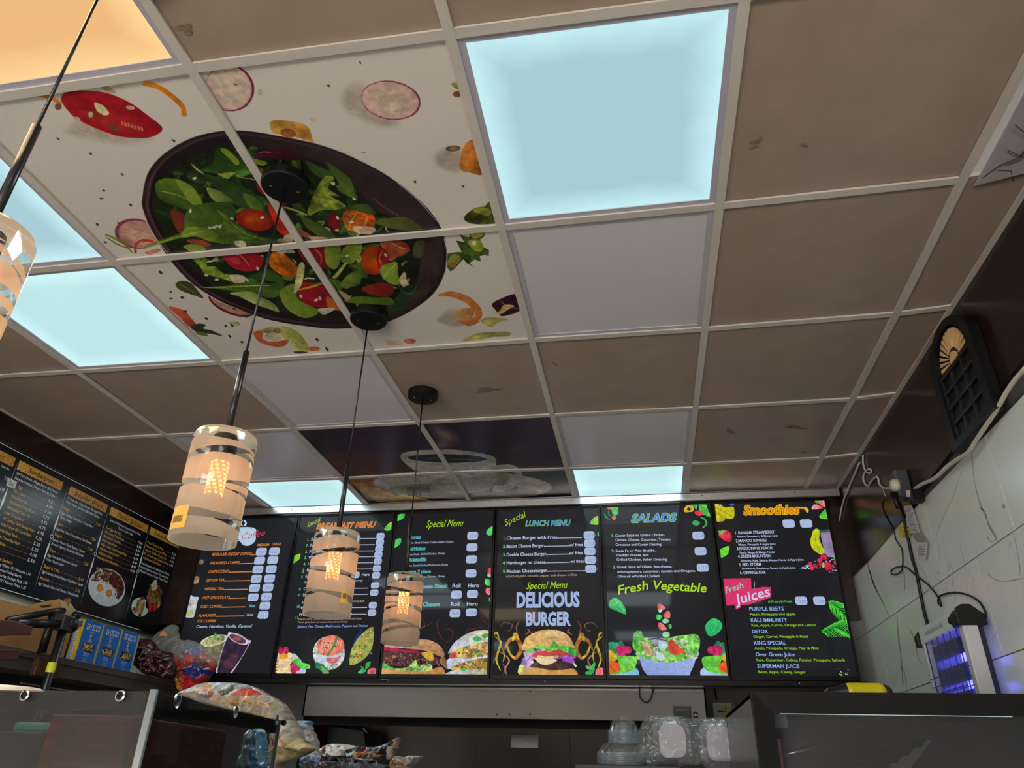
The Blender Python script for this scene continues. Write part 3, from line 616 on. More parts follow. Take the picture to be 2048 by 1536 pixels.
    for p in c4((255,705),(558,655)): A.ell(p[0], p[1], 7, 4, 10, (214, 204, 170))
    A.ell(*c4((640,958))[0], 4.5, 2, 0, (216, 166, 110))
BG = (234, 226, 218)
ns = {(-1,0): 'printed ceiling tile with a red tomato wedge beside the dark salad bowl', (0,0): 'printed ceiling tile with two radish slices beside the dark salad bowl', (-1,1): 'printed ceiling tile with the half tomato and carrot shreds near the bowl rim', (0,1): 'printed ceiling tile with orange carrot curl and purple radicchio scrap'}
for i, k in enumerate(SALAD): tile_art(k[0], k[1], paint_salad, 0.0016, ns[k], 'four tiles of the salad bowl print', BG, 20+i)
def c7(*p): return [(580+x/3.4133, 820+y/3.4133) for x, y in p]
def paint_coffee(A):
    A.poly(c7((0,100),(1900,0),(2000,260),(0,460)), (44, 20, 34), (60, 40, 58), sm=False, nz=0.3); A.poly(c7((100,330),(760,300),(900,440),(250,480)), (110, 52, 26), (70, 28, 32), alpha=0.8, soft=20)
    A.poly(c7((300,450),(2000,380),(2000,700),(500,720)), (60, 40, 28), (44, 30, 46), sm=False, nz=0.4); A.poly(c7((350,480),(900,450),(1000,520),(360,520)), (176, 110, 30), (90, 60, 30), sm=False, alpha=0.9, soft=6)
    for i in range(16): A.stroke(c7((400+i*12, 510+i*8),(520+i*30, 520+i*9),(640+i*40, 560+i*8)), 2.6, (190, 150, 60), nz=0.5)
    A.poly(c7((1350,430),(1900,400),(1940,640),(1500,640)), (66, 78, 70), (40, 44, 50), sm=False, alpha=0.7, soft=12)
    A.ell(*c7((1175,520))[0], 181, 29, 1.5, (150, 140, 130), (150, 140, 128)); A.ell(*c7((1175,516))[0], 177, 26.5, 1.5, (176, 172, 158), (196, 190, 180)); A.ell(*c7((1180,560))[0], 150, 14, 1.5, (84, 78, 60), (120, 112, 96), alpha=0.8, soft=5)
    for i in range(16): A.ell(*c7((810+(i % 6)*26, 545+(i//6)*18))[0], 5, 3, 20*i, (48, 30, 34))
    for i in range(24): A.ell(*c7((1340+(i % 8)*28, 520+(i//8)*17))[0], 5, 3, 25*i, (54, 38, 30))
    A.stroke(c7((1385,412),(1500,404),(1560,440),(1530,510),(1440,545),(1385,540)), 13, (186, 186, 184), taper=False); A.poly(c7((1400,440),(1490,440),(1480,500),(1400,520)), (140, 130, 112), alpha=0.8)
    A.poly(c7((755,340),(800,295),(1000,280),(1200,288),(1390,330),(1402,400),(1395,505),(1330,562),(1150,577),(1050,562),(950,502),(860,432)), (206, 198, 180), (178, 182, 180))
    A.poly(c7((860,432),(1000,470),(1200,470),(1398,440),(1395,505),(1330,562),(1150,577),(1050,562),(950,502)), (176, 164, 136), (160, 160, 158), alpha=0.7, soft=8)
    A.ell(*c7((1075,333))[0], 82, 10.5, 1, (196, 190, 180)); A.ell(*c7((1072,340))[0], 79, 8.6, 1, (30, 32, 40), (40, 44, 56)); A.stroke(c7((940,345),(980,338),(1080,330)), 1.2, (130, 140, 150)); A.stroke(c7((1060,352),(1160,345),(1260,350)), 1.2, (130, 110, 120))
    A.poly(c7((980,270),(1000,200),(950,130),(1000,100),(1080,140),(1150,190),(1140,240),(1050,280)), (106, 86, 84), alpha=0.75, soft=14); A.poly(c7((1000,260),(1030,200),(980,130),(1060,150),(1100,200),(1060,260)), (140, 120, 110), alpha=0.6, soft=8)
ns = {(-1,3): 'dark printed ceiling tile with the rim of the coffee cup at its corner', (0,3): 'dark printed ceiling tile with steam rising from the coffee cup', (-1,4): 'printed ceiling tile with the yellow mat and saucer side of the coffee cup', (0,4): 'printed ceiling tile with the handle and saucer of the coffee cup'}
for i, k in enumerate(COFFEE): tile_art(k[0], k[1], paint_coffee, 0.0024, ns[k], 'four tiles of the coffee cup print', (50, 30, 38), 40+i)
# smudges on plain tiles
def smudge(x, y, rx, ry, rot):
    m = MB(); a = math.radians(rot); P = []
    for k in range(14):
        t = 2*math.pi*k/14; rr = 1+0.35*math.sin(3*t+x)+0.2*math.sin(5*t+y)
        dx, dy = rx*rr*math.cos(t), ry*rr*math.sin(t); p = onz(x+dx*math.cos(a)-dy*math.sin(a), y+dx*math.sin(a)+dy*math.cos(a), H+0.0062)
        P.append(p)
    m.add(P, [tuple(range(14))]); return m.build('smudge', M_smudge, ceiling)
for a in ((1512,283,12,3,-15),(1508,294,10,2.5,-20),(1522,276,5,2,30),(1608,990-700,8,3,0),(1590,855,18,3,5),(1610,905,10,2,0),(370,58,16,10,20),(975,780,24,5,-5),(1110,728,6,2.5,20),(1460,862,10,4,35)): smudge(*a)
# tile bay without a tile: dark gap with a loose sheet of marbled vinyl
M_marbv = mat('loose_marble_vinyl', rgb(178, 170, 176), rough=0.4, nz=0.12, nscale=5)
mb = MB(); P = [onz(*p, H+0.02) for p in ((1949,372),(2075,338),(2160,60),(2062,150))]
Q = [onz(1949,372,H-0.002), onz(2110,331,H-0.002), onz(2290,0,H+0.03), onz(2112,72,H+0.03)]
mb.prism(Q, (0, 0, 0.004)); loose = mb.build('loose_marble_sheet', M_marbv)
tag(loose, 'loose sheet of grey marbled vinyl drooping from the open ceiling bay', 'panel')
m = MB()
for pts in (((1965,356),(2000,330),(2035,316),(2060,290)),((2010,330),(2040,320),(2050,300)),((1995,340),(2022,342),(2026,362)),((2015,300),(2040,312),(2060,318)),((2030,250),(2045,262),(2060,275))):
    m.tube([onz(x, y, H-0.0005+0.00) for x, y in pts], 0.0012, 5)
m.build('vein', mat('marble_vein', rgb(60, 58, 64), rough=0.6), loose)
# ------------------------------------------------------------------ room shell
def marble_mat(name, base, vein, rough=0.22, seam=True):
    m = bpy.data.materials.new(name); m.use_nodes = True; nt = m.node_tree; b = nt.nodes['Principled BSDF']; L = nt.links.new
    tc = nt.nodes.new('ShaderNodeTexCoord')
    n1 = nt.nodes.new('ShaderNodeTexNoise'); n1.inputs['Scale'].default_value = 1.25; n1.inputs['Detail'].default_value = 9; n1.inputs['Roughness'].default_value = 0.62; n1.inputs['Distortion'].default_value = 0.9
    mp = nt.nodes.new('ShaderNodeMapping'); mp.inputs['Scale'].default_value = (1, 2.1, 0.75); mp.inputs['Rotation'].default_value = (0.25, 0, 0); L(tc.outputs['Object'], mp.inputs[0]); L(mp.outputs[0], n1.inputs[0])
    a = nt.nodes.new('ShaderNodeMath'); a.operation = 'SUBTRACT'; a.inputs[1].default_value = 0.5; L(n1.outputs[0], a.inputs[0])
    c = nt.nodes.new('ShaderNodeMath'); c.operation = 'ABSOLUTE'; L(a.outputs[0], c.inputs[0])
    r = nt.nodes.new('ShaderNodeMapRange'); r.inputs[1].default_value = 0.0; r.inputs[2].default_value = 0.0055; r.inputs[3].default_value = 0.35; r.inputs[4].default_value = 0.0; L(c.outputs[0], r.inputs[0])
    n2 = nt.nodes.new('ShaderNodeTexNoise'); n2.inputs['Scale'].default_value = 2.6; n2.inputs['Detail'].default_value = 5; L(tc.outputs['Object'], n2.inputs[0])
    r2 = nt.nodes.new('ShaderNodeMapRange'); r2.inputs[1].default_value = 0.5; r2.inputs[2].default_value = 0.64; L(n2.outputs[0], r2.inputs[0])
    mu = nt.nodes.new('ShaderNodeMath'); mu.operation = 'MULTIPLY'; L(r.outputs[0], mu.inputs[0]); L(r2.outputs[0], mu.inputs[1])
    mx = nt.nodes.new('ShaderNodeMix'); mx.data_type = 'RGBA'; mx.inputs[6].default_value = base; mx.inputs[7].default_value = vein; L(mu.outputs[0], mx.inputs[0])
    L(mx.outputs[2], b.inputs['Base Color']); b.inputs['Roughness'].default_value = rough; b.inputs['Specular IOR Level'].default_value = 0.5
    return m
M_marble = marble_mat('marble_tile', rgb(218, 222, 214), rgb(110, 98, 80))
M_grout = mat('grout', rgb(84, 84, 84), rough=0.8)
M_floor = mat('floor_tile', rgb(150, 140, 128), rough=0.35, nz=0.1, nscale=3)
M_brown = mat('dark_wood_laminate', rgb(44, 26, 20), rough=0.24, spec=0.55, nz=0.35, nscale=5, stretch=(1, 0.35, 5), col2=rgb(22, 14, 13))
M_wallp = mat('plain_wall', rgb(150, 138, 124), rough=0.6)
M_backt = mat('kitchen_wall_tile', rgb(88, 80, 74), rough=0.4, nz=0.12, nscale=3)
def s(name, m, box=None, build=None, **k):
    mb = MB()
    if box: mb.box(*box)
    if build: build(mb)
    return struct(mb.build(name, m, **k))
s('floor', M_floor, ((-1.95, -4.6, -0.1), (2.15, 4.1, 0)))
# right hand wall: marble tiles below, glossy brown laminate above
def rw(mb):
    mb.box((2.012, -4.5, 0), (2.12, 4.05, 2.85))
s('wall_right', M_grout, build=rw)
mb = MB()
joints_z = [-0.04+0.2985*k for k in range(0, 9)]; joints_z = [2.0315-0.2985*k for k in range(7, -2, -1)]
for i in range(len(joints_z)-1):
    za, zb = joints_z[i], joints_z[i+1]; za = max(za, 0); row = len(joints_z)-2-i
    off = 1.265 if row % 2 == 0 else 1.555
    y = off-0.588*10
    while y < 4.0:
        a, b = max(y, -4.5), min(y+0.588, 4.0)
        if b > a+0.01: mb.box((2.0, a+0.0024, za+0.0018), (2.016, b-0.0024, zb-0.0018))
        y += 0.588
wr = mb.build('wall_right_marble', M_marble); struct(wr)
M_vein = mat('marble_vein_brown', rgb(162, 158, 144), rough=0.3, nz=0.2, nscale=60)
VC = lambda x, y: (1700+x*0.3385, 880+y*0.3385)
for w_, pts in ((5, ((718,70),(735,240),(758,340),(785,420),(830,515),(862,580),(832,602),(812,572))), (4, ((770,400),(800,430),(815,500),(850,560))), (2.2, ((655,190),(610,330),(560,440),(508,565))), (5, ((100,720),(140,850),(185,940),(237,1062))), (4, ((110,760),(150,880),(170,900))), (3.5, ((318,770),(322,820),(326,890))), (5.5, ((278,1050),(285,1150),(300,1280),(308,1370),(312,1440))), (4, ((300,1340),(325,1380),(330,1440))), (3.5, ((350,1112),(385,1190),(400,1280),(432,1330))), (2.6, ((968,560),(985,640),(1005,770),(990,800))), (4, ((815,790),(850,822),(920,835),(1025,815))), (3, ((612,800),(600,890))), (2.4, ((238,1400),(270,1415),(305,1398))), (2.2, ((395,725),(440,790),(460,860))), (2.2, ((840,1190),(850,1160),(868,1130)))):
    P_ = smooth_loop(pts, 6, False) if len(pts) > 2 else np.array(pts, float); D_ = np.gradient(P_, axis=0); L_2 = np.hypot(D_[:, 0], D_[:, 1])+1e-9; k_ = np.linspace(0, 1, len(P_)); ww_ = w_*(0.35+0.65*np.abs(np.sin(k_*9+w_)))
    A_ = [onx(*VC(*(p-np.array([-d[1], d[0]])/l*q)), 1.9997) for p, d, l, q in zip(P_, D_, L_2, ww_)]; B_ = [onx(*VC(*(p+np.array([-d[1], d[0]])/l*q)), 1.9997) for p, d, l, q in zip(P_, D_, L_2, ww_)]
    vm = MB(); vm.add(A_+B_, [(i, i+1, len(A_)+i+1, len(A_)+i) for i in range(len(A_)-1)]); vm.build('vein', M_vein, wr)
def brn(mb):
    P = [(4.0, 2.305), (2.9, 2.308), (2.633, 2.310), (2.146, 2.327), (1.743, 2.366), (0.944, 2.404), (0.3, 2.44), (-4.5, 2.44)]
    mb.prism([(1.994, y, z) for y, z in P]+[(1.994, -4.5, H+0.02), (1.994, 4.0, H+0.02)], (0.012, 0, 0))
s('wall_right_laminate', M_brown, build=brn)
s('wall_left', M_marble, ((-1.95, -4.5, 0), (XW0-0.0, 4.05, 2.85)))
def lft(mb): mb.box((XW0-0.001, -4.5, 2.40), (XW0+0.010, 4.0, H+0.02))
s('wall_left_laminate', M_brown, build=lft)
# kitchen back wall
def bw(mb):
    mb.box((-1.95, 3.9, 0), (2.1, 4.05, 2.85))
s('wall_back', M_grout, build=bw)
mb = MB()
for x0 in [-0.684+0.5735*k for k in range(-3, 6)]:
    for k, z0 in enumerate([0.0, 0.29, 0.58, 0.87, 1.16, 1.45, 1.74, 2.03, 2.32]):
        x = max(x0, -1.9); x1 = min(x0+0.5735, 2.0)
        if x1 > x: mb.box((x+0.001, 3.888, z0+0.001 if k not in (5, 6) else z0), (x1-0.001, 3.901, z0+0.289))
struct(mb.build('wall_back_tiles', M_backt))
# front wall of the shop (behind the camera) with an unseen window added to light the room
def fw(mb):
    mb.box((-1.95, -4.6, 0), (2.12, -4.45, 0.25)); mb.box((-1.95, -4.6, 1.35), (2.12, -4.45, 3.2))
    mb.box((-1.95, -4.6, 0.25), (-1.65, -4.45, 1.35)); mb.box((1.8, -4.6, 0.25), (2.12, -4.45, 1.35))
s('wall_front', M_wallp, build=fw)
def wf(mb):
    for x in (-1.65, -0.5, 0.65, 1.76): mb.box((x, -4.56, 0.25), (x+0.04, -4.5, 1.35))
    mb.box((-1.65, -4.56, 0.25), (1.8, -4.5, 0.29)); mb.box((-1.65, -4.56, 1.31), (1.8, -4.5, 1.35))
w1 = s('window_1', M_alu, build=wf)
s('window_1_glass', glassy('added_window_glass', clear=0.97, body=(0.9, 0.95, 0.95, 1)), ((-1.64, -4.535, 0.26), (1.79, -4.530, 1.34)))

# ------------------------------------------------------------------ bulkhead frame, hood, kitchen
def bulk(mb): mb.box((XW0, 2.955, 2.10), (1.995, 2.99, H+0.05))
s('wall_bulkhead', M_brown, build=bulk)
YT = 2.885                         # face of the screens
def tv(px, py): p = ony(px, py, YT); return p.x, p.z
mb = MB()
a = ony(500, 1020, 2.86); b = ony(1672, 992, 2.86)
mb.box((-1.40, 2.85, 2.708), (1.985, 2.856, H-0.001)); mb.box((-1.40, 2.85, 2.742), (1.985, 2.90, 2.746)); mb.box((-1.40, 2.846, 2.704), (1.985, 2.862, 2.712))
rail = mb.build('screen_hanging_rail', M_alu); tag(rail, 'long aluminium rail above the row of menu screens under the ceiling', 'rail')
for px in (585, 640, 1010, 1045, 1235, 1405, 1590):
    p = ony(px, 1012-(px-585)*0.02, 2.845); MB().lathe([(0.0045, 0), (0.0045, 0.004), (0.002, 0.006)], (p.x, 2.850, 2.728), 10, axis=(0, -1, 0), cap1=True).build('bolt', M_chrome, rail)
hood = thing('range_hood', 'brushed steel kitchen hood band running under the menu screens', 'range hood')
mb = MB()
HX0, HX1, HY = -0.87, 1.224, 3.0
mb.box((HX0, HY, 1.634), (HX1, HY+0.012, 2.3)); mb.box((HX0, HY, 1.634), (HX1, HY+0.03, 1.640))
mb.box((HX1-0.012, HY, 1.634), (HX1, 3.88, 2.3)); mb.box((HX0, HY, 1.634), (HX0+0.012, 3.88, 2.3))
mb.build('canopy', M_steel, hood, bevel=0.002)
mb = MB(); mb.box((HX0+0.02, HY+0.05, 1.66), (HX1-0.02, 3.87, 1.665))
for k in range(9): mb.box((HX0+0.1+k*0.22, HY+0.06, 1.65), (HX0+0.11+k*0.22, 3.86, 1.66))
mb.box((HX0+0.02, HY+0.05, 1.60), (HX1-0.02, HY+0.09, 1.66))
mb.build('filter', M_dark, hood)
for px, py in ((1060, 1429), (994, 1429), (1019, 1429), (1060, 1383)):
    p = ony(px, py, HY); MB().lathe([(0.004, 0), (0.004, 0.002)], (p.x, HY, p.z), 8, axis=(0, -1, 0), cap1=True).build('screw_hole', M_dark, hood)
p0, p1 = ony(1346, 1412, HY-0.003), ony(1384, 1438, HY-0.003)
mb = MB(); mb.box((p0.x, HY-0.004, p1.z-0.02), (p1.x, HY-0.0005, p0.z)); mb.col = (0.01, 0.01, 0.012)
pl = mb.build('maker_plate', mat('black_plate', rgb(20, 20, 26), rough=0.3), hood)
mb = MB(); text(mb, lambda u, v, l: (u, HY-0.0048, v), 'BENNETT', (p0.x+p1.x)/2, p0.z-0.022, cap=0.010, col=(120, 120, 130), align='c', width=None); mb.build('lettering', mat('grey_print', rgb(110, 110, 118)), pl)
p0, p1 = ony(1386, 1424, HY), ony(1396, 1436, HY); mb = MB(); mb.box((p0.x, HY-0.012, p1.z), (p1.x, HY, p0.z)); sw = mb.build('switch', M_black, hood, bevel=0.001)
mb = MB(); mb.box((p0.x+0.006, HY-0.014, p1.z+0.007), (p1.x-0.006, HY-0.012, p0.z-0.009)); mb.build('button', mat('white_plastic', rgb(200, 200, 200)), sw)
settle(hood, (0.18, 3.4, 1.634))
# steel wall section at the hood's far end
mb = MB(); mb.box((-1.80, 3.06, 1.2), (-0.885, 3.10, 2.2)); mb.box((-1.80, 3.10, 1.2), (-1.79, 3.88, 2.2))
tag(mb.build('steel_side_panel', mat('dull_steel', rgb(58, 60, 64), rough=0.4, metal=0.3)), 'dull grey steel sheet hanging beside the hood below the coffee screen', 'panel')
mb = MB(); q = ony(1022, 1468, 3.88); q2 = ony(1077, 1497, 3.88); mb.box((q.x, 3.876, q2.z), (q2.x, 3.887, q.z)); 
tag(mb.build('wall_cover_plate', M_steel, bevel=0.002), 'small blank steel cover plate on the dark kitchen wall', 'cover plate')
# breaker box at the end of the kitchen
bx = thing('switch_box', 'cream metal switch box with a yellow label in the kitchen corner', 'electrical box')
p0, p1 = ony(1425, 1405, 3.75), ony(1478, 1438, 3.75); mb = MB(); mb.box((p0.x, 3.75, 1.40), (p1.x-0.03, 3.88, p0.z)); mb.build('body', mat('cream_metal', rgb(200, 200, 186), rough=0.5), bx, bevel=0.003)
mb = MB(); mb.box((p1.x-0.036, 3.745, 1.40), (p1.x-0.020, 3.875, p0.z+0.001)); mb.build('hinge_strip', mat('tan_strip', rgb(150, 126, 96), rough=0.5), bx)
a0, a1 = ony(1445, 1411, 3.74), ony(1456, 1425, 3.74); mb = MB(); mb.box((a0.x, 3.746, a1.z), (a1.x, 3.75, a0.z)); yl = mb.build('warning_label', mat('yellow_label', rgb(214, 196, 20), rough=0.5), bx)
mb = MB(); 
for k in range(3): mb.box((a0.x+0.006+0.003*k, 3.7448, a1.z+0.006+k*0.011), (a1.x-0.006, 3.746, a1.z+0.010+k*0.011))
mb.build('print', M_black, yl)
a0, a1 = ony(1436, 1421, 3.74), ony(1447, 1424, 3.74); mb = MB(); mb.box((a0.x, 3.738, a1.z), (a1.x, 3.75, a0.z)); mb.build('latch', M_black, bx)
settle(bx, ((p0.x+p1.x)/2, 3.8, 1.4))
mb = MB(); pts = [ony(x, y, 3.86) for x, y in ((1428, 1370), (1430, 1385), (1434, 1400))]; mb.tube(pts, 0.006); tag(mb.build('thin_conduit', M_black), 'thin dark conduit running down to the cream switch box', 'pipe')
# cable loop hanging below the screens
mb = MB(); pts = [ony(x, y, 2.97) for x, y in ((1280, 1362), (1279, 1380), (1280, 1393), (1286, 1401), (1293, 1404), (1300, 1400), (1304, 1390), (1307, 1376), (1308, 1362))]
mb.tube([Vector(q) for q in smooth_loop([tuple(p) for p in pts], 5, False)], 0.0035); tag(mb.build('hanging_cable', M_black, smooth=True), 'thin black cable looping down over the steel hood below the salads screen', 'cable')
# things standing in the kitchen under the hood
mb = MB(); a0, a1 = ony(622, 1446, 3.5), ony(655, 1446, 3.5); mb.box((a0.x, 3.5, 1.2), (a1.x, 3.85, a0.z)); mb.box((a0.x-0.02, 3.49, a0.z), (a1.x+0.05, 3.86, a0.z+0.006))
tag(mb.build('maroon_cupboard', mat('maroon_metal', rgb(70, 12, 20), rough=0.5)), 'dark maroon metal cupboard in the kitchen under the hood', 'cabinet')
mb = MB(); a = [ony(x, y, 3.48) for x, y in ((657, 1452), (728, 1463), (734, 1540), (650, 1540))]; mb.prism(a, (0, 0.3, 0)); tag(mb.build('slanted_equipment_cover', mat('slate_cover', rgb(60, 62, 68), rough=0.5)), 'grey slanted equipment cover behind the black snack bag', 'cover')
mb = MB(); mb.tube([ony(722, 1449, 3.47), ony(727, 1456, 3.47), ony(734, 1466, 3.47)], 0.005); tag(mb.build('chrome_hook', M_chrome, smooth=True), 'tiny chrome hook above the grey slanted cover', 'hook')
mb = MB(); a0, a1 = ony(1050, 1452, 3.2), ony(1120, 1454, 3.2); mb.box((a0.x, 3.2, a0.z-0.005), (a1.x, 3.21, a0.z+0.003)); mb.box((a1.x-0.006, 3.195, a0.z-0.004), (a1.x, 3.2, a0.z+0.03)); tag(mb.build('hood_light_bar', M_alu), 'slim grey bar with a hook hanging under the hood edge', 'rail')

# ------------------------------------------------------------------ menu screens
M_screen = print_mat('lit_screen', rough=0.05, spec=0.13, glow=0.85)
M_bezel = mat('screen_bezel', rgb(11, 11, 12), rough=0.35, spec=0.25)
EDGE = [(595, 1034, 546, 1355), (789.7, 1024, 759, 1354.5), (992, 1019.4, 980, 1353), (1200, 1012, 1214.5, 1353), (1422.5, 1005, 1463, 1355)]
XB = [sum(ony(a, b, YT).x+ony(c, d, YT).x for _ in (0,))/2 for a, b, c, d in EDGE]
XB = [XB[0]-0.594]+XB+[ony(1651, 1003, YT).x*0.5+ony(1727, 1362, YT).x*0.5]
ZB0, ZB1 = 1.812, 2.703
S3 = lambda *p: [(340+x/4.388, 1020+y/4.388) for x, y in p]
S4 = lambda *p: [(560+x/4.267, 1010+y/4.267) for x, y in p]
S5 = lambda *p: [(760+x/4.267, 1010+y/4.267) for x, y in p]
S6 = lambda *p: [(970+x/4.15, 1000+y/4.15) for x, y in p]
S7 = lambda *p: [(1180+x/4.043, 990+y/4.043) for x, y in p]
S8 = lambda *p: [(1400+x/4.041, 990+y/4.041) for x, y in p]
class Screen:
    def __init__(s, i, cr, label):
        s.i = i; s.cr = cr; s.x0, s.x1 = XB[i]+0.003, XB[i+1]-0.003
        s.t = thing('menu_screen', label, 'screen', 'row of lit menu screens')
        m = MB(); b = 0.012
        m.box((s.x0, YT, ZB0), (s.x1, YT+0.05, ZB1)); m.box((s.x0, YT-0.006, ZB0), (s.x0+b, YT, ZB1)); m.box((s.x1-b, YT-0.006, ZB0), (s.x1, YT, ZB1))
        m.box((s.x0+b, YT-0.006, ZB0), (s.x1-b, YT, ZB0+0.02)); m.box((s.x0+b, YT-0.006, ZB1-b), (s.x1-b, YT, ZB1)); m.build('bezel', M_bezel, s.t, bevel=0.001)
        s.m = MB(); s.m.col = tuple(s2l((24, 25, 29))); s.pl = lambda u, v, l=0: (u, YT-0.0012-l, v)
        s.a0, s.a1, s.b0, s.b1 = s.x0+b, s.x1-b, ZB0+0.02, ZB1-b
        s.m.quad(*(s.pl(*p) for p in ((s.a0, s.b0), (s.a1, s.b0), (s.a1, s.b1), (s.a0, s.b1))))
    def uv(s, x, y): return tv(*s.cr((x, y))[0])
    def txt(s, t, x0, y0, x1=None, cap=22, col=(205, 215, 245), lift=0.0006, y1=None, out=None, outw=0.035, **k):
        a = s.uv(x0, y0); top = s.uv(x0, y0-cap); c = top[1]-a[1]
        w = None; rot = k.pop('rot', 0)
        if x1 is not None:
            b = s.uv(x1, y1 if y1 is not None else y0); w = math.hypot(b[0]-a[0], (b[1]-a[1]) if y1 is not None else 0)
            if y1 is not None: rot = math.atan2(b[1]-a[1], b[0]-a[0])
        if out is not None: text(s.m, s.pl, t, a[0], a[1], w, c, out, lift=lift, rot=rot, **{**k, 'bold': k.get('bold', 0)+outw})
        text(s.m, s.pl, t, a[0], a[1], w, c, col, lift=lift+(0.0005 if out is not None else 0), rot=rot, **k)
    def dots(s, x0, x1, y, col=(205, 215, 245), y1=None, step=9.5, d=3.2):
        n = max(2, int((x1-x0)/step)); s.m.col = tuple(s2l(col))
        for i in range(n):
            f = i/(n-1); u, v = s.uv(x0+(x1-x0)*f, y+((y1 if y1 is not None else y)-y)*f); r = d*0.00072
            s.m.quad(*(s.pl(u+a*r, v+b*r, 0.0006) for a, b in ((-1, -1), (1, -1), (1, 1), (-1, 1))))
    def pill(s, x, y, w=92, h=68, t='', col=(178, 196, 232)):
        u, v = s.uv(x, y); a = s.uv(x+w/2, y)[0]-u; b = s.uv(x, y-h/2)[1]-v; s.m.col = tuple(s2l(col)); r = min(a, b)*0.62; P = []
        for cx_, cy_, a0 in ((a-r, b-r, 0), (-a+r, b-r, 90), (-a+r, -b+r, 180), (a-r, -b+r, 270)):
            for k in range(6): an = math.radians(a0+k*18); P.append(s.pl(u+cx_+r*math.cos(an), v+cy_+r*math.sin(an), 0.0006))
        s.m.add(P, [tuple(range(len(P)))])
        for j, line in enumerate(t.split('\n') if t else []):
            n = t.count('\n')+1
            text(s.m, s.pl, line, u-a*0.5, v-0.009/n+(n-1)*0.009-j*0.018*(1 if n > 1 else 0), cap=0.016 if n == 1 else 0.010, col=(126, 142, 182), lift=0.0012, shear=0.15)
    def art(s, x0, y0, x1, y1, fn, seed=1, res=0.0019, lift=0.0009):
        pa = s.uv(x0, y1); pb = s.uv(x1, y0); pc = s.uv(x0, y0); pd = s.uv(x1, y1)
        u0 = max(min(pa[0], pc[0]), s.a0); u1 = min(max(pb[0], pd[0]), s.a1); v0 = max(min(pa[1], pd[1]), s.b0); v1 = min(max(pb[1], pc[1]), s.b1)
        A = Art(u0, v0, u1, v1, res, lambda x, y: tv(x, y), None, seed+s.i*10); fn(A)
        A.mesh(s.m, lambda u, v: s.pl(u, v, lift), masked=True)
    def done(s): o = s.m.build('display', M_screen, s.t, colattr=True); settle(s.t, ((s.x0+s.x1)/2, YT+0.02, ZB0)); return o
LIME = (178, 226, 30); ORG = (240, 146, 62); WHT = (200, 212, 246); TAN = (206, 170, 140); BLUE = (60, 130, 220); CY = (70, 190, 230); GRN = (110, 220, 130); YEL = (236, 216, 40)
def leafshape(A, cr, pts, c1_=(60, 196, 90), c2_=(190, 230, 40), rad=0.6): A.poly(cr(*pts), c1_, c2_, rad=rad, nz=0.15)
# --- coffee
t = Screen(0, S3, 'lit coffee menu screen with a white cup logo above hot drink prices')
rows = [('REGULAR /DECAF COFFEE', 365, 718, 402, 752), ('FALVORED COFFEE', 350, 607, 478, 738), ('CAPPUCCINO', 333, 517, 553, 717), ('LIPTON TEA', 317, 475, 630, 702), ('HERBAL TEA', 302, 470, 706, 682), ('HOT CHOCOLATE', 283, 522, 782, 672), ('ICED COFFEE', 266, 450, 860, 658), ('FLAVORED', 248, 398, 940, 650)]
for w, a, b, y, d in rows: t.txt(w, a, y, b, 25, ORG, bold=0.008, shear=0.2, y1=y-7 if b-a > 300 else y-4); t.dots(b+4, d, y-6, ORG, y1=y-10, step=6)
t.txt('ICE COFFEE', 238, 987, 400, 25, ORG, bold=0.01, shear=0.2); t.txt('Cream, Hazelnut, Vanilla, Caramel', 227, 1035, 717, 26, (176, 214, 246), bold=0.01, shear=0.2, y1=1030)
t.txt('16oz', 686, 853, 745, 25, (176, 214, 246), bold=0.01, shear=0.2); t.txt('16oz', 668, 930, 727, 25, (176, 214, 246), bold=0.01, shear=0.2)
t.txt('MEDIUM', 765, 318, 868, 22, ORG, bold=0.01, shear=0.15); t.txt('LARGE', 893, 311, 972, 22, ORG, bold=0.01, shear=0.15)
for (x, y), p in zip(((803,367),(788,445),(773,523),(759,603),(743,684),(731,767)), ('2.00', '', '3.99', '2.00', '2.00', '2.75')): t.pill(x, y, t=p)
for (x, y), p in zip(((917,364),(903,440),(889,520),(875,600),(861,680),(847,762),(834,841),(819,922)), ('2.50', '', '4.50', '2.50', '2.50', '3.25', '3.00\n3.50\n4.00', '3.75\n4.25\n5.00')): t.pill(x, y, t=p)
def a(A):
    W_ = (192, 216, 240)
    A.stroke(S3((640,145),(622,118),(640,88)), 3.5, W_, taper=True); A.stroke(S3((650,145),(668,118),(650,90)), 4, W_); A.ell(*S3((665,165))[0], 19, 3.5, 0, W_, nz=0); A.ell(*S3((665,166))[0], 16, 2, 0, (30, 30, 40), nz=0)
    A.poly(S3((590,168),(745,165),(755,200),(750,270),(700,312),(650,312),(618,280),(600,240)), W_, nz=0.05); A.stroke(S3((592,180),(570,190),(575,220),(600,228)), 2.5, W_, taper=False); A.stroke(S3((560,225),(548,245),(590,268),(620,266)), 3, W_); A.stroke(S3((560,240),(600,250),(615,255)), 2, W_)
t.art(540, 75, 770, 325, a)
t.txt('Coffee', 618, 268, 830, 60, (226, 60, 100), shear=0.45, lift=0.0018, y1=225, bold=-0.005)
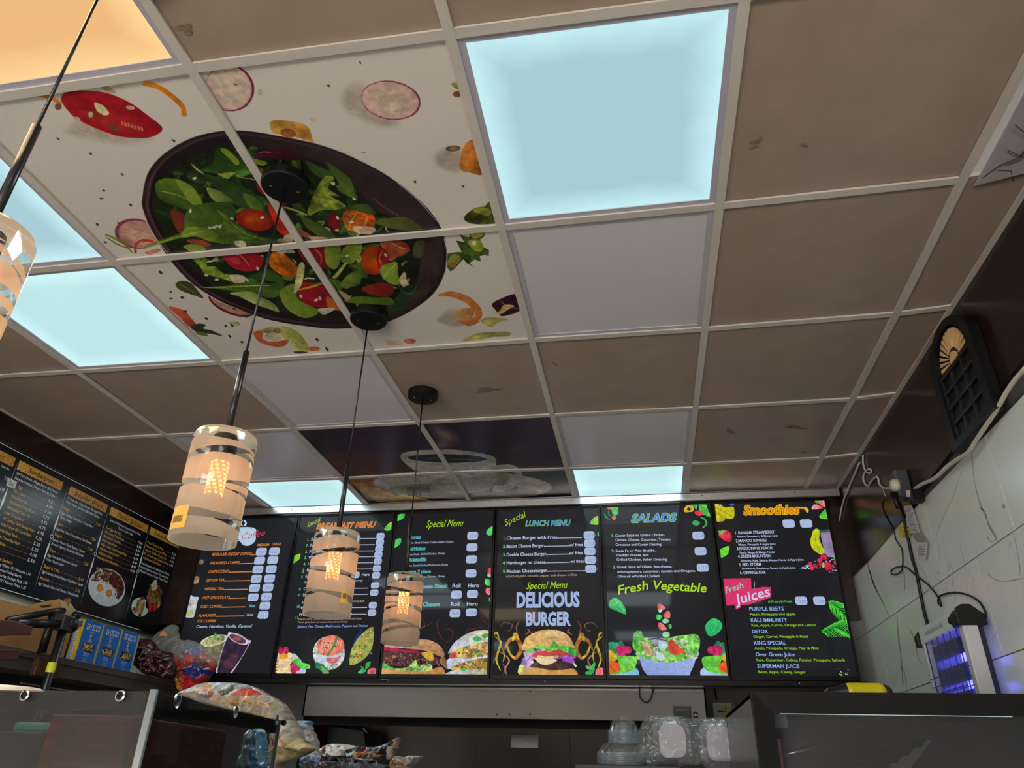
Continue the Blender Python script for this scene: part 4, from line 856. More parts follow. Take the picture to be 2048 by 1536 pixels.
def a(A):
    for x, y, r, w in ((288,315,3,3.6),(315,350,2.2,2.2),(277,457,4.5,5.5),(230,615,6.5,8.5)): A.ell(*S3((x, y))[0], r, w, 25, (196, 170, 140), (130, 96, 70)); A.stroke(S3((x+8, y-16), (x-3, y), (x-9, y+16)), 1.1, (70, 46, 34))
    A.poly(S3((165,752),(185,745),(210,760),(255,765),(245,800),(215,930),(195,945),(150,945),(132,925),(150,830)), (176, 206, 236), (206, 214, 214), nz=0.15); A.poly(S3((160,800),(215,805),(205,840),(155,845)), (210, 190, 180), alpha=0.8, soft=2); A.poly(S3((150,890),(205,880),(200,930),(160,932)), (196, 186, 90), alpha=0.8, soft=2); A.stroke(S3((165,820),(180,835),(190,815)), 1.5, (180, 60, 50)); A.stroke(S3((200,830),(212,815)), 1.5, (180, 60, 50), sm=False)
t.art(125, 295, 330, 955, a)
def a(A):
    A.poly(S3((270,1175),(500,1110),(475,1230),(440,1300),(400,1400),(330,1440),(300,1300)), (150, 146, 90), (100, 96, 80), nz=0.3); A.ell(*S3((388,1145))[0], 28, 10.5, -14, (216, 216, 196)); A.ell(*S3((388,1143))[0], 24, 8, -14, (190, 186, 130), (150, 160, 100), nz=0.6, fine=0.5)
    for k in range(5): A.stroke(S3((365+k*8,1140),(385+k*6,1100),(400+k*6,1072+k*6)), 1.2, (90, 170, 80))
    A.poly(S3((360,1452),(410,1360),(440,1310),(430,1440),(400,1455)), (196, 206, 240), nz=0.1)
    A.poly(S3((505,1095),(550,1080),(690,1140),(703,1172),(520,1465),(430,1445),(410,1400)), (196, 186, 206), nz=0.2); A.poly(S3((508,1120),(600,1150),(690,1180),(520,1440),(450,1435),(420,1395)), (64, 40, 66), (34, 22, 40), nz=0.5, fine=0.2); A.ell(*S3((600,1130))[0], 21.5, 9, 24, (210, 200, 216)); A.ell(*S3((597,1132))[0], 18, 6.8, 24, (150, 84, 84), (70, 40, 60), nz=0.7, fine=0.6)
    A.poly(S3((510,1300),(600,1260),(560,1380),(480,1370)), (130, 70, 80), alpha=0.5, soft=8)
t.art(225, 1060, 715, 1475, a); t.done()
# --- breakfast
t = Screen(1, S4, 'lit breakfast menu screen partly behind the second glowing shade')
t.txt('Special', 232, 192, 345, 42, LIME, shear=0.3, y1=142, bold=-0.004); t.txt('BREAKFAST MENU', 308, 205, 808, 50, (232, 74, 40), shear=0.25, bold=0.006, out=(236, 200, 60), outw=0.035, y1=190)
for nb, w, y, d in (('1.', 'Sausage', 306, 290), ('2.', 'French Toast', 358, 343), ('2.', 'Pancakes', 410, 396), ('3.', 'Waffles', 462, 446), ('4.', 'Home Fries', 515, 497), ('5.', 'Bagel', 567, 550)):
    x = 228-(y-306)*0.14; t.txt(nb, x, y, cap=24, col=GRN, bold=0.014); t.txt(w, x+36, y, cap=26, col=WHT, bold=0.01); t.dots(x+230, 810-(y-306)*0.1, d, y1=d-4)
t.txt('6.', 190, 582, cap=20, col=GRN, bold=0.014); t.txt('7.', 180, 625, cap=20, col=GRN, bold=0.014); t.txt('Egg on Roll', 215, 620, cap=26, col=WHT, bold=0.01); t.txt('Hero', 698, 607, 765, 27, WHT, bold=0.01); t.txt('Served with Banana, Strawberry', 205, 668, 706, 18, WHT, shear=0.2, y1=652)
t.txt('8.', 162, 728, cap=22, col=GRN, bold=0.014); t.txt('Omelet', 200, 728, cap=26, col=WHT, bold=0.01); t.dots(420, 750, 716, y1=710); t.txt('9.', 152, 780, cap=22, col=GRN, bold=0.014); t.txt('Salmon', 192, 780, cap=26, col=WHT, bold=0.01); t.dots(400, 748, 768, y1=763)
t.txt('Spinach, Cheese and Tomato', 182, 842, 720, 22, (214, 200, 180), shear=0.2, y1=828); t.txt('10.', 140, 878, cap=24, col=GRN, bold=0.014); t.txt('Wrap', 175, 892, cap=26, col=WHT, bold=0.01); t.dots(420, 740, 879, y1=875)
t.txt('11.', 128, 972, cap=24, col=GRN, bold=0.014); t.txt('French Toast, Eggs and Bacon', 163, 948, 615, 28, WHT, bold=0.01, y1=940); t.dots(620, 735, 933)
t.txt('Peppers, Onion, Tomato, Turkey Ham, Home Fries, Mozzarella Cheese', 157, 982, 700, 16, TAN, shear=0.2, y1=976); t.txt('Pico de gallo, Steak and tropical cheese Great Omelet', 152, 1008, 578, 16, TAN, shear=0.2, y1=1004)
t.txt('Spinach, Feta Cheese, Mushrooms, Peppers and Onions', 148, 1048, 747, 22, (140, 180, 250), bold=0.008, shear=0.15, y1=1040)
for (x, y), p in zip(((858,266),(853,319),(847,373),(840,426),(835,482),(827,542),(821,600),(812,686),(805,748),(793,856),(785,920),(645,597)), ('7.99', '7.99', '6.99', '7.99', '8.99', '6.00', '9.99', '10.99', '6.99', '9.99', '9.99', '7.50')): t.pill(x, y, 68, 54, p)
def a(A):
    leafshape(A, S4, ((890,208),(925,160),(962,145),(960,200),(925,222))); leafshape(A, S4, ((106,500),(114,445),(172,415),(168,460),(140,485)))
t.art(95, 130, 990, 240, a, 2); t.art(95, 400, 200, 510, a, 3)
def a(A):
    R = random.Random(3)
    A.poly(S4((690,1060),(650,1120),(620,1200),(640,1240),(700,1100)), (34, 60, 150), (20, 40, 110), alpha=0.9)
    A.poly(S4((790,1040),(802,1120),(780,1240),(700,1330),(602,1370),(595,1300),(625,1200),(700,1100)), (186, 196, 90), (150, 150, 70), nz=0.3)
    for k in range(150):
        x, y = R.uniform(600, 800), R.uniform(1050, 1360)
        if abs((x-600)/200-(1-(y-1045)/320)) < 0.28: A.ell(*S4((x, y))[0], R.uniform(0.8, 2.6), R.uniform(0.7, 1.8), R.uniform(0, 180), R.choice([(60, 140, 60), (200, 90, 70), (230, 220, 180), (90, 110, 50), (170, 120, 60)]))
    A.poly(S4((100,1270),(160,1300),(222,1400),(200,1450),(120,1468),(0,1468),(0,1380)), (206, 210, 232), nz=0.1)
    for k in range(7): A.ell(*S4((40, 1300+k*26))[0], 19, 4.5, 3, (236, 190, 120), (200, 130, 60)); A.ell(*S4((40, 1296+k*26))[0], 18, 3.4, 3, (250, 220, 170))
    A.ell(*S4((45,1275))[0], 16, 5, 3, (240, 220, 180)); A.poly(S4((0,1270),(60,1270),(62,1310),(0,1310)), (236, 160, 40)); 
    for x, y in ((8,1240),(52,1240),(118,1410),(150,1385),(115,1370)): A.ell(*S4((x, y))[0], 6.5, 7.5, 0, (226, 60, 110), (180, 30, 80), nz=0.4, fine=0.6)
    A.poly(S4((100,1330),(160,1310),(180,1340),(250,1360),(255,1395),(200,1400),(150,1370)), (70, 200, 80), (120, 230, 100)); 
    A.ell(*S4((418,1265))[0], 32, 34, 0, (120, 170, 90), (206, 210, 200), nz=0.5, fine=0.6); A.poly(S4((330,1330),(420,1420),(390,1455),(330,1400),(300,1390)), (40, 130, 70)); A.poly(S4((350,1370),(420,1430),(380,1450)), (120, 180, 90))
    A.poly(S4((320,1170),(440,1110),(535,1150),(545,1230),(480,1290),(380,1290),(330,1250)), (236, 140, 110), (230, 110, 90), nz=0.3)
    for k in range(9): A.stroke(S4((335+k*22, 1270-k*4),(360+k*20, 1210-k*4),(395+k*17, 1150)), 1.6, (250, 190, 170), nz=0)
    A.poly(S4((300,1270),(420,1290),(540,1260),(530,1330),(430,1365),(320,1340)), (214, 220, 236), (190, 200, 220)); A.poly(S4((400,1310),(480,1300),(520,1290),(490,1340),(420,1350)), (220, 90, 80), alpha=0.8, nz=0.4)
    A.stroke(S4((495,1105),(460,1200),(405,1290)), 4, (60, 130, 60), nz=0.5)
    for k in range(14): A.ell(*S4((R.uniform(340, 520), R.uniform(1150, 1290)))[0], 1.4, 1.2, 0, (40, 50, 30))
    A.poly(S4((665,1430),(700,1400),(740,1412),(700,1440)), (70, 200, 90)); A.poly(S4((730,1400),(735,1350),(775,1335),(765,1380)), (60, 180, 80)); A.poly(S4((690,1372),(715,1390),(720,1410),(700,1400)), (60, 180, 80)); A.ell(*S4((788,1425))[0], 10, 8, -20, (230, 70, 90), (240, 140, 140)); A.poly(S4((765,1260),(790,1262),(780,1280)), (60, 150, 110))
t.art(0, 1035, 870, 1475, a, 4); t.done()
# --- special menu
t = Screen(2, S5, 'lit special menu screen listing tortas and tacos behind the last glowing shade')
t.txt('Special Menu', 388, 192, 705, 62, LIME, shear=0.28, bold=-0.002, y1=182)
for w, x0, x1, y, sub, sx, sy in (('Tortas', 240, 348, 292, 'Carne, Steak,Chicken Cutlet,Grilled Chicken', 627, 328), ('Burriotos', 232, 385, 388, 'Carne, Steak, Grilled Chicken, Shrimp', 555, 427), ('Quesadilla', 225, 395, 482, 'Carne, Steak,Chicken,Mushroom,Shrimp', 580, 523), ('Tacos 3 piece', 212, 432, 585, 'Carne, Steak,Chicken,Chicken , Shrimp', 555, 622)):
    t.txt(w, x0, y, x1, 32, BLUE, bold=0.01, shear=0.1, out=(120, 220, 130), outw=0.035); t.txt(sub, x0-10, sy+4, sx, 18, WHT, shear=0.15, y1=sy-6)
t.txt('Philly Cheese Steak', 180, 715, 573, 36, BLUE, bold=0.01, shear=0.1, out=(120, 220, 130), outw=0.035, y1=708); t.txt('Ham and Cheese', 170, 870, 510, 36, BLUE, bold=0.01, shear=0.1, out=(120, 220, 130), outw=0.035, y1=862)
for w, x0, x1, y in (('Roll', 615, 690, 705), ('Hero', 750, 845, 703), ('Roll', 603, 680, 862), ('Hero', 738, 835, 860)): t.txt(w, x0, y, x1, 34, WHT, bold=0.01)
for (x, y), p in zip(((791,263),(785,362),(781,464),(777,585),(653,765),(789,760),(641,925),(780,917)), ('12.49', '12.99', '12.99', '13.49', '9.95', '10.95', '8.00', '10.95')): t.pill(x, y, t=p)
def a(A):
    R = random.Random(8); sm = (196, 96, 84)
    for pts in (((350,1130),(330,1060),(380,1040),(370,980),(350,960)),((340,1050),(420,1020),(440,1000)),((620,1190),(540,1150),(500,1080),(490,1000),(540,940)),((560,1180),(620,1130),(600,1060),(520,1080)),((900,1100),(930,1040),(880,980),(850,920)),((720,1100),(760,1060),(840,1050),(890,1020))): A.stroke(S5(*pts), 2.4, sm, alpha=0.55, soft=1)
    A.poly(S5((20,1220),(40,1165),(200,1148),(400,1148),(500,1190),(548,1255),(530,1300),(400,1250),(200,1225)), (214, 166, 130), (196, 140, 96), nz=0.3); A.poly(S5((20,1210),(150,1225),(330,1245),(400,1275),(200,1265),(20,1250)), (196, 40, 80), (150, 30, 70))
    A.poly(S5((15,1250),(200,1255),(400,1280),(520,1310),(500,1360),(300,1380),(15,1360)), (84, 50, 44), (60, 36, 34), nz=0.6, fine=0.6)
    for k in range(130): A.ell(*S5((R.uniform(20, 510), R.uniform(1262, 1372)))[0], R.uniform(1.2, 2.8), R.uniform(1, 2), R.uniform(0, 180), R.choice([(140, 84, 66), (66, 40, 36), (170, 120, 96), (104, 60, 70), (120, 100, 130)]))
    A.poly(S5((360,1260),(440,1260),(460,1310),(420,1330),(380,1300)), (226, 186, 60)); A.poly(S5((10,1340),(120,1390),(240,1380),(300,1320),(340,1370),(440,1360),(430,1420),(300,1430),(100,1440),(15,1430)), (90, 170, 80), (170, 200, 110), nz=0.6, fine=0.6)
    A.poly(S5((10,1400),(200,1410),(380,1420),(520,1380),(560,1440),(540,1468),(5,1468)), (220, 170, 110), (190, 130, 70), nz=0.3); A.poly(S5((510,1340),(540,1290),(580,1350),(570,1400)), (196, 160, 110), alpha=0.7)
    A.poly(S5((580,1265),(640,1170),(760,1090),(870,1068),(940,1085),(938,1195),(760,1225),(600,1262)), (196, 206, 236), (220, 206, 170), nz=0.25); A.poly(S5((640,1235),(800,1190),(935,1175),(935,1290),(700,1310),(600,1310),(600,1262)), (196, 170, 90), (170, 130, 70), nz=0.6, fine=0.6)
    A.poly(S5((590,1310),(760,1310),(935,1280),(935,1320),(760,1330),(600,1400),(575,1380)), (206, 214, 236), nz=0.2); A.poly(S5((610,1385),(760,1330),(935,1310),(935,1410),(760,1410),(640,1420)), (190, 166, 80), (150, 120, 70), nz=0.6, fine=0.6); A.poly(S5((570,1468),(600,1420),(760,1400),(930,1410),(930,1468)), (200, 208, 230), (180, 170, 120), nz=0.3)
    for k in range(70): y = R.choice([R.uniform(1210, 1290), R.uniform(1340, 1405)]); A.ell(*S5((R.uniform(640, 930), y))[0], R.uniform(1, 2.4), R.uniform(0.8, 1.8), R.uniform(0, 90), R.choice([(60, 46, 50), (230, 186, 60), (90, 150, 80), (240, 120, 60)]))
    A.poly(S5((610,1265),(650,1255),(650,1300),(600,1305)), (236, 80, 80)); A.poly(S5((790,1140),(830,1120),(870,1150),(820,1165)), (60, 180, 80)); A.poly(S5((870,1110),(920,1095),(925,1125),(890,1135)), (60, 170, 80)); A.ell(*S5((820,1270))[0], 4, 3, 0, (60, 190, 80)); A.ell(*S5((715,1405))[0], 4, 3, 0, (60, 190, 80))
t.art(5, 915, 945, 1470, a, 5)
def a(A):
    leafshape(A, S5, ((143,138),(150,90),(208,70),(208,105),(175,130)), (90, 214, 96), (70, 200, 90)); leafshape(A, S5, ((118,368),(122,310),(150,288),(182,288),(172,335)), (90, 214, 96), (70, 190, 90)); leafshape(A, S5, ((905,240),(925,205),(968,182),(962,248),(930,262)), (60, 196, 110), (110, 224, 110))
    A.poly(S5((925,545),(955,538),(955,600),(920,595)), (230, 80, 90)); A.poly(S5((918,590),(955,598),(950,618),(920,612)), (150, 220, 170)); A.poly(S5((895,640),(920,630),(948,650),(945,690),(900,680)), (80, 200, 80), nz=0.5); A.ell(*S5((930,738))[0], 6.5, 7.5, -30, (230, 80, 100), (240, 150, 150)); A.poly(S5((930,800),(950,785),(950,830),(935,825)), (100, 210, 160))
t.art(100, 60, 230, 380, a, 6); t.art(890, 170, 975, 840, a, 7); t.done()
# --- lunch / burger
t = Screen(3, S6, 'lit lunch menu screen with big DELICIOUS BURGER lettering over a burger')
t.txt('Special', 168, 218, 340, 55, LIME, shear=0.25, bold=-0.004, y1=140); t.txt('LUNCH MENU', 332, 218, 703, 48, BLUE, shear=0.2, bold=0.01, out=(150, 226, 60), outw=0.035, y1=212)
for nb, w, x1, y, d0, d1, fx in (('1.', 'Cheese Burger with Fries', 600, 330, 604, 800, None), ('2.', 'Bacon Cheese Burger', 490, 398, 494, 700, (702, 812)), ('3.', 'Double Cheese Burger', 507, 467, 510, 700, (700, 812)), ('4.', 'Hamburger no cheese', 502, 535, 506, 700, (710, 822)), ('5.', 'Mexican Cheeseburger', 515, 605, 518, 828, None)):
    t.txt(nb, 147, y, 176, 25, GRN, bold=0.014); t.txt(w, 178, y, x1, 28, WHT, bold=0.014, y1=y-8); t.dots(d0, d1, y-13, y1=y-17)
    if fx: t.txt('w/ fries', fx[0], y-13, fx[1], 27, WHT, bold=0.01)
t.txt('w/pico de gallo, avocado, pepper jack cheese w/ fries', 170, 642, 765, 20, TAN, shear=0.2, y1=630); t.txt('Special Menu', 340, 742, 680, 62, LIME, shear=0.28, bold=-0.002, lift=0.002, y1=732)
t.txt('DELICIOUS', 258, 888, 785, 122, (168, 188, 232), bold=0.045); t.txt('BURGER', 338, 1040, 705, 110, (168, 188, 232), bold=0.045)
for (x, y), p in zip(((864,292),(868,359),(871,426),(875,498),(878,572)), ('13.99', '13.99', '13.99', '12.99', '14.49')): t.pill(x, y, 90, 64, p)
def a(A):
    R = random.Random(4); F1, F2, F3 = (226, 196, 60), (214, 130, 60), (150, 90, 76)
    for sgn in (0, 1):
        mx_ = (lambda x: x) if sgn == 0 else (lambda x: 1056-x)
        P = lambda *q: S6(*[(mx_(x), y) for x, y in q])
        for pts, w, c in ((((80,1130),(130,1180),(110,1260),(95,1330),(130,1420)), 5, F1), (((75,1125),(95,1100),(120,1150)), 4, F1), (((110,1250),(180,1300),(200,1340),(170,1400),(185,1460)), 3.5, (210, 140, 110)), (((160,1250),(200,1170),(260,1150),(300,1230),(260,1310),(220,1300)), 9, F2), (((230,1180),(250,1110),(280,1160)), 6, F1), (((180,1200),(210,1280),(250,1310)), 5, F1), (((130,1200),(160,1280),(150,1350)), 3, F1), (((280,1130),(260,1060),(290,1000)), 3, F3), (((330,1120),(370,1090),(350,1070)), 4, F3), (((120,1060),(160,1020),(220,1030),(230,1060)), 2.5, F3), (((170,1090),(210,1080),(230,1030)), 2, F3), (((90,1300),(60,1380),(90,1250)), 2, (120, 110, 90)), (((150,1460),(165,1400),(140,1350)), 2, (196, 120, 96))):
            A.stroke(P(*pts), w, c, alpha=0.85, soft=1, nz=0.5)
    A.poly(S6((312,1250),(318,1190),(345,1140),(430,1092),(530,1074),(640,1092),(705,1140),(735,1200),(735,1245),(600,1225),(450,1220)), (232, 186, 110), (206, 160, 104), nz=0.2)
    A.ell(*S6((560,1110))[0], 22, 7, 0, (246, 216, 150), alpha=0.6, soft=5)
    for k in range(60): A.ell(*S6((R.uniform(370, 690), R.uniform(1085, 1190)))[0], 1.1, 0.7, R.uniform(0, 180), (250, 226, 180))
    A.poly(S6((325,1290),(330,1250),(420,1240),(600,1240),(735,1250),(760,1310),(700,1320),(380,1320)), (196, 150, 190), (150, 60, 150), nz=0.6, fine=0.5); A.poly(S6((400,1280),(520,1250),(680,1250),(670,1290),(540,1310),(420,1310)), (216, 50, 60), (180, 30, 50))
    A.poly(S6((410,1235),(430,1205),(540,1215),(570,1170),(610,1205),(700,1215),(770,1255),(740,1300),(700,1275),(600,1240),(540,1260),(480,1240)), (110, 200, 70), (60, 160, 60), nz=0.5, fine=0.5); A.poly(S6((325,1275),(370,1235),(410,1240),(380,1270)), (110, 190, 90))
    A.poly(S6((300,1380),(310,1320),(360,1290),(400,1330),(410,1385),(340,1400)), (150, 120, 200), (210, 190, 220), nz=0.6, fine=0.4); A.poly(S6((640,1330),(700,1300),(740,1330),(735,1360),(660,1350)), (140, 50, 190), (180, 110, 220))
    A.poly(S6((370,1390),(420,1345),(560,1330),(700,1350),(730,1385),(700,1410),(420,1410)), (96, 66, 56), (56, 38, 36), nz=0.7, fine=0.6); A.poly(S6((415,1320),(490,1312),(600,1330),(495,1372)), (236, 222, 180), nz=0.05); A.poly(S6((440,1290),(520,1300),(600,1290),(600,1310),(500,1318),(440,1310)), (230, 200, 140), nz=0.5)
    A.poly(S6((310,1468),(320,1400),(430,1392),(540,1412),(640,1410),(735,1400),(738,1468)), (226, 180, 110), (206, 150, 80), nz=0.2); A.poly(S6((272,1435),(290,1370),(330,1380),(310,1420)), (226, 230, 120)); A.poly(S6((735,1350),(762,1375),(755,1390),(735,1370)), (226, 230, 160))
    A.ell(*S6((955,1430))[0], 10, 9, -30, (230, 90, 100), (240, 150, 150), nz=0.3); A.poly(S6((828,1440),(860,1415),(915,1400),(880,1450)), (60, 180, 80)); A.poly(S6((880,1390),(905,1345),(918,1360),(905,1400)), (80, 190, 90)); A.poly(S6((835,1375),(880,1385),(880,1410),(850,1405)), (100, 200, 110))
t.art(62, 985, 1005, 1470, a, 8)
def a(A): leafshape(A, S6, ((870,195),(900,150),(942,135),(942,200),(910,208)), (90, 196, 90), (190, 226, 50)); leafshape(A, S6, ((932,280),(945,262),(948,300),(936,298)), (90, 210, 130), (90, 210, 130))
t.art(860, 125, 952, 305, a, 9); t.done()
# --- salads
t = Screen(4, S7, 'lit salads menu screen with a white bowl of salad at the bottom')
t.txt('SALADS', 332, 222, 692, 68, BLUE, shear=0.25, bold=0.03, out=(160, 226, 60), outw=0.035, y1=212)
for nb, y, L_ in (('1.', 340, (('Caesar Salad w/ Grilled Chicken,', 203, 608, 338, 331), ('Onions, Cheese, Cucumber, Tomato', 205, 652, 373, 368), ('Croutons and Caesar Dessing.', 207, 583, 412, 408))), ('2.', 464, (('Santa Fe w/ Pico de gallo,', 208, 530, 462, 457), ('cheddar cheese, and', 212, 475, 497, 495), ('Grilled Chicken, Italian Dressing', 214, 625, 533, 530))), ('3.', 594, (('Greek Salad w/ Olives, feta cheese,', 218, 665, 592, 587), ('onions,peppers, cucumber, tomato and Oregano,', 220, 857, 630, 622), ('Olive oil w/Grilled Chicken', 222, 565, 668, 665)))):
    t.txt(nb, L_[0][1]-34, y, L_[0][1]-6, 24, GRN, bold=0.014)
    for w, x0, x1, y0, y1 in L_: t.txt(w, x0, y0, x1, 21, WHT, bold=0.01, y1=y1)
t.txt('Fresh', 222, 808, 475, 76, LIME, shear=0.25, bold=0.014, y1=762); t.txt('Vegetable', 500, 762, 940, 76, LIME, shear=0.2, bold=0.014, y1=788)
for (x, y), p in zip(((875,329),(893,455),(911,588)), ('12.99', '13.99', '12.95')): t.pill(x, y, 95, 65, p)
def a(A):
    A.poly(S7((150,890),(165,850),(205,832),(240,850),(265,880),(290,930),(285,965),(230,945),(170,920)), (40, 170, 90), (80, 210, 110), rad=1); A.stroke(S7((200,850),(240,890),(280,945)), 1.5, (110, 220, 140))
t.art(140, 825, 300, 970, a, 10)
def a(A):
    A.poly(S7((932,1090),(940,1040),(985,1000),(1030,1005),(1068,1040),(1060,1090),(1010,1135),(960,1140)), (40, 180, 110), (60, 200, 110)); A.stroke(S7((1035,1020),(1040,1060),(1010,1110)), 1.2, (30, 150, 90))
t.art(925, 995, 1075, 1145, a, 11)
def a(A):
    A.poly(S7((545,890),(570,880),(612,915),(590,930),(550,930)), (230, 70, 80), (240, 150, 140)); A.poly(S7((548,930),(585,930),(565,955)), (190, 226, 200)); A.poly(S7((593,970),(630,935),(650,960),(640,1000),(600,990)), (230, 80, 80), (240, 150, 130)); A.poly(S7((535,970),(560,965),(585,985),(560,1015),(535,1000)), (60, 180, 80), nz=0.5); A.ell(*S7((610,1020))[0], 7, 5, 0, (150, 226, 190)); A.poly(S7((550,1040),(580,1035),(620,1080),(600,1098),(560,1085)), (230, 80, 90), (236, 150, 150)); A.poly(S7((635,1050),(655,1045),(662,1075),(640,1082)), (80, 190, 90)); A.ell(*S7((615,1130))[0], 7.5, 6.5, 0, (120, 210, 140), (160, 226, 180))
t.art(528, 875, 670, 1165, a, 12, 0.0016)
def a(A):
    R = random.Random(14)
    A.poly(S7((400,1260),(850,1260),(850,1340),(820,1420),(770,1476),(520,1476),(440,1430),(405,1340)), (140, 160, 226), (170, 190, 240), nz=0.05)
    A.poly(S7((345,1180),(360,1110),(410,1100),(440,1150),(520,1150),(600,1160),(700,1140),(790,1130),(850,1125),(885,1160),(880,1230),(860,1290),(760,1340),(620,1355),(480,1330),(380,1270),(345,1230)), (110, 196, 70), (150, 206, 90), nz=0.6, fine=0.6)
    for k in range(120): A.ell(*S7((R.uniform(370, 860), R.uniform(1150, 1330)))[0], R.uniform(1.5, 6), R.uniform(1, 4), R.uniform(0, 180), R.choice([(90, 180, 60), (150, 210, 90), (206, 226, 180), (60, 140, 60), (180, 170, 210)]))
    A.poly(S7((345,1180),(360,1112),(408,1100),(430,1180),(400,1270),(350,1230)), (100, 200, 70), (80, 170, 70), nz=0.5, fine=0.4); A.poly(S7((780,1150),(850,1125),(888,1160),(880,1250),(820,1300),(780,1240)), (150, 226, 120), (110, 200, 80), nz=0.5, fine=0.4)
    A.poly(S7((420,1180),(460,1210),(520,1280),(470,1290),(430,1240)), (226, 170, 130), nz=0.4); A.stroke(S7((470,1170),(540,1160),(610,1180)), 4, (70, 50, 120)); A.stroke(S7((480,1240),(530,1220),(560,1250),(520,1290)), 2, (140, 100, 190)); A.poly(S7((560,1180),(620,1190),(610,1250),(560,1240)), (190, 206, 226)); A.poly(S7((540,1270),(600,1280),(590,1340),(540,1320)), (210, 220, 230)); A.stroke(S7((720,1230),(780,1200),(800,1210)), 2, (140, 90, 190))
    A.poly(S7((635,1190),(660,1170),(700,1210),(770,1270),(740,1290),(660,1290),(635,1250)), (230, 60, 60), (210, 90, 50), nz=0.3); A.poly(S7((600,1260),(680,1300),(640,1320),(590,1290)), (140, 206, 110)); A.poly(S7((690,1310),(740,1280),(760,1310),(720,1340)), (110, 200, 70))
t.art(335, 1090, 895, 1480, a, 13)
def corner(dx, flip):
    def f(A):
        X = (lambda x: x+dx) if not flip else (lambda x: dx-x)
        P = lambda *q: S7(*[(X(x), y) for x, y in q])
        A.poly(P((145,1476),(150,1440),(250,1390),(375,1400),(378,1476)), (190, 214, 246), (130, 200, 240), nz=0.05)
        A.poly(P((145,1200),(200,1190),(250,1200),(270,1260),(220,1330),(145,1340)), (40, 140, 100), (60, 170, 120), nz=0.4); A.poly(P((230,1200),(255,1178),(280,1220),(260,1240)), (30, 120, 90)); A.poly(P((145,1260),(190,1270),(220,1320),(200,1345),(145,1335)), (230, 180, 30))
        for x, y in ((245,1250),(270,1250),(305,1255),(260,1290)): A.ell(*P((x, y))[0], 8, 8.5, 0, (226, 50, 120), (190, 30, 90))
        A.poly(P((215,1310),(280,1300),(370,1310),(378,1360),(340,1420),(240,1445),(150,1455),(160,1440),(230,1380)), (90, 200, 60), (130, 216, 70), nz=0.3); A.poly(P((145,1350),(200,1345),(245,1380),(235,1420),(160,1450),(145,1440)), (236, 110, 40), (220, 90, 40))
    return f
t.art(140, 1170, 385, 1478, corner(0, False), 14, 0.0022); t.art(895, 1170, 1160, 1478, corner(1285, True), 15, 0.0022)
def a(A):
    A.poly(S7((760,115),(785,85),(830,90),(835,130),(800,140),(765,140)), (236, 190, 40)); A.poly(S7((780,115),(800,100),(815,118),(800,128)), (40, 40, 30)); A.poly(S7((815,70),(865,70),(865,120),(840,100)), (60, 190, 110)); A.poly(S7((880,70),(940,68),(950,110),(975,180),(920,160),(890,140)), (110, 206, 80), (70, 190, 80), nz=0.5); A.poly(S7((845,135),(880,125),(915,150),(890,170),(855,160)), (230, 60, 70)); A.poly(S7((826,225),(850,205),(890,225),(870,248),(840,245)), (60, 190, 110)); A.stroke(S7((890,180),(930,200),(940,240),(905,270)), 4, (60, 190, 100)); A.stroke(S7((890,240),(912,222)), 1.4, (60, 190, 100), sm=False)
    for k in range(6): A.stroke(S7((925+k*3, 190+k*12),(905+k*2, 195+k*13)), 2, (60, 190, 100), sm=False)
t.art(755, 66, 978, 275, a, 16)
def a(A):
    A.poly(S7((175,95),(225,95),(228,150),(200,170),(180,150)), (90, 200, 100), nz=0.4); A.poly(S7((140,100),(175,98),(170,115),(150,120)), (220, 120, 60)); A.poly(S7((175,180),(195,170),(214,180),(195,208)), (226, 130, 40)); A.stroke(S7((115,145),(130,180),(165,205)), 3, (50, 150, 110)); A.stroke(S7((155,120),(150,150),(170,175)), 2.5, (50, 150, 100))
t.art(105, 90, 240, 215, a, 17); t.done()
# --- smoothies
t = Screen(5, S8, 'lit smoothies and fresh juices menu screen beside the marble wall')
t.txt('Smoothies', 352, 160, 800, 78, (238, 130, 20), shear=0.2, bold=0.03, out=(226, 222, 20), outw=0.035, y1=152)
def a(A): A.stroke(S8((790,108),(840,108),(868,125),(862,145)), 5.5, (226, 222, 20)); A.stroke(S8((780,110),(840,112),(858,135)), 3, (238, 130, 20))
t.art(770, 95, 880, 155, a, 18)
for (x, y), p in zip(((716,232),(857,231),(817,855),(964,855)), ('', '', '8.00', '7.00')): t.pill(x, y, 98, 68, p)
for w, x0, x1, y in (('1. BANANA STRAWBERRY', 282, 603, 318), ('2.MANGO SUNRISE', 290, 540, 383), ('3.PASSIONATE PEACH', 298, 587, 445), ('4.GREEN MOUNTAIN', 307, 578, 508), ('5. RED STORM', 315, 497, 575), ('6. ORANGE ANA', 323, 532, 640)): t.txt(w, x0, y, x1, 24, WHT, bold=0.014)
for w, x0, x1, y in (('Banana, Strawberry & Mango Juice', 300, 632, 344), ('Mango, Pineapple & Apple Juice', 310, 613, 410), ('Peach, Mango & Mango Nectar', 320, 610, 475), ('Spinache, Kale, Banana, Mango, Honey & Apple Juice', 330, 840, 540), ('Strawberry, Raspberry, Banana & Apple Juice', 337, 775, 603)): t.txt(w, x0, y, x1, 17, WHT, bold=0.01)
def a(A): A.poly(S8((178,675),(413,672),(418,760),(520,742),(575,745),(575,830),(470,860),(390,890),(205,895)), (226, 50, 110), sm=False, nz=0.06); A.stroke(S8((436,675),(440,720),(437,765)), 1.6, (220, 225, 246))
t.art(170, 665, 585, 900, a, 19, 0.0025, 0.0005)
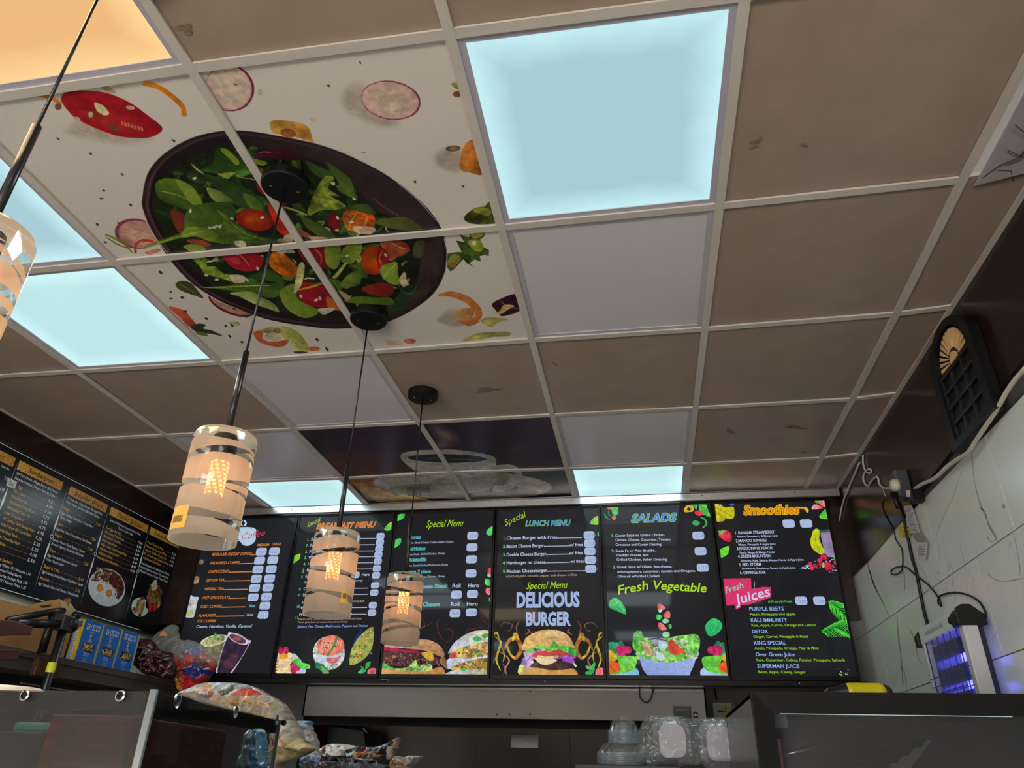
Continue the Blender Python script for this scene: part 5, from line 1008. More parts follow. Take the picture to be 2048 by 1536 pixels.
t.txt('Fresh', 205, 800, 355, 52, (130, 226, 190), shear=0.3, lift=0.0015, y1=750, bold=0.005); t.txt('Juices', 300, 885, 572, 84, (216, 214, 250), shear=0.2, bold=0.014, out=(226, 50, 110), outw=0.08, lift=0.0015, y1=815)
t.txt('$1.50 extra for Protein', 548, 870, 745, 18, (90, 220, 100), shear=0.2, bold=0.01)
for w, x0, x1, y, sb, sx0, sx1, sy in (('PURPLE BEETS', 397, 680, 935, 'Peach, Pineapple and apple', 402, 770, 975), ('KALE IMMUNITY', 410, 705, 1027, 'Kale, Apple, Carrot, Orange and Lemon', 415, 937, 1063), ('DETOX', 422, 550, 1118, 'Ginger, Carrot, Pineapple & Parsli', 430, 877, 1155), ('KING SPECIAL', 435, 697, 1210, 'Apple, Pineapple, Orange, Pear & Mint', 442, 960, 1248), ('Over Green Juice', 448, 768, 1303, 'Kale, Cucumber, Celery, Parsley, Pineapple, Spinach', 455, 1172, 1343), ('SUPERMAN JUICE', 462, 803, 1397, 'Beats, Apple, Celery, Ginger', 470, 853, 1440)):
    t.txt(w, x0, y, x1, 31, (150, 190, 244), bold=0.014); t.txt(sb, sx0, sy, sx1, 22, (150, 216, 40), bold=0.008)
def a(A):
    A.poly(S8((95,68),(150,68),(200,100),(265,95),(278,130),(275,180),(240,195),(190,180),(130,130),(100,110)), (226, 214, 30), (190, 190, 20), nz=0.15); A.poly(S8((105,130),(150,140),(200,185),(195,210),(150,218),(118,205)), (226, 210, 40), (180, 170, 30)); A.stroke(S8((100,90),(180,130),(265,180)), 1.5, (150, 150, 20)); A.ell(*S8((160,70))[0], 4, 3, 0, (90, 100, 180)); A.ell(*S8((258,72))[0], 5, 4, 0, (90, 110, 200))
t.art(92, 62, 285, 222, a, 20)
def a(A):
    A.poly(S8((150,320),(165,290),(200,280),(245,305),(258,350),(240,382),(200,370),(165,345)), (230, 50, 80), (200, 30, 60)); A.poly(S8((145,285),(170,292),(175,275),(185,290),(210,290),(175,312),(160,320)), (90, 206, 80)); 
    for k in range(12): A.ell(*S8((180+(k % 4)*16, 315+(k//4)*14))[0], 0.9, 0.7, 0, (250, 190, 180))
    A.poly(S8((150,500),(150,455),(190,425),(235,415),(232,465),(200,500),(170,508)), (70, 206, 60), (140, 230, 50), rad=1)
t.art(142, 272, 265, 512, a, 21)
def a(A):
    A.poly(S8((900,115),(925,75),(985,92),(990,108),(940,118)), (240, 190, 190), (226, 60, 80)); A.poly(S8((925,50),(1000,42),(1028,60),(1020,98),(990,92),(960,70)), (236, 90, 100), (240, 180, 180)); A.poly(S8((925,50),(950,42),(965,55),(945,68)), (110, 206, 90)); A.poly(S8((962,180),(985,140),(1020,116),(1042,190),(1000,195)), (130, 226, 60), (60, 200, 60), rad=1)
t.art(895, 38, 1048, 198, a, 22)
def a(A):
    R = random.Random(6)
    A.poly(S8((965,285),(1070,280),(1112,490),(1080,505),(1010,500)), (170, 150, 190), (140, 120, 160), sm=False, nz=0.15); A.poly(S8((965,283),(1068,277),(1072,300),(968,305)), (60, 80, 84), sm=False)
    A.poly(S8((912,290),(940,272),(965,290),(965,360),(990,420),(1005,490),(950,470),(905,430),(890,375),(905,320)), (226, 226, 40), (180, 200, 30), nz=0.1); A.stroke(S8((940,300),(935,380),(970,460)), 1.6, (150, 170, 30))
    for k in range(120): x = R.uniform(800, 1125); y = R.uniform(500, 625) if x > 1040 else R.uniform(max(490, 600-(x-800)*0.55), 600-(x-800)*0.05); A.ell(*S8((x, y))[0], R.uniform(0.8, 2), R.uniform(0.8, 1.6), 0, R.choice([(60, 66, 110), (170, 180, 220), (30, 30, 50), (210, 214, 240)]))
    for x, y, r in ((890,555,4),(905,590,5),(940,577,4),(965,530,5),(975,560,5),(1000,500,7),(1030,570,8),(1050,585,6),(1030,595,5)): A.ell(*S8((x, y))[0], r, r, 0, (226, 50, 90), (180, 30, 70), nz=0.4, fine=0.5)
    A.poly(S8((1075,520),(1090,490),(1110,500),(1112,540)), (60, 190, 90)); A.poly(S8((1080,535),(1112,530),(1115,560),(1085,560)), (226, 60, 70)); A.poly(S8((985,560),(1000,545),(1005,580),(990,590)), (170, 200, 90))
t.art(790, 268, 1140, 630, a, 23, 0.0016)
def a(A):
    for rib, n, up, dn in ((((1035,860),(1120,925),(1215,1030)), 17, (70,-8), (8,85)), (((980,1105),(1075,1075),(1160,1110),(1250,1205)), 22, (55,-62), (70,58))):
        q = smooth_loop(rib, 20, False); 
        for k in range(n):
            b_ = q[int(k*(len(q)-1)/n)]; f = 0.45+0.75*math.sin(math.pi*min(1, (k+2)/n))
            for d_ in (up, dn):
                e = (b_[0]+d_[0]*f+14*f, b_[1]+d_[1]*f+6); A.stroke(S8(tuple(b_), ((b_[0]+e[0])/2+3, (b_[1]+e[1])/2-5), e), 1.7, (40, 196, 50), (96, 240, 60), nz=0.25)
        A.stroke(S8(*rib), 1.4, (60, 210, 70))
t.art(970, 845, 1262, 1255, a, 24, 0.0011)
def a(A):
    R = random.Random(2)
    for k in range(14): A.ell(*S8((R.uniform(1090, 1200), R.uniform(1405, 1460)))[0], R.uniform(0.6, 1.4), R.uniform(0.6, 1.2), 0, (200, 226, 150))
    A.stroke(S8((1125,1440),(1138,1455),(1150,1450)), 2, (200, 226, 60))
t.art(1080, 1400, 1210, 1465, a, 25, 0.0012); t.done()
# black rail below the screens
mb = MB(); mb.box((-1.6, 2.88, 1.786), (1.95, 2.95, 1.811)); rl = mb.build('screen_support_rail', M_bezel, bevel=0.002); tag(rl, 'black support rail running under all the menu screens', 'rail')
for px in (565, 1090, 1598): p = ony(px, 1364, 2.88); MB().lathe([(0.004, 0), (0.003, 0.004)], (p.x, 2.88, 1.80), 8, axis=(0, -1, 0), cap1=True).build('bolt', M_chrome, rl)
p = ony(770, 1361, 2.88); MB().tube([(p.x-0.02, 2.877, p.z+0.003), (p.x+0.02, 2.877, p.z+0.002), (p.x+0.012, 2.874, p.z-0.012)], 0.003).build('clip', M_chrome, rl)
# ------------------------------------------------------------------ printed menu board on the side wall
XB_ = -1.797
M_board = print_mat('glossy_board', rough=0.22, spec=0.5)
M_bedge = mat('board_edge', rgb(40, 40, 44), rough=0.35)
bd = thing('menu_board', 'long black printed breakfast menu board on the dark laminate wall', 'menu board')
mb = MB(); mb.box((XW0+0.004, 0.9, 2.035), (XB_-0.001, 3.02, 2.628)); mb.build('backing', M_bedge, bd, bevel=0.002)
m = MB(); pl = lambda u, v, l=0: (XB_+0.0006+l, u, v); m.col = tuple(s2l((20, 21, 28)))
m.quad(pl(0.9, 2.04), pl(3.015, 2.04), pl(3.015, 2.622), pl(0.9, 2.622))
BW = (252, 253, 255); GO = (250, 192, 84)
def L_(u0, v0, u1, v1, w, col=BW):
    m.col = tuple(s2l(col)); d = math.hypot(u1-u0, v1-v0); nx, ny = -(v1-v0)/d*w/2, (u1-u0)/d*w/2
    m.quad(pl(u0+nx, v0+ny, 0.0006), pl(u1+nx, v1+ny, 0.0006), pl(u1-nx, v1-ny, 0.0006), pl(u0-nx, v0-ny, 0.0006))
L_(0.9, 2.614, 2.95, 2.614, 0.003); L_(0.9, 2.046, 2.80, 2.042, 0.003)
for x in (1.355, 1.658, 1.984, 2.294, 2.648):
    m.col = tuple(s2l(BW)); zm = 2.327
    for a, b in ((zm+0.014, 2.585), (zm-0.014, 2.075)): m.add([pl(x, a, 0.0006), pl(x+0.006, a+(b-a)*0.16, 0.0006), pl(x+0.0012, a+(b-a)*0.45, 0.0006), pl(x, b, 0.0006), pl(x-0.0012, a+(b-a)*0.45, 0.0006), pl(x-0.006, a+(b-a)*0.16, 0.0006)], [(0, 1, 2, 3, 4, 5)])
    for a, b in (((-0.011, 0), (0, 0.012)), ((0, 0.012), (0.011, 0)), ((0.011, 0), (0, -0.012)), ((0, -0.012), (-0.011, 0))): L_(x+a[0], zm+a[1], x+b[0], zm+b[1], 0.0025)
def head(x0, x1, t, tw):
    A = Art(x0, 2.541, x1, 2.584, 0.002, lambda x, y: (x, y), (196, 140, 46), int(x0*10))
    A.fill(np.array([(x0, 2.541), (x1, 2.541), (x1, 2.584), (x0, 2.584)]), (244, 184, 84), (214, 152, 60), 0.3, nz=0.3, fine=0.25); A.mesh(m, lambda u, v: pl(u, v, 0.0008))
    for x in (x0+0.022, x1-0.022): m.col = tuple(s2l((226, 190, 110))); m.add([pl(x+0.005*math.cos(k), 2.5625+0.005*math.sin(k), 0.0012) for k in np.linspace(0, 6.28, 8, endpoint=False)], [tuple(range(8))])
    text(m, pl, t, (x0+x1)/2-tw/2, 2.551, tw, 0.024, (40, 26, 16), shear=0.3, lift=0.0014, bold=0.0)
def bt(t, x, z, w=None, cap=0.0125, col=BW, align='l', hs=0.62, bold=0.007): text(m, pl, t, x, z, w, cap, col, lift=0.0008, hscale=hs, align=align, bold=bold)
head(1.37, 1.642, 'Omelettes', 0.15); head(1.665, 1.947, 'Sandwiches', 0.16); head(1.996, 2.279, 'Breakfast Wraps', 0.21); head(2.306, 2.636, 'Platter Special', 0.21); head(2.656, 2.955, 'Sweet Breakfast', 0.22)
for k, (n_, p_) in enumerate((('', '7.49'), ('', '8.99'), ('', '8.99'))): bt(p_, 1.645, 2.475-k*0.05, cap=0.016, align='r')
bt('Home Fries', 1.63, 2.52, cap=0.011, align='r')
bt('On Your Choice of Bagel, Roll or Sliced Bread', 1.672, 2.520, 0.262, 0.013); bt('Make It a Croissant, Wrap or Hero $1.50 Extra', 1.672, 2.498, 0.262, 0.013)
for k, (n_, p_) in enumerate((('Eggs', '3.25'), ('With Cheese', '4.00'), ('With Home Fries', '4.50'), ('With Smoked Turkey Bacon', '4.75'), ('With Smoked Turkey Ham', '4.75'), ('With Turkey Breast', '4.75'), ('W. Turkey / Beef Sausage Patty', '4.75'), ('With Pastrami OR Corned Beef', '5.25'), ('With Sliced Steak', '5.25'), ('With Corned Beef Hash', '5.25'), ('Egg Whites', '4.00'), ('Lox', '5.50'))):
    z = 2.468-k*0.0256; x0 = 1.708 if k == 0 else 1.690; w = 0.0062*len(n_); bt(n_, x0, z, w, 0.0135, GO); L_(x0+w+0.006, z+0.003, 1.886, z+0.003, 0.0016, (170, 120, 50)); bt(p_, 1.933, z, 0.040, 0.0145, BW, 'r', bold=0.01) if False else text(m, pl, p_, 1.893, z, 0.042, 0.0145, BW, lift=0.0008, bold=0.008)
bt('Build Your Sandwich', 1.69, 2.150, 0.13, 0.015, GO)
for k, n_ in enumerate(('Egg .75 / 1 Egg White .75 / Avocado 1.50', 'Turkey Ham, Smoked Turkey Bacon,', 'Corned Beef / Turkey Sausage Patty 1.50', 'Cured Meat 2.50 / Home Fries 1.25')): bt(n_, 1.672, 2.130-k*0.0205, 0.265 if k != 1 else 0.22, 0.0125)
m.col = tuple(s2l((216, 220, 216))); m.quad(pl(1.642, 2.455, 0.0016), pl(1.692, 2.455, 0.0016), pl(1.692, 2.490, 0.0016), pl(1.642, 2.490, 0.0016)); text(m, pl, 'Two', 1.648, 2.463, 0.034, 0.018, (50, 50, 60), lift=0.0022, shear=0.2)
bt('All Made with 3 Eggs (Except The Bagel) Plus:', 1.998, 2.520, 0.262, 0.0125); bt('Whole wheat, Spinach or Sun-dried Tomato', 1.998, 2.500, 0.25, 0.0125)
for n_, z, p_, ls in (('Meaty', 2.466, '7.50', ('Eggs / Smoked Turkey Bacon / Turkey Ham /', 'Turkey Sausage')), ('Lean', 2.388, '7.50', ('Egg White / Sliced Turkey Breast / Red Tomato',)), ('Veggie', 2.336, '7.50', ('Spinach / Onion / Green Peppers / Tomato', 'Broccoli / Spinach / Portobello Mushroom')), ('Slope', 2.262, '7.50', ('Eggs / Portobello Mushroom / Spinach', 'Onion / Sharp Cheddar')), ('Bagel & Cafe', 2.184, '8.99', ('Eggs / Atlantic Smoked Salmon / Red Onion / Capers',)), ('Mexican', 2.130, '7.50', ('Eggs / Spanish Onion / Red Tomato / Sharp Cheddar',))):
    w = 0.0085*len(n_); bt(n_, 1.995, z, w, 0.0145, GO); L_(1.995+w+0.006, z+0.004, 2.225, z+0.004, 0.0016, (170, 120, 50)); text(m, pl, p_, 2.232, z-0.003, 0.036, 0.0145, GO, lift=0.0008, bold=0.006)
    for k, l_ in enumerate(ls): bt(l_, 1.995, z-0.0245-k*0.020, 0.0056*len(l_), 0.0125)
bt('Served With Fresh Seasoned Home Fries,', 2.322, 2.512, 0.27, 0.0125); bt('Toast & Small Coffee', 2.40, 2.492, 0.13, 0.0125)
for k, (n_, p_) in enumerate((('Two Eggs, Any Style', '7.00'), ('With Smoked Turkey Bacon', '8.99'), ('With Smoked Turkey Ham', '8.99'), ('With Turkey Breast', '8.99'), ('With Turkey / Beef Sausage Patty', '8.99'), ('With Sliced Corned Beef', '8.99'), ('With Sliced Steak', '8.99'), ('With Any Hero\'s Bread Meat', '8.99'))):
    z = 2.468-k*0.0222; w = 0.0066*len(n_); bt(n_, 2.312, z, w, 0.0135, GO); L_(2.312+w+0.004, z+0.003, 2.57, z+0.003, 0.0014, (170, 120, 50)); text(m, pl, p_, 2.585, z, 0.038, 0.0135, BW, lift=0.0008, bold=0.008)
for k, (n_, p_) in enumerate((('French Toast (2 Pcs)', '5.99'), ('Buttermilk Pancakes (2Pcs)', '5.99'), ('Belgian Waffle (1 Large Pc)', '5.99'), ('W. Strawberries, Banana (1 Pcs)', '6.99'), ('Add Bananas $1.00 Extra', ''))):
    z = 2.492-k*0.0222; w = min(0.24, 0.0075*len(n_)); bt(n_, 2.660, z, w, 0.0135, GO); L_(2.66+w+0.003, z+0.003, 2.90, z+0.003, 0.0014, (170, 120, 50)); text(m, pl, p_, 2.905, z, 0.036, 0.0135, BW, lift=0.0008, bold=0.008) if p_ else None
for k, n_ in enumerate(('Fresh Strawberries / Fresh Blueberries / Walnuts', 'Fresh Blackberries / Nutella / Chocolate Chips', 'Whitelett / Coconut / Honey / Peanut Butter')): bt(n_, 2.658, 2.372-k*0.0205, 0.27, 0.0125)
idf = lambda x, y: (x, y)
def wash(u0, v0, u1, v1, seed, fn, res=0.002, lift=0.0009):
    A = Art(u0, v0, u1, v1, res, idf, None, seed); fn(A); A.mesh(m, lambda u, v: pl(u, v, lift), masked=True)
def a(A):
    R = random.Random(1)
    A.ell(2.448, 2.194, 0.142, 0.092, 0, (206, 216, 222), (226, 232, 236), nz=0.05)
    A.fill(np.array([(2.32, 2.20), (2.34, 2.245), (2.39, 2.275), (2.46, 2.282), (2.53, 2.265), (2.575, 2.225), (2.58, 2.19), (2.55, 2.15), (2.52, 2.20), (2.44, 2.22), (2.38, 2.205)]), (96, 46, 40), (76, 34, 36), 0.2, nz=0.6, fine=0.6)
    for k in range(90): A.ell(R.uniform(2.33, 2.45), R.uniform(2.21, 2.27), R.uniform(0.003, 0.008), R.uniform(0.003, 0.007), R.uniform(0, 90), R.choice([(206, 190, 150), (170, 140, 100), (230, 220, 190), (90, 60, 50), (120, 60, 50)]))
    for k in range(60): A.ell(R.uniform(2.46, 2.575), R.uniform(2.16, 2.27), R.uniform(0.003, 0.01), R.uniform(0.002, 0.005), R.uniform(0, 90), R.choice([(120, 50, 44), (90, 36, 36), (150, 70, 56), (60, 26, 30)]))
    for x, z in ((2.392, 2.178), (2.468, 2.168)): A.ell(x, z, 0.052, 0.038, 10, (236, 238, 240), (216, 222, 228), jag=0.05, nz=0.08); A.ell(x+0.003, z+0.002, 0.0235, 0.019, 0, (236, 170, 70), (206, 120, 40), nz=0.1)
wash(2.30, 2.095, 2.595, 2.29, 71, a)
def a(A):
    R = random.Random(2)
    A.ell(2.745, 2.155, 0.076, 0.050, 0, (196, 212, 206), (226, 236, 230), nz=0.08); 
    for k in range(6): A.ell(2.742, 2.132+k*0.010, 0.036, 0.009, 0, (214, 180, 110), (120, 84, 44), nz=0.2)
    for x, z, c in ((2.735, 2.198, (170, 70, 60)), (2.75, 2.205, (90, 60, 100)), (2.755, 2.19, (200, 180, 150)), (2.70, 2.135, (180, 60, 60)), (2.715, 2.125, (200, 80, 70)), (2.76, 2.115, (60, 90, 60))): A.ell(x, z, 0.013, 0.010, 0, c, nz=0.5)
wash(2.665, 2.10, 2.825, 2.212, 72, a)
def a(A):
    A.fill(np.array([(2.775, 2.215), (2.782, 2.29), (2.81, 2.30), (2.87, 2.298), (2.905, 2.27), (2.905, 2.215), (2.87, 2.195), (2.80, 2.195)]), (180, 120, 56), (120, 74, 36), 0.3, nz=0.7, fine=0.6)
    for k in range(6): A.fill(np.array([(2.785+k*0.02, 2.225), (2.793+k*0.02, 2.225), (2.79+k*0.02, 2.238), (2.782+k*0.02, 2.238)]), (60, 34, 20)); A.fill(np.array([(2.79+k*0.019, 2.25), (2.797+k*0.019, 2.25), (2.80+k*0.019, 2.262)]), (50, 30, 20))
    A.ell(2.818, 2.292, 0.024, 0.03, 0, (236, 230, 216), nz=0.1); 
    for k in range(3): A.fill(np.array([(2.803+k*0.013, 2.27), (2.807+k*0.013, 2.27), (2.809+k*0.011, 2.315), (2.806+k*0.011, 2.315)]), (40, 26, 22))
    for x, z in ((2.80, 2.185), (2.83, 2.17), (2.868, 2.18)): A.ell(x, z, 0.020, 0.026, 0, (216, 60, 56), (170, 30, 36), nz=0.2)
    A.ell(2.85, 2.208, 0.02, 0.009, 20, (90, 140, 60)); A.ell(2.90, 2.20, 0.012, 0.02, 0, (190, 160, 60))
wash(2.765, 2.138, 2.92, 2.322, 73, a)
m.build('printed_face', M_board, bd, colattr=True); settle(bd, (XB_, 2.0, 2.035))

# ------------------------------------------------------------------ wall shelf and what stands on it
M_shelf = mat('dark_shelf', rgb(74, 66, 58), rough=0.5, nz=0.15, nscale=8, stretch=(1, 0.1, 4))
sh = thing('wall_shelf', 'dark brown wall shelf carrying pasta boxes and a cardboard box', 'shelf')
mb = MB(); mb.box((XW0, 0.6, 1.748), (-1.485, 2.99, 1.776)); mb.build('board', M_shelf, sh, bevel=0.002)
mb = MB(); mb.box((-1.52, 0.6, 1.700), (-1.49, 2.99, 1.748)); mb.build('front_rail', M_shelf, sh, bevel=0.002)
mb = MB(); mb.box((-1.50, 1.75, 1.655), (-1.494, 2.99, 1.66)); mb.build('trim_strip', mat('pale_strip', rgb(120, 96, 74), rough=0.5), sh)
settle(sh, (-1.65, 1.8, 1.70))
M_card = mat('cardboard', rgb(168, 122, 72), rough=0.8, nz=0.08, nscale=30)
M_cardl = mat('torn_cardboard', rgb(186, 162, 124), rough=0.85, nz=0.1, nscale=40)
B1 = lambda x, y: (x/6.827, 1180+y/6.827)
cb = thing('cardboard_box', 'open torn brown cardboard box on the wall shelf next to the blue pasta boxes', 'box')
xf = -1.535
def bq(pts, X=xf, X2=None): return [onx(*B1(*p), X if X2 is None else X2[i]) for i, p in enumerate(pts)]
mb = MB(); y0, y1, z0, z1 = 1.50, 1.992, 1.7765, 1.952
mb.box((XW0+0.03, y0, z0), (XW0+0.034, y1, z1)); mb.box((xf-0.004, y0, z0), (xf, y1, z1-0.01)); mb.box((XW0+0.03, y0, z0), (xf, y0+0.004, z1)); mb.box((XW0+0.03, y1-0.004, z0), (xf, y1, z1-0.02)); mb.box((XW0+0.03, y0, z0), (xf, y1, z0+0.004))
mb.build('carton', M_card, cb)
f1 = bq(((330, 345), (460, 190), (640, 150), (820, 120), (872, 268), (740, 290)), X2=[xf, xf-0.05, xf-0.05, xf-0.05, xf, xf])
mb = MB(); mb.prism(f1, (-0.004, 0, 0)); fl = mb.build('flap', M_card, cb)
f2 = bq(((70, 395), (330, 225), (432, 215), (345, 335)), X2=[xf, xf-0.06, xf-0.06, xf]); MB().prism(f2, (-0.004, 0, 0)).build('flap', M_card, cb)
f3 = bq(((820, 125), (905, 170), (940, 250), (965, 180), (1070, 325), (1015, 335), (1015, 400), (900, 425), (800, 420), (868, 340)), X=xf+0.004); MB().prism(f3, (-0.003, 0, 0)).build('torn_flap', M_cardl, cb)
f4 = bq(((880, 125), (968, 115), (970, 200), (940, 275), (885, 150)), X=xf-0.002); MB().prism(f4, (-0.004, 0, 0)).build('flap', mat('orange_card', rgb(176, 112, 54), rough=0.8), cb)
mb = MB(); mb.box((xf+0.0004, y1-0.012, z0), (xf+0.002, y1-0.004, z1-0.02)); mb.build('dark_edge', M_black, cb)
pq = bq(((545, 215), (680, 195), (682, 205), (547, 226)), X=xf-0.028); MB().prism(pq, (0.012, 0, 0)).build('print', mat('brown_ink', rgb(70, 44, 26), rough=0.8), fl)
settle(cb, (-1.66, 1.75, z0))
# pasta boxes
M_pasta = print_mat('pasta_box_print', rough=0.4)
def pasta(y0, first, label):
    w, h, d = 0.131, 0.172, 0.045; X = -1.4995; z0 = 1.7765; t = thing('pasta_box', label, 'box', 'blue pasta boxes on the wall shelf')
    m = MB(); m.col = tuple(s2l((236, 190, 20))); m.box((X-d, y0, z0), (X-0.0008, y0+w, z0+h))
    def pf(A):
        A.fill(np.array([(y0, z0), (y0+w, z0), (y0+w, z0+h), (y0, z0+h)]), (18, 104, 190), (24, 110, 200), nz=0.06, fine=0.04)
        A.fill(np.array([(y0+w-0.010, z0), (y0+w, z0), (y0+w, z0+h), (y0+w-0.010, z0+h)]), (230, 190, 40), nz=0.05); A.fill(np.array([(y0+w-0.0065, z0), (y0+w-0.003, z0), (y0+w-0.003, z0+h), (y0+w-0.0065, z0+h)]), (150, 140, 90), nz=0)
        R = random.Random(int(y0*50)); cx_, cz = y0+w*0.47, z0+0.062
        A.fill(np.array([(cx_-0.040, cz-0.016), (cx_+0.040, cz-0.020), (cx_+0.043, cz+0.014), (cx_-0.036, cz+0.020)]), (60, 40, 24), nz=0.2)
        for k in range(36): a0 = R.uniform(0, 3.14); x, z = cx_+R.uniform(-0.032, 0.034), cz+R.uniform(-0.012, 0.012); A.ell(x, z, R.uniform(0.004, 0.009), 0.002, math.degrees(a0), R.choice([(214, 186, 96), (190, 160, 76), (230, 206, 130)]))
        A.ell(cx_, z0+0.108, 0.007, 0.016, 0, (220, 214, 200), nz=0.4); A.ell(cx_+0.004, z0+0.120, 0.004, 0.005, 0, (206, 60, 60)); A.ell(cx_-0.004, z0+0.098, 0.005, 0.007, 0, (200, 80, 60)); A.ell(cx_+0.003, z0+0.104, 0.005, 0.006, 0, (90, 130, 80))
    A = Art(y0, z0, y0+w, z0+h, 0.0016, idf, (18, 104, 190), 5); pf(A); P = lambda u, v, l=0: (X+l, u, v); A.mesh(m, P)
    text(m, P, 'DE CECCO', y0+0.018, z0+0.134, 0.088, 0.026, (240, 244, 250), lift=0.0008, bold=0.01)
    for tx, z, cp, ww in (('Pasta No 34', 0.124, 0.005, 0.04), ('FUSILLI', 0.088, 0.005, 0.03), ('n. 34', 0.083, 0.004, 0.02), ('ENRICHED', 0.034, 0.0055, 0.036), ('FUSILLI', 0.026, 0.0055, 0.034), ('made in Italy', 0.018, 0.0035, 0.04), ('1 lb', 0.010, 0.005, 0.022), ('NET WT 16 OZ', 0.003, 0.0035, 0.034)): text(m, P, tx, y0+w*0.47-ww/2, z0+z, ww, cp, (236, 240, 250) if tx != 'made in Italy' else (226, 190, 80), lift=0.0008)
    if first:   # the end face seen from the camera
        Q = lambda u, v, l=0: (u, y0-0.0004-l, v); m.col = tuple(s2l((206, 206, 204))); m.quad(Q(X-d+0.002, z0+0.002), Q(X-0.016, z0+0.002), Q(X-0.016, z0+0.125), Q(X-d+0.002, z0+0.125))
        m.col = tuple(s2l((60, 60, 64)))
        for k in range(14): m.quad(Q(X-d+0.005, z0+0.008+k*0.008, 0.0004), Q(X-0.019-(k % 3)*0.003, z0+0.008+k*0.008, 0.0004), Q(X-0.019-(k % 3)*0.003, z0+0.0105+k*0.008, 0.0004), Q(X-d+0.005, z0+0.0105+k*0.008, 0.0004))
        m.col = tuple(s2l((18, 104, 190))); m.quad(Q(X-d+0.004, z0+0.142), Q(X-0.012, z0+0.142), Q(X-0.012, z0+0.166), Q(X-d+0.004, z0+0.166)); text(m, Q, 'CO', X-d+0.008, z0+0.148, 0.016, 0.012, (236, 240, 250), lift=0.0006)
    m.build('carton', M_pasta, t, colattr=True); settle(t, (X-d/2, y0+w/2, z0)); return t
pasta(2.004, True, 'blue pasta box with its nutrition side showing beside the cardboard box'); pasta(2.1365, False, 'middle one of the three blue pasta boxes'); pasta(2.269, False, 'blue pasta box touching the dark purple plastic wrapped bundle')

# ------------------------------------------------------------------ pillows: bags and soft packs
def pillow(name, poly, Y, th, mats, parent=None, paint=None, res=0.004, seed=1, wr=0.25, wf=40.0, bg=(200, 200, 200), smooth_poly=True, ridge=False, to=None, edge=0.35):
    """closed soft pack: outline (photo pixels read at depth Y), swelling th towards both sides"""
    to = to or (lambda x, y: ony(x, y, Y)); f2 = lambda x, y: (lambda p: (p.x, p.z))(to(x, y))
    q = smooth_loop(poly, 5) if smooth_poly else np.array(poly, float); UV = np.array([f2(x, y) for x, y in q])
    u0, v0 = UV.min(0); u1, v1 = UV.max(0); A = Art(u0, v0, u1, v1, res, f2, None, seed); A.fill(UV, bg, nz=0.05, fine=0.03)
    if paint: A.opaque = True; al = A.a.copy(); paint(A); A.a = al
    C, AL = A.arrays(); u = np.linspace(u0, u1, A.w); v = np.linspace(v0, v1, A.h); U, V = np.meshgrid(u, v)
    D = np.full(U.shape, 1e9)
    for i in range(len(UV)):
        a, b = UV[i], UV[(i+1) % len(UV)]; ab = b-a; L2 = (ab**2).sum()+1e-12; t = np.clip(((U-a[0])*ab[0]+(V-a[1])*ab[1])/L2, 0, 1)
        D = np.minimum(D, np.hypot(U-a[0]-ab[0]*t, V-a[1]-ab[1]*t))
    Dm = min(u1-u0, v1-v0)*edge; hgt = np.sqrt(np.clip(1-(1-np.clip(D/Dm, 0, 1))**2, 0, 1))
    N = np.array([[noise.noise(Vector((x*wf, z*wf, seed))) for x in u] for z in v]); N2 = np.array([[noise.noise(Vector((x*wf*2.7, z*wf*2.7, seed+9))) for x in u] for z in v])
    Wk = (1-2*np.abs(N))*0.8+(0.5-np.abs(N2))*0.5 if ridge else N+0.5*N2
    off = th*hgt*(1+wr*Wk*2)
    ok = AL > 0.5; F = ok[:-1, :-1] & ok[:-1, 1:] & ok[1:, 1:] & ok[1:, :-1]; idx = np.arange(U.size).reshape(U.shape)
    Q = np.stack([idx[:-1, :-1], idx[:-1, 1:], idx[1:, 1:], idx[1:, :-1]], -1)[F]
    used = np.zeros(U.size, bool); used[Q.ravel()] = True; rem = np.cumsum(used)-1; n = int(used.sum())
    mb = MB(); Uf, Vf, Of = U.ravel()[used], V.ravel()[used], off.ravel()[used]; Cf = C.reshape(-1, 3)[used]
    mb.v = [(a, Y-o, c) for a, o, c in zip(Uf, Of, Vf)]+[(a, Y+o, c) for a, o, c in zip(Uf, Of, Vf)]; mb.c = [tuple(c) for c in Cf]*2
    Qr = rem[Q]; mb.f = [tuple(f) for f in Qr]+[tuple((f+n)[::-1]) for f in Qr]
    # side wall joining both skins
    cnt = {}
    for f in Qr:
        for k in range(4): e = (f[k], f[(k+1) % 4]); cnt[tuple(sorted(e))] = None if tuple(sorted(e)) in cnt else e
    mb.f += [(int(e[0]), int(e[0]+n), int(e[1]+n), int(e[1])) for e in cnt.values() if e is not None]; mb.mi = [0]*len(mb.f)
    o = mb.build(name, mats, parent, smooth=True, colattr=True); return o
M_bag = print_mat('printed_plastic', rough=0.22, spec=0.7, coat=0.4)
M_matte = print_mat('matte_print', rough=0.6, spec=0.3)
M_film = glassy('clear_film', clear=0.80, rough=0.12, body=(0.85, 0.86, 0.88, 1), bump=0.6, bscale=28)
M_film2 = glassy('cloudy_film', clear=0.74, rough=0.18, body=(0.85, 0.84, 0.80, 1), bump=0.7, bscale=22)
B2 = lambda *p: [(250+x/4.86, 1220+y/4.86) for x, y in p]
pb = thing('plastic_wrapped_bundle', 'dark purple goods in crinkled shiny plastic beside the last pasta box', 'bag')
poly = B2((150,290),(200,275),(260,290),(330,380),(440,420),(470,500),(480,600),(460,660),(380,668),(300,650),(200,630),(120,560),(75,520),(90,440),(130,380))
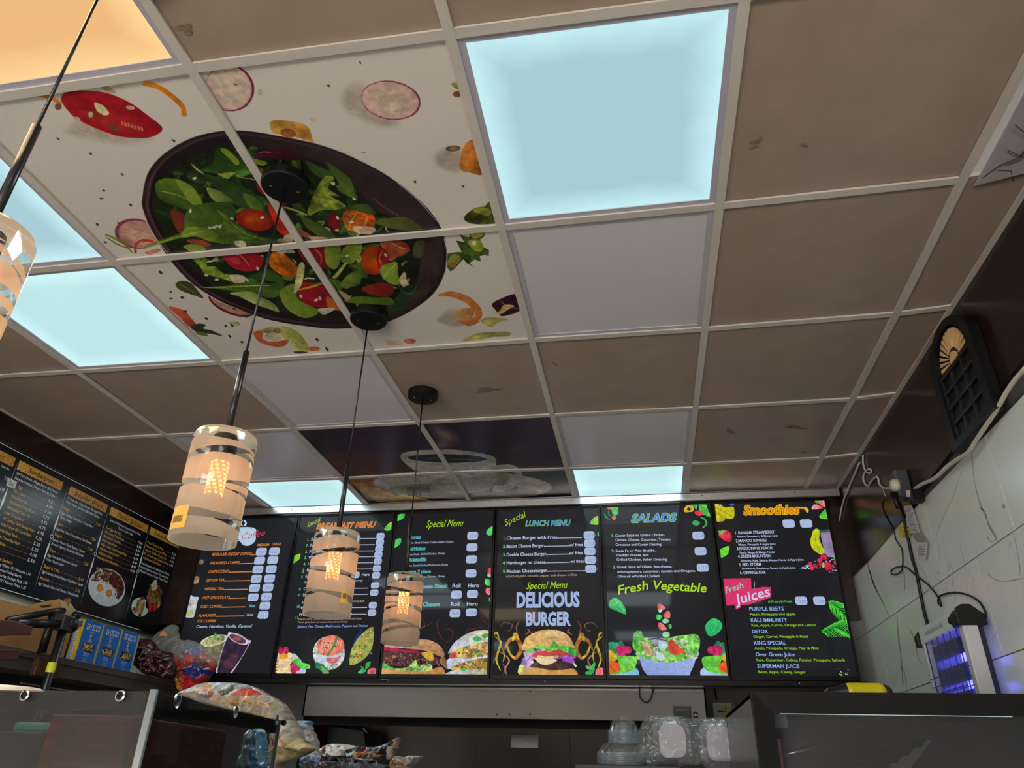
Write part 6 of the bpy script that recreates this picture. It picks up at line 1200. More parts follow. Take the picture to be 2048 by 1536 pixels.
def pp(A):
    R = random.Random(9)
    for k in range(110):
        x, y = R.uniform(80, 480), R.uniform(285, 660); a0 = R.uniform(-0.6, 1.2); L = R.uniform(20, 70); p = B2((x, y), (x+math.cos(a0)*L*0.5+6, y+math.sin(a0)*L*0.5), (x+math.cos(a0)*L, y+math.sin(a0)*L))
        A.stroke(p, R.uniform(1.5, 6), R.choice([(44, 10, 22), (70, 20, 36), (26, 4, 12), (50, 12, 24), (96, 56, 68)]), nz=0.4)
pillow('wrapped_goods', poly, 2.51, 0.034, M_bag, pb, pp, 0.0035, 11, 0.7, 28, (52, 12, 24), ridge=True)
settle(pb, (-1.4, 2.52, 1.78))
# bread bag with a clear peaked top
bb = thing('bread_bag', 'red and blue printed bread bag with a clear crumpled peak before the coffee screen', 'bag')
poly = B2((450,460),(500,440),(570,470),(600,400),(700,360),(760,400),(870,480),(880,560),(830,640),(760,700),(640,775),(600,810),(540,800),(510,720),(490,600))
def pp(A):
    A.poly(B2((440,440),(520,470),(560,600),(600,810),(480,830),(420,600)), (206, 50, 40), (190, 120, 40), rad=1.5, nz=0.4); A.poly(B2((500,560),(600,580),(620,700),(590,800),(520,760)), (206, 140, 60), (176, 96, 40), nz=0.5)
    A.poly(B2((600,790),(640,640),(700,560),(820,540),(880,560),(800,700),(680,780)), (190, 30, 44), (206, 50, 40), nz=0.4); A.poly(B2((640,600),(740,520),(860,600),(800,650),(700,660)), (50, 60, 150), (40, 44, 110), nz=0.3)
    A.poly(B2((560,360),(740,380),(740,470),(580,450)), (60, 90, 190), (50, 76, 170), nz=0.2); A.poly(B2((600,440),(720,460),(720,540),(600,520)), (206, 70, 50), nz=0.3); A.poly(B2((450,460),(510,480),(500,520),(460,510)), (50, 70, 170))
    for p in (((620,400),(640,440)),((650,395),(665,440)),((680,400),(700,445)),((460,485),(495,500)),((820,590),(850,575)),((650,590),(700,560))): A.stroke(B2(*p), 2.2, (220, 225, 240), sm=False, nz=0, taper=False)
    A.poly(B2((740,500),(800,490),(860,530),(800,560)), (110, 70, 56), nz=0.5); A.poly(B2((700,640),(740,660),(720,700)), (60, 70, 150))
pillow('printed_bag', poly, 2.71, 0.045, M_bag, bb, pp, 0.003, 21, 0.5, 22, (196, 60, 46), ridge=True)
poly = B2((255,300),(300,260),(370,195),(470,148),(500,150),(530,280),(640,290),(740,330),(800,400),(890,430),(920,470),(870,560),(760,520),(640,560),(540,520),(470,430),(380,400),(300,340))
pillow('clear_peak', poly, 2.69, 0.03, M_film2, bb, None, 0.004, 23, 0.9, 20, (200, 200, 200), ridge=True)
MB().quad(*(Vector(ony(x, y, 2.60)) for x, y in B2((330,250),(375,195),(415,248),(340,255)))).build('tag', mat('orange_tag', rgb(230, 150, 90), rough=0.5), bb, solid=0.001)
settle(bb, (-1.4, 2.66, 1.70))
# flatbread bag
fb = thing('flatbread_bag', 'clear bag of flatbread with a white and red label drooping over the acrylic case', 'bag')
poly = B2((560,800),(620,775),(720,740),(830,706),(1000,706),(1120,712),(1240,735),(1400,820),(1540,900),(1575,945),(1600,1010),(1650,1100),(1720,1250),(1640,1260),(1540,1180),(1300,1100),(1000,1010),(720,900),(560,830))
def pp(A):
    A.poly(B2((560,830),(640,790),(800,740),(860,830),(760,880),(640,860)), (206, 180, 150), (216, 196, 170), nz=0.2)
    A.poly(B2((840,860),(1000,860),(1300,880),(1480,900),(1500,960),(1300,950),(1050,920),(900,890)), (226, 190, 120), (206, 160, 90), nz=0.3); A.poly(B2((1000,930),(1250,960),(1450,990),(1540,1090),(1300,1060),(1100,1000)), (222, 206, 170), (200, 180, 140), nz=0.2)
    for x, y in ((1020,885),(1140,935),(1180,900),(1300,925),(1480,930),(1460,900),(1350,960),(1240,930)): A.ell(*B2((x, y))[0], 4, 1.8, 10, (150, 96, 40), alpha=0.8)
    A.poly(B2((810,720),(830,706),(1120,712),(1250,740),(1400,820),(1370,840),(1150,860),(980,840),(870,770)), (206, 214, 216), (180, 190, 196), nz=0.15)
    A.poly(B2((810,710),(860,720),(1000,845),(960,840),(850,760)), (226, 160, 50)); A.poly(B2((860,790),(960,830),(900,850)), (206, 50, 40)); A.poly(B2((1180,800),(1250,775),(1410,820),(1380,840),(1150,860)), (214, 60, 36), nz=0.2)
    A.poly(B2((1120,715),(1240,735),(1290,770),(1180,780),(1100,790)), (80, 66, 50), (60, 54, 46), nz=0.6); A.poly(B2((1000,810),(1100,780),(1150,800),(1080,850)), (74, 66, 50), nz=0.6); A.poly(B2((820,835),(960,850),(900,885)), (40, 36, 40)); A.poly(B2((1040,830),(1100,840),(1060,860)), (40, 40, 40))
    for k in range(5): A.stroke(B2((1140+k*24, 775),(1170+k*24, 740)), 2.2, (230, 230, 230), sm=False, nz=0, taper=False)
    for k in range(8): A.stroke(B2((1240+k*26, 965-k*4),(1254+k*26, 940-k*4)), 1.2, (90, 70, 40), sm=False, nz=0, taper=False)
    for p in (((540,830),(700,760),(800,720)),((1240,735),(1450,860),(1575,945)),((1400,900),(1480,960),(1560,1100)),((1500,930),(1600,1100),(1690,1240)),((1560,940),(1620,1060),(1700,1200)),((600,800),(700,800),(760,840))): A.stroke(B2(*p), 2, (226, 222, 214), nz=0.2)
    A.poly(B2((1480,960),(1575,950),(1640,1080),(1700,1240),(1600,1230),(1520,1100)), (190, 180, 164), (170, 160, 150), nz=0.4)
pillow('label_and_bread', poly, 1.25, 0.045, M_bag, fb, pp, 0.0022, 31, 0.35, 26, (190, 176, 156), ridge=True)
pillow('film', poly, 1.25, 0.050, M_film, fb, None, 0.004, 33, 0.6, 30, (200, 200, 200), ridge=True)
settle(fb, (0.05, 1.25, 1.42))
# tied cream sack and crinkled film bag
B4 = lambda *p: [(560+x/6.827, 1440+y/6.827) for x, y in p]
o = pillow('cream_sack', [(x, y) for x, y in B4((-60,120),(20,60),(110,20),(190,0),(240,90),(300,260),(430,350),(455,390),(400,450),(280,510),(150,560),(40,600),(-20,700),(-120,700),(-100,420))], 1.12, 0.05, M_matte, None,
    lambda A: [A.poly(B4((60,330),(140,250),(300,270),(440,370),(400,450),(200,550),(60,540)), (206, 192, 150), (176, 160, 118), nz=0.25)]+[A.stroke(B4((50,330),(120+k*50,360+k*20),(190+k*60,420+k*14)), 1.6, (140, 126, 92), nz=0) for k in range(5)]+[A.stroke(B4((20,60),(120,180),(260,270)), 2, (214, 208, 196)), A.poly(B4((20,60),(190,0),(240,120),(280,250),(100,240),(30,200)), (190, 184, 172), (170, 162, 150), nz=0.3), A.stroke(B4((30,260),(48,300),(40,380),(0,430)), 3, (150, 40, 60))], 0.002, 41, 0.3, 30, (196, 184, 148), ridge=True)
tag(o, 'cream cloth sack with a red tie at the corner of the acrylic case', 'sack')
o = pillow('crinkled_film_bag', B4((225,30),(300,5),(430,15),(420,90),(495,250),(520,400),(600,510),(590,560),(560,680),(350,680),(300,560),(360,480),(450,380),(300,240),(240,120)), 1.46, 0.03, M_bag, None,
    lambda A: [A.poly(B4((350,20),(430,15),(410,80),(360,60)), (110, 160, 214)), A.poly(B4((370,560),(450,520),(605,530),(590,580),(460,570),(430,640),(360,620)), (60, 100, 190), (90, 130, 200)), A.poly(B4((440,560),(590,580),(560,680),(440,680)), (130, 130, 140))]+[A.stroke(B4((250+k*26, 60+k*40),(300+k*22, 100+k*40),(330+k*20, 90+k*50)), 2.4, (216, 216, 220)) for k in range(10)]+[A.stroke(B4((260+k*26, 90+k*44),(320+k*20, 60+k*44)), 1.6, (110, 100, 106), sm=False) for k in range(10)], 0.002, 43, 0.8, 40, (176, 172, 172), ridge=True)
tag(o, 'crinkled clear and blue plastic bag beside the black snack bag', 'bag')
# black snack bag
def pp(A):
    A.poly(B4((545,440),(600,370),(740,320),(980,335),(1060,380),(1000,410),(960,480),(850,500),(620,495)), (206, 204, 196), (190, 186, 176), nz=0.15)
    A.poly(B4((670,460),(680,380),(740,345),(825,400),(780,400),(760,360),(710,400),(715,460)), (90, 26, 34)); A.ell(*B4((765,425))[0], 7, 4.6, 0, (206, 204, 196), nz=0.1); A.poly(B4((545,430),(600,390),(660,370),(600,420),(560,435)), (30, 28, 32)); A.poly(B4((575,470),(600,460),(620,475),(600,490)), (30, 28, 32)); A.poly(B4((745,475),(765,465),(785,475),(765,490)), (30, 28, 32)); A.poly(B4((865,370),(890,362),(900,375),(875,382)), (40, 38, 42))
    for k in range(4): A.stroke(B4((830+k*30, 480),(870+k*30, 400)), 0.9, (60, 56, 60), sm=False, nz=0); A.stroke(B4((1020+k*40, 440),(1060+k*40, 380)), 1.4, (150, 150, 156), sm=False, nz=0); A.stroke(B4((1320+k*26, 500),(1350+k*26, 410)), 0.8, (190, 190, 196), sm=False, nz=0)
    A.poly(B4((1200,420),(1260,400),(1290,420),(1240,440)), (206, 40, 60)); A.poly(B4((1100,460),(1180,440),(1380,440),(1300,470),(1180,480),(1160,520)), (190, 110, 40), (150, 80, 30), nz=0.5); A.stroke(B4((1240,390),(1400,340),(1540,280)), 2, (206, 60, 40)); A.stroke(B4((1300,380),(1450,340),(1590,260)), 2, (220, 130, 90)); A.poly(B4((1350,500),(1420,480),(1470,490),(1400,510)), (206, 120, 50)); A.poly(B4((990,490),(1080,440),(1110,435),(1050,500)), (140, 190, 200)); A.stroke(B4((1360,390),(1440,370),(1480,340)), 2.2, (150, 200, 206))
    A.stroke(B4((1100,470),(1160,530),(1300,550),(1430,555)), 1.3, (206, 190, 180)); A.stroke(B4((620,590),(800,580),(970,590)), 1.2, (190, 200, 206)); A.stroke(B4((730,560),(800,560)), 1, (200, 200, 206), sm=False); A.stroke(B4((850,560),(890,490)), 1, (200, 200, 206), sm=False)
    for k in range(3): A.stroke(B4((620+k*26, 590),(650+k*26, 530)), 0.9, (206, 206, 210), sm=False, nz=0); A.stroke(B4((1160+k*24, 620),(1180+k*24, 560)), 0.9, (206, 206, 210), sm=False, nz=0)
    A.poly(B4((1635,235),(1600,330),(1550,480),(1490,540),(1500,450),(1540,350),(1580,280)), (196, 190, 180), (206, 170, 140), nz=0.4); A.poly(B4((1530,270),(1590,285),(1570,360),(1530,360)), (40, 36, 40)); A.poly(B4((660,600),(720,590),(700,640),(660,640)), (150, 30, 50)); A.poly(B4((760,600),(1400,600),(1380,680),(740,680)), (120, 124, 134), (150, 150, 160), nz=0.6, fine=0.5, alpha=0.9)
o = pillow('snack_bag', B4((545,440),(600,370),(740,320),(980,335),(1250,365),(1400,345),(1530,290),(1638,235),(1600,340),(1560,470),(1480,560),(1400,700),(600,700),(600,520)), 1.15, 0.04, M_bag, None, pp, 0.002, 51, 0.35, 30, (28, 24, 28), ridge=True)
tag(o, 'black glossy snack bag with a white label under the hood', 'bag')
o = pillow('film_wrapped_pack', B4((1545,560),(1590,490),(1700,500),(1800,480),(1900,480),(1940,500),(1900,570),(1830,640),(1820,720),(1400,720),(1440,600)), 1.34, 0.03, M_bag, None, lambda A: [A.poly(B4((1560,550),(1700,540),(1780,620),(1800,700),(1560,700)), (196, 170, 130), (176, 140, 96), nz=0.2), A.stroke(B4((1560,500),(1800,500),(1930,500)), 2, (206, 202, 200)), A.stroke(B4((1880,580),(1930,500)), 1.6, (210, 208, 206), sm=False), A.poly(B4((1440,560),(1550,530),(1500,640),(1430,640)), (170, 160, 140), nz=0.5)], 0.002, 53, 0.5, 34, (140, 136, 130), ridge=True)
tag(o, 'small clear wrapped pack with tan filling behind the snack bag tip', 'pack')
mb = MB(); mb.box((-0.5, 0.85, 0.0), (0.62, 1.6, 1.372)); tag(mb.build('prep_counter', M_steel, bevel=0.004), 'steel prep counter under the bagged bread and snacks', 'counter')

uc = thing('added_dark_cabinet', 'black cabinet added to darken the wall below the wooden shelf', 'cabinet')  # cabinet added to darken the bright wall area below the shelf
MB().box((XW0+0.002, 0.5, 1.0), (-1.56, 2.98, 1.690)).build('body', M_black, uc, bevel=0.003)
for k in range(3): MB().box((-1.56, 0.55+k*0.81, 1.03), (-1.548, 1.33+k*0.81, 1.66)).build('door', mat('black_door_%d' % k, rgb(16, 15, 17), rough=0.3), uc, bevel=0.002)
settle(uc, (-1.7, 1.7, 1.0))
# ------------------------------------------------------------------ pendant lamps
def shade_mat():
    m = bpy.data.materials.new('frosted_swirl_glass'); m.use_nodes = True; nt = m.node_tree; nt.nodes.clear(); L = nt.links.new; N = nt.nodes.new
    def mth(op, a=None, b=None, c=None):
        n = N('ShaderNodeMath'); n.operation = op
        for i, v in enumerate((a, b, c)):
            if v is None: continue
            if isinstance(v, (int, float)): n.inputs[i].default_value = v
            else: L(v, n.inputs[i])
        return n.outputs[0]
    tc = N('ShaderNodeTexCoord'); sp = N('ShaderNodeSeparateXYZ'); L(tc.outputs['Object'], sp.inputs[0]); x, y, z = sp.outputs
    th = mth('ARCTAN2', y, x); s1_ = mth('SINE', mth('ADD', th, 0.6)); s2_ = mth('SINE', mth('ADD', mth('MULTIPLY', th, 1.0), 2.9)); s3_ = mth('SINE', mth('MULTIPLY_ADD', th, 2.0, 1.0))
    def band(zc, amp, ph, w0):
        zz = mth('MULTIPLY_ADD', mth('SINE', mth('ADD', th, ph)), amp, zc); d = mth('ABSOLUTE', mth('SUBTRACT', z, zz))
        w = mth('MULTIPLY_ADD', mth('ABSOLUTE', mth('SINE', mth('MULTIPLY_ADD', th, 1.0, ph*1.7))), w0, 0.0012)
        return mth('LESS_THAN', d, w)
    bs = [band(*b) for b in ((0.218, 0.010, 0.3, 0.0055), (0.205, -0.010, 1.4, 0.005), (0.176, 0.012, 2.4, 0.006), (0.165, -0.012, 0.2, 0.005), (0.118, 0.012, 1.2, 0.006), (0.106, -0.010, 2.8, 0.005), (0.052, 0.012, 0.5, 0.006), (0.040, -0.012, 2.0, 0.005))]
    k = bs[0]
    for b in bs[1:]: k = mth('MAXIMUM', k, b)
    tl = N('ShaderNodeBsdfTranslucent'); tl.inputs[0].default_value = (0.93, 0.80, 0.60, 1); df = N('ShaderNodeBsdfDiffuse'); df.inputs[0].default_value = (0.62, 0.60, 0.56, 1)
    tr0 = N('ShaderNodeBsdfTransparent'); tr0.inputs[0].default_value = (0.95, 0.95, 0.95, 1)
    a = N('ShaderNodeMixShader'); a.inputs[0].default_value = 0.32; L(tl.outputs[0], a.inputs[1]); L(df.outputs[0], a.inputs[2])
    a2 = N('ShaderNodeMixShader'); a2.inputs[0].default_value = 0.16; L(a.outputs[0], a2.inputs[1]); L(tr0.outputs[0], a2.inputs[2])
    tr = N('ShaderNodeBsdfTransparent'); tr.inputs[0].default_value = (0.86, 0.88, 0.89, 1)
    b_ = N('ShaderNodeMixShader'); L(k, b_.inputs[0]); L(a2.outputs[0], b_.inputs[1]); L(tr.outputs[0], b_.inputs[2])
    gl = N('ShaderNodeBsdfGlossy'); gl.inputs['Roughness'].default_value = 0.08; fr = N('ShaderNodeFresnel'); fr.inputs[0].default_value = 1.45
    c = N('ShaderNodeMixShader'); L(mth('MINIMUM', fr.outputs[0], 0.16), c.inputs[0]); L(b_.outputs[0], c.inputs[1]); L(gl.outputs[0], c.inputs[2])
    o = N('ShaderNodeOutputMaterial'); L(c.outputs[0], o.inputs[0]); return m
M_shade = shade_mat()
BULB = 10.0
M_bulb = emis('warm_led', (1.0, 0.36, 0.07, 1), BULB)
M_stick = print_mat('paper_sticker', rough=0.6)
def pendant(x, y, zt, label, sticker=None, rot=0.0, bulbs=True):
    t = thing('pendant_lamp', label, 'pendant lamp', 'frosted glass pendant lamps in a line', (x, y, zt-0.235))
    hz = 0.235; r = 0.0655; c = (0, 0, 0); top = H-(zt-hz)
    m = MB(); m.lathe([(0.004, top-0.027), (0.058, top-0.027), (0.062, top-0.023), (0.062, top), (0.001, top)], c, 40); m.build('canopy', M_black, t)
    for an in (0.5, 3.6): MB().lathe([(0.0035, top-0.0285), (0.0035, top-0.026)], (0.035*math.cos(an), 0.035*math.sin(an), 0), 8, cap0=True).build('screw', M_chrome, t)
    m = MB(); m.tube([(0, 0, top-0.026), (0, 0, hz+0.20)], 0.0027, 10); m.build('cord', M_blackm, t, smooth=True)
    m = MB(); m.tube([(0, 0, hz+0.21), (0, 0, hz-0.004)], 0.0072, 16); m.build('rod', M_blackm, t, smooth=True)
    m = MB(); m.lathe([(0.020, hz-0.002), (0.026, hz-0.006), (0.026, hz-0.05), (0.019, hz-0.056), (0.019, hz-0.062)], c, 24, cap0=True, cap1=True); m.build('socket', M_blackm, t)
    m = MB(); th = 0.0035
    prof = [(0.022, hz-0.001), (r-0.014, hz), (r-0.004, hz-0.003), (r, hz-0.013), (r, 0.0), (r-th, 0.0)]
    m.lathe(prof, c, 64); sh_ = m.build('shade', M_shade, t, smooth=True); sh_.rotation_euler = (0, 0, rot)
    if bulbs:
        m = MB(); m.lathe([(0.0165, hz-0.062), (0.0165, hz-0.142), (0.013, hz-0.147)], c, 20, cap1=True); bl = m.build('bulb', mat('bulb_body', rgb(226, 190, 120), rough=0.5), t)
        m = MB()
        for kz in range(9):
            for ka in range(8):
                an = ka*math.pi/4+kz*0.2; zc = hz-0.068-kz*0.0085; m.obox((0.0165*math.cos(an)-0.003*math.sin(an)*-1, 0.0165*math.sin(an)-0.003*math.cos(an), zc), (-0.006*math.sin(an), 0.006*math.cos(an), 0), (0.0018*math.cos(an), 0.0018*math.sin(an), 0), (0, 0, 0.004))
        e = m.build('led_chips', M_bulb, bl)
    if sticker:
        a0, a1, z0, z1 = sticker; m = MB(); n = 10; rr = r+0.0006
        for i in range(n):
            for (f0, f1, zz0, zz1, colr) in ((i/n, (i+1)/n, z0, z1, (240, 182, 84)),):
                m.col = tuple(s2l(colr)); A0, A1 = a0+(a1-a0)*f0, a0+(a1-a0)*f1
                m.quad((rr*math.cos(A0), rr*math.sin(A0), zz0), (rr*math.cos(A1), rr*math.sin(A1), zz0), (rr*math.cos(A1), rr*math.sin(A1), zz1), (rr*math.cos(A0), rr*math.sin(A0), zz1))
        m.col = tuple(s2l((70, 50, 30))); rr += 0.0004
        for i in range(16):
            A0 = a0+(a1-a0)*(0.2+0.6*i/16); A1 = A0+(a1-a0)*0.6/16*(0.35+0.3*(i % 3 == 0)); m.quad(*((rr*math.cos(A), rr*math.sin(A), z) for A, z in ((A0, z0+0.012), (A1, z0+0.012), (A1, z0+0.026), (A0, z0+0.026))))
        m.build('sticker', M_stick, t, colattr=True)
    return t
pendant(0.045, -0.29, 2.050, 'nearest frosted glass pendant lamp, cut off by the picture edge', rot=0.4)
pendant(0.078, 0.344, 2.012, 'frosted glass pendant lamp with a price sticker in front of the coffee screen', sticker=(math.radians(228), math.radians(268), 0.010, 0.056), rot=1.1)
pendant(0.082, 0.983, 1.992, 'frosted glass pendant lamp hanging in front of the breakfast screen', sticker=(math.radians(322), math.radians(341), 0.026, 0.064), rot=2.2)
pendant(0.110, 1.556, 2.008, 'farthest frosted glass pendant lamp, in front of the special menu screen', rot=3.4)

# ------------------------------------------------------------------ things on the marble wall
XM, XL = 1.999, 1.993
def tubepx(pts, X, r, name, m, parent=None, lift=0.006, **k):
    P = [onx(x, y, X) for x, y in pts]; P = [Vector(q) for q in smooth_loop([tuple(p) for p in P], 6, False)]
    for p in P: p.x = X-lift
    mb = MB(); mb.tube(P, r, 8, **k); return mb.build(name, m, parent, smooth=True)
M_cream = mat('cream_cable', rgb(206, 198, 180), rough=0.5)
M_whitec = mat('white_cable', rgb(214, 210, 208), rough=0.5)
C7 = lambda *p: [(1700+x*0.3385, 880+y*0.3385) for x, y in p]
C6z = lambda *p: [(1720+x/7.317, 930+y/7.317) for x, y in p]
# arched sunburst window ornament
ar = thing('arched_sunburst_vent', 'black arched wall ornament with a tan sunburst above square openings', 'wall ornament')
yc, zc, R_ = 1.250, 2.588, 0.104
X0 = XL-0.001
mb = MB(); W_ = 0.165; n = 24
out = [(yc+W_*math.cos(a), zc+0.0+0.135*math.sin(a)) for a in np.linspace(0, math.pi, n)]+[(yc-W_, 2.335), (yc+W_, 2.335)]
mb.prism([(X0, a, b) for a, b in out], (-0.016, 0, 0)); mb.build('back_plate', M_black, ar)
mb = MB(); inn = [(yc+(W_-0.04)*math.cos(a), zc+0.112*math.sin(a)) for a in np.linspace(0, math.pi, n)]+[(yc-W_+0.04, 2.36), (yc+W_-0.04, 2.36)]
for i in range(len(out)):
    j = (i+1) % len(out); mb.prism([(X0-0.016, *out[i]), (X0-0.016, *out[j]), (X0-0.016, *inn[j]), (X0-0.016, *inn[i])], (-0.016, 0, 0))
mb.build('frame', M_black, ar)
M_tan = mat('tan_sunburst', rgb(255, 212, 148), rough=0.4)
mb = MB(); nr = 15
for k in range(nr):
    a0 = math.pi*(k+0.16)/nr; a1 = math.pi*(k+0.84)/nr; xx = X0-0.022; w0 = 0.018
    am = (a0+a1)/2; da = (a1-a0)/2
    P = [(xx, yc+0.042*math.cos(am-da*0.55), zc+0.042*math.sin(am-da*0.55)), (xx, yc+R_*math.cos(am-da*0.85), zc+R_*math.sin(am-da*0.85)), (xx, yc+R_*math.cos(am+da*0.85), zc+R_*math.sin(am+da*0.85)), (xx, yc+0.042*math.cos(am+da*0.55), zc+0.042*math.sin(am+da*0.55))]
    mb.prism(P, (0.004, 0, 0))
mb.prism([(X0-0.022, yc+0.030*math.cos(a), zc+0.030*math.sin(a)) for a in np.linspace(0, math.pi, 14)], (0.004, 0, 0)); mb.build('sunburst', M_tan, ar)
mb = MB()
for k in range(4): yy = yc-0.125+k*0.0833; mb.box((X0-0.024, yy-0.005, 2.36), (X0-0.016, yy+0.005, 2.575))
for k in range(5): zz = 2.362+k*0.053; mb.box((X0-0.026, yc-0.125, zz-0.005), (X0-0.016, yc+0.125, zz+0.005))
mb.build('grid_bars', mat('grid_black', rgb(34, 34, 40), rough=0.4), ar); settle(ar, (XL, yc, 2.335))
# socket with adapters
so = thing('outlet_with_adapters', 'cluster of grey and cream plug adapters on the brown panel edge', 'outlet')
p = onx(1812, 968, XL)
mb = MB(); mb.box((XL-0.05, p.y-0.05, p.z-0.065), (XL-0.0005, p.y+0.03, p.z+0.045)); mb.build('box', mat('grey_box', rgb(70, 72, 78), rough=0.4), so, bevel=0.006)
q = onx(1797, 970, XL-0.05); MB().lathe([(0.001, 0.028), (0.018, 0.026), (0.024, 0.016), (0.025, 0.0)], (XL-0.052, q.y-0.0, q.z), 20, axis=(-1, 0, 0), cap1=True).build('cream_adapter', M_cream, so, smooth=True)
q = onx(1822, 985, XL-0.03); MB().box((XL-0.05, q.y-0.045, q.z-0.05), (XL-0.002, q.y-0.005, q.z+0.0)).build('black_plug', M_black, so, bevel=0.006)
q = onx(1799, 1000, XL-0.05); MB().tube([(XL-0.06, q.y+0.02, q.z+0.035), (XL-0.06, q.y+0.005, q.z-0.03)], [0.013, 0.008], 10).build('black_plug', M_black, so, smooth=True)
q = onx(1818, 990, XL-0.05); MB().obox((XL-0.055, q.y-0.02, q.z-0.014), (0, 0.035, 0.012), (0.001, 0, 0), (0, -0.008, 0.022)).build('warning_tag', mat('tag_white', rgb(216, 206, 206), rough=0.5), so)
settle(so, (XL, p.y, p.z))
def tagt(o, l, c, g=None): return tag(o, l, c, g)
tagt(tubepx(C6z((65,-150),(62,-60),(70,0),(85,50),(110,95),(150,120),(185,100),(175,68),(140,60),(105,90),(75,140),(68,200),(90,270),(135,305),(170,260),(220,200),(265,172),(290,205),(300,270),(340,315),(400,340),(490,338)), XL, 0.0042, 'white_phone_cable', M_whitec), 'white curly cable from the ceiling corner to the plug adapters', 'cable')
tagt(tubepx(C6z((360,340),(370,390),(400,460)), XL, 0.002, 'cable_tie', M_whitec), 'thin white cable tie hanging off the curly white cable', 'cable tie')
tagt(tubepx(C7((400,290),(440,262),(500,235),(540,208))+C7((590,160),(660,110),(720,70),(760,10))+[(1965,872),(2000,820),(2030,770),(2060,735)], XL-0.008, 0.0068, 'cream_cable_run', M_cream, lift=0.010), 'thick cream cable sagging from the adapters along the marble edge', 'cable')
tagt(tubepx(C6z((520,480),(440,480),(385,500),(352,560),(360,640),(410,760),(480,880),(520,960),(545,1080),(600,1170),(640,1240),(650,1340),(650,1440),(640,1500))+[(1807,1140),(1797,1148),(1787,1148),(1786,1141),(1797,1134),(1815,1134),(1832,1148),(1848,1160),(1865,1175),(1882,1198),(1886,1212)], XM, 0.0030, 'looping_black_cord', M_black), 'thin black cord looping down the marble towards the blue bug lamp', 'cord')
tagt(tubepx([(1886,1212),(1880,1205),(1882,1194),(1893,1188),(1915,1185),(1940,1190),(1962,1203),(1974,1222),(1976,1236)], XM, 0.0034, 'bug_lamp_cord', M_black), 'black cord arching over the top of the blue bug lamp', 'cord')
tagt(tubepx(C6z((585,500),(640,700),(680,870),(730,1090),(790,1380),(840,1540))+[(1843,1180),(1852,1225),(1859,1250)], XM, 0.0062, 'thick_black_cable', M_black), 'thick straight black cable going down the marble behind the bug lamp', 'cable')
tb = MB().quad(*[onx(x, y, XM-0.004) for x, y in C6z((562,890),(720,890),(740,1065),(580,1065))]).build('yellow_cable_tag', mat('yellow_tag', rgb(206, 186, 10), rough=0.5), None, solid=0.0008); tag(tb, 'bright yellow tag on the thick black cable', 'tag')
for y_ in (915, 975, 1005, 1035): MB().quad(*[onx(x, yy, XM-0.0052) for x, yy in C6z((635,y_-8),(720,y_-8),(722,y_+8),(637,y_+8))]).build('print', M_black, tb)
M_wtag = mat('paper_tag', rgb(206, 200, 204), rough=0.6)
wt = MB(); W1 = C6z((645,600),(760,590),(880,985),(735,995)); W2 = C6z((735,995),(880,985),(990,1135),(835,1130)); W3 = C6z((835,1135),(995,1130),(965,1385),(820,1350))
wt.quad(*[onx(x, y, XM-0.010) for x, y in W1]); wt = wt.build('warning_tag', M_wtag, None, solid=0.0006); tag(wt, 'long folded white warning tag hanging below the plug adapters', 'tag')
m2 = MB().quad(*[onx(x, y, XM-0.008) for x, y in W2]).build('clear_fold', mat('brownish_fold', rgb(150, 136, 124), rough=0.4), wt, solid=0.0006); m3 = MB().quad(*[onx(x, y, XM-0.009) for x, y in W3]).build('lower_fold', M_wtag, wt, solid=0.0006)
mb = MB()
for k in range(17):
    f = 0.04+k*0.055; ax = 645+90*f+14; bx_ = 760+120*f-14-(k % 4)*10; yy = 600+395*f; mb.quad(*[onx(x, y, XM-0.0112) for x, y in C6z((ax,yy),(bx_,yy-8),(bx_+2,yy-1),(ax+2,yy+7))])
mb.build('print', mat('grey_ink', rgb(110, 84, 88), rough=0.6), wt); mb = MB()
for k in range(8): yy = 1165+k*24; mb.quad(*[onx(x, y, XM-0.0102) for x, y in C6z((850,yy),(960-k % 3*14,yy),(960-k % 3*14,yy+8),(850,yy+8))])
mb.build('print', bpy.data.materials['grey_ink'], m3)
tagt(tubepx([(1722,925),(1700,975),(1690,1000)]+[(1684,1025),(1679,1060),(1676,1095)], XL, 0.0045, 'white_drop_cable', M_whitec), 'white cable dropping beside the smoothies screen edge', 'cable')
mb = MB(); q = onx(2008, 1012, XM); mb.lathe([(0.006, 0), (0.006, 0.003), (0.004, 0.005)], (XM+0.001, q.y, q.z), 14, axis=(-1, 0, 0), cap1=True); tag(mb.build('wall_dot', mat('beige_cap', rgb(150, 140, 126), rough=0.5)), 'tiny round beige cap stuck on the marble tile', 'cap')

# bug zapper
Z9 = lambda x, y: (1820+x/7.316, 1190+y/7.316)
zb = thing('bug_zapper', 'white and black bug zapper with blue tubes on the marble wall', 'bug zapper')
yb = onx(*Z9(1130, 430), 1.985).y; xfz = ony(*Z9(760, 430), yb).x; ztop = onx(*Z9(1130, 430), 1.985).z
far = onx(*Z9(165, 705), xfz); yf = far.y; zlo = 1.46
zft = onx(*Z9(190, 480), xfz).z
M_zs = mat('zapper_silver', rgb(186, 186, 190), rough=0.35); M_zd = mat('zapper_dark', rgb(30, 30, 60), rough=0.4)
lean = 0.0
mb = MB(); mb.box((xfz, yb, zlo), (1.958, yb+0.035, ztop)); mb.build('side_panel', M_zs, zb, bevel=0.004)
mb = MB(); mb.box((xfz, yf-0.02, zlo), (1.985, yf, zft-0.01)); mb.build('side_panel', M_zs, zb, bevel=0.004)
zg = onx(*Z9(740, 430), xfz).z
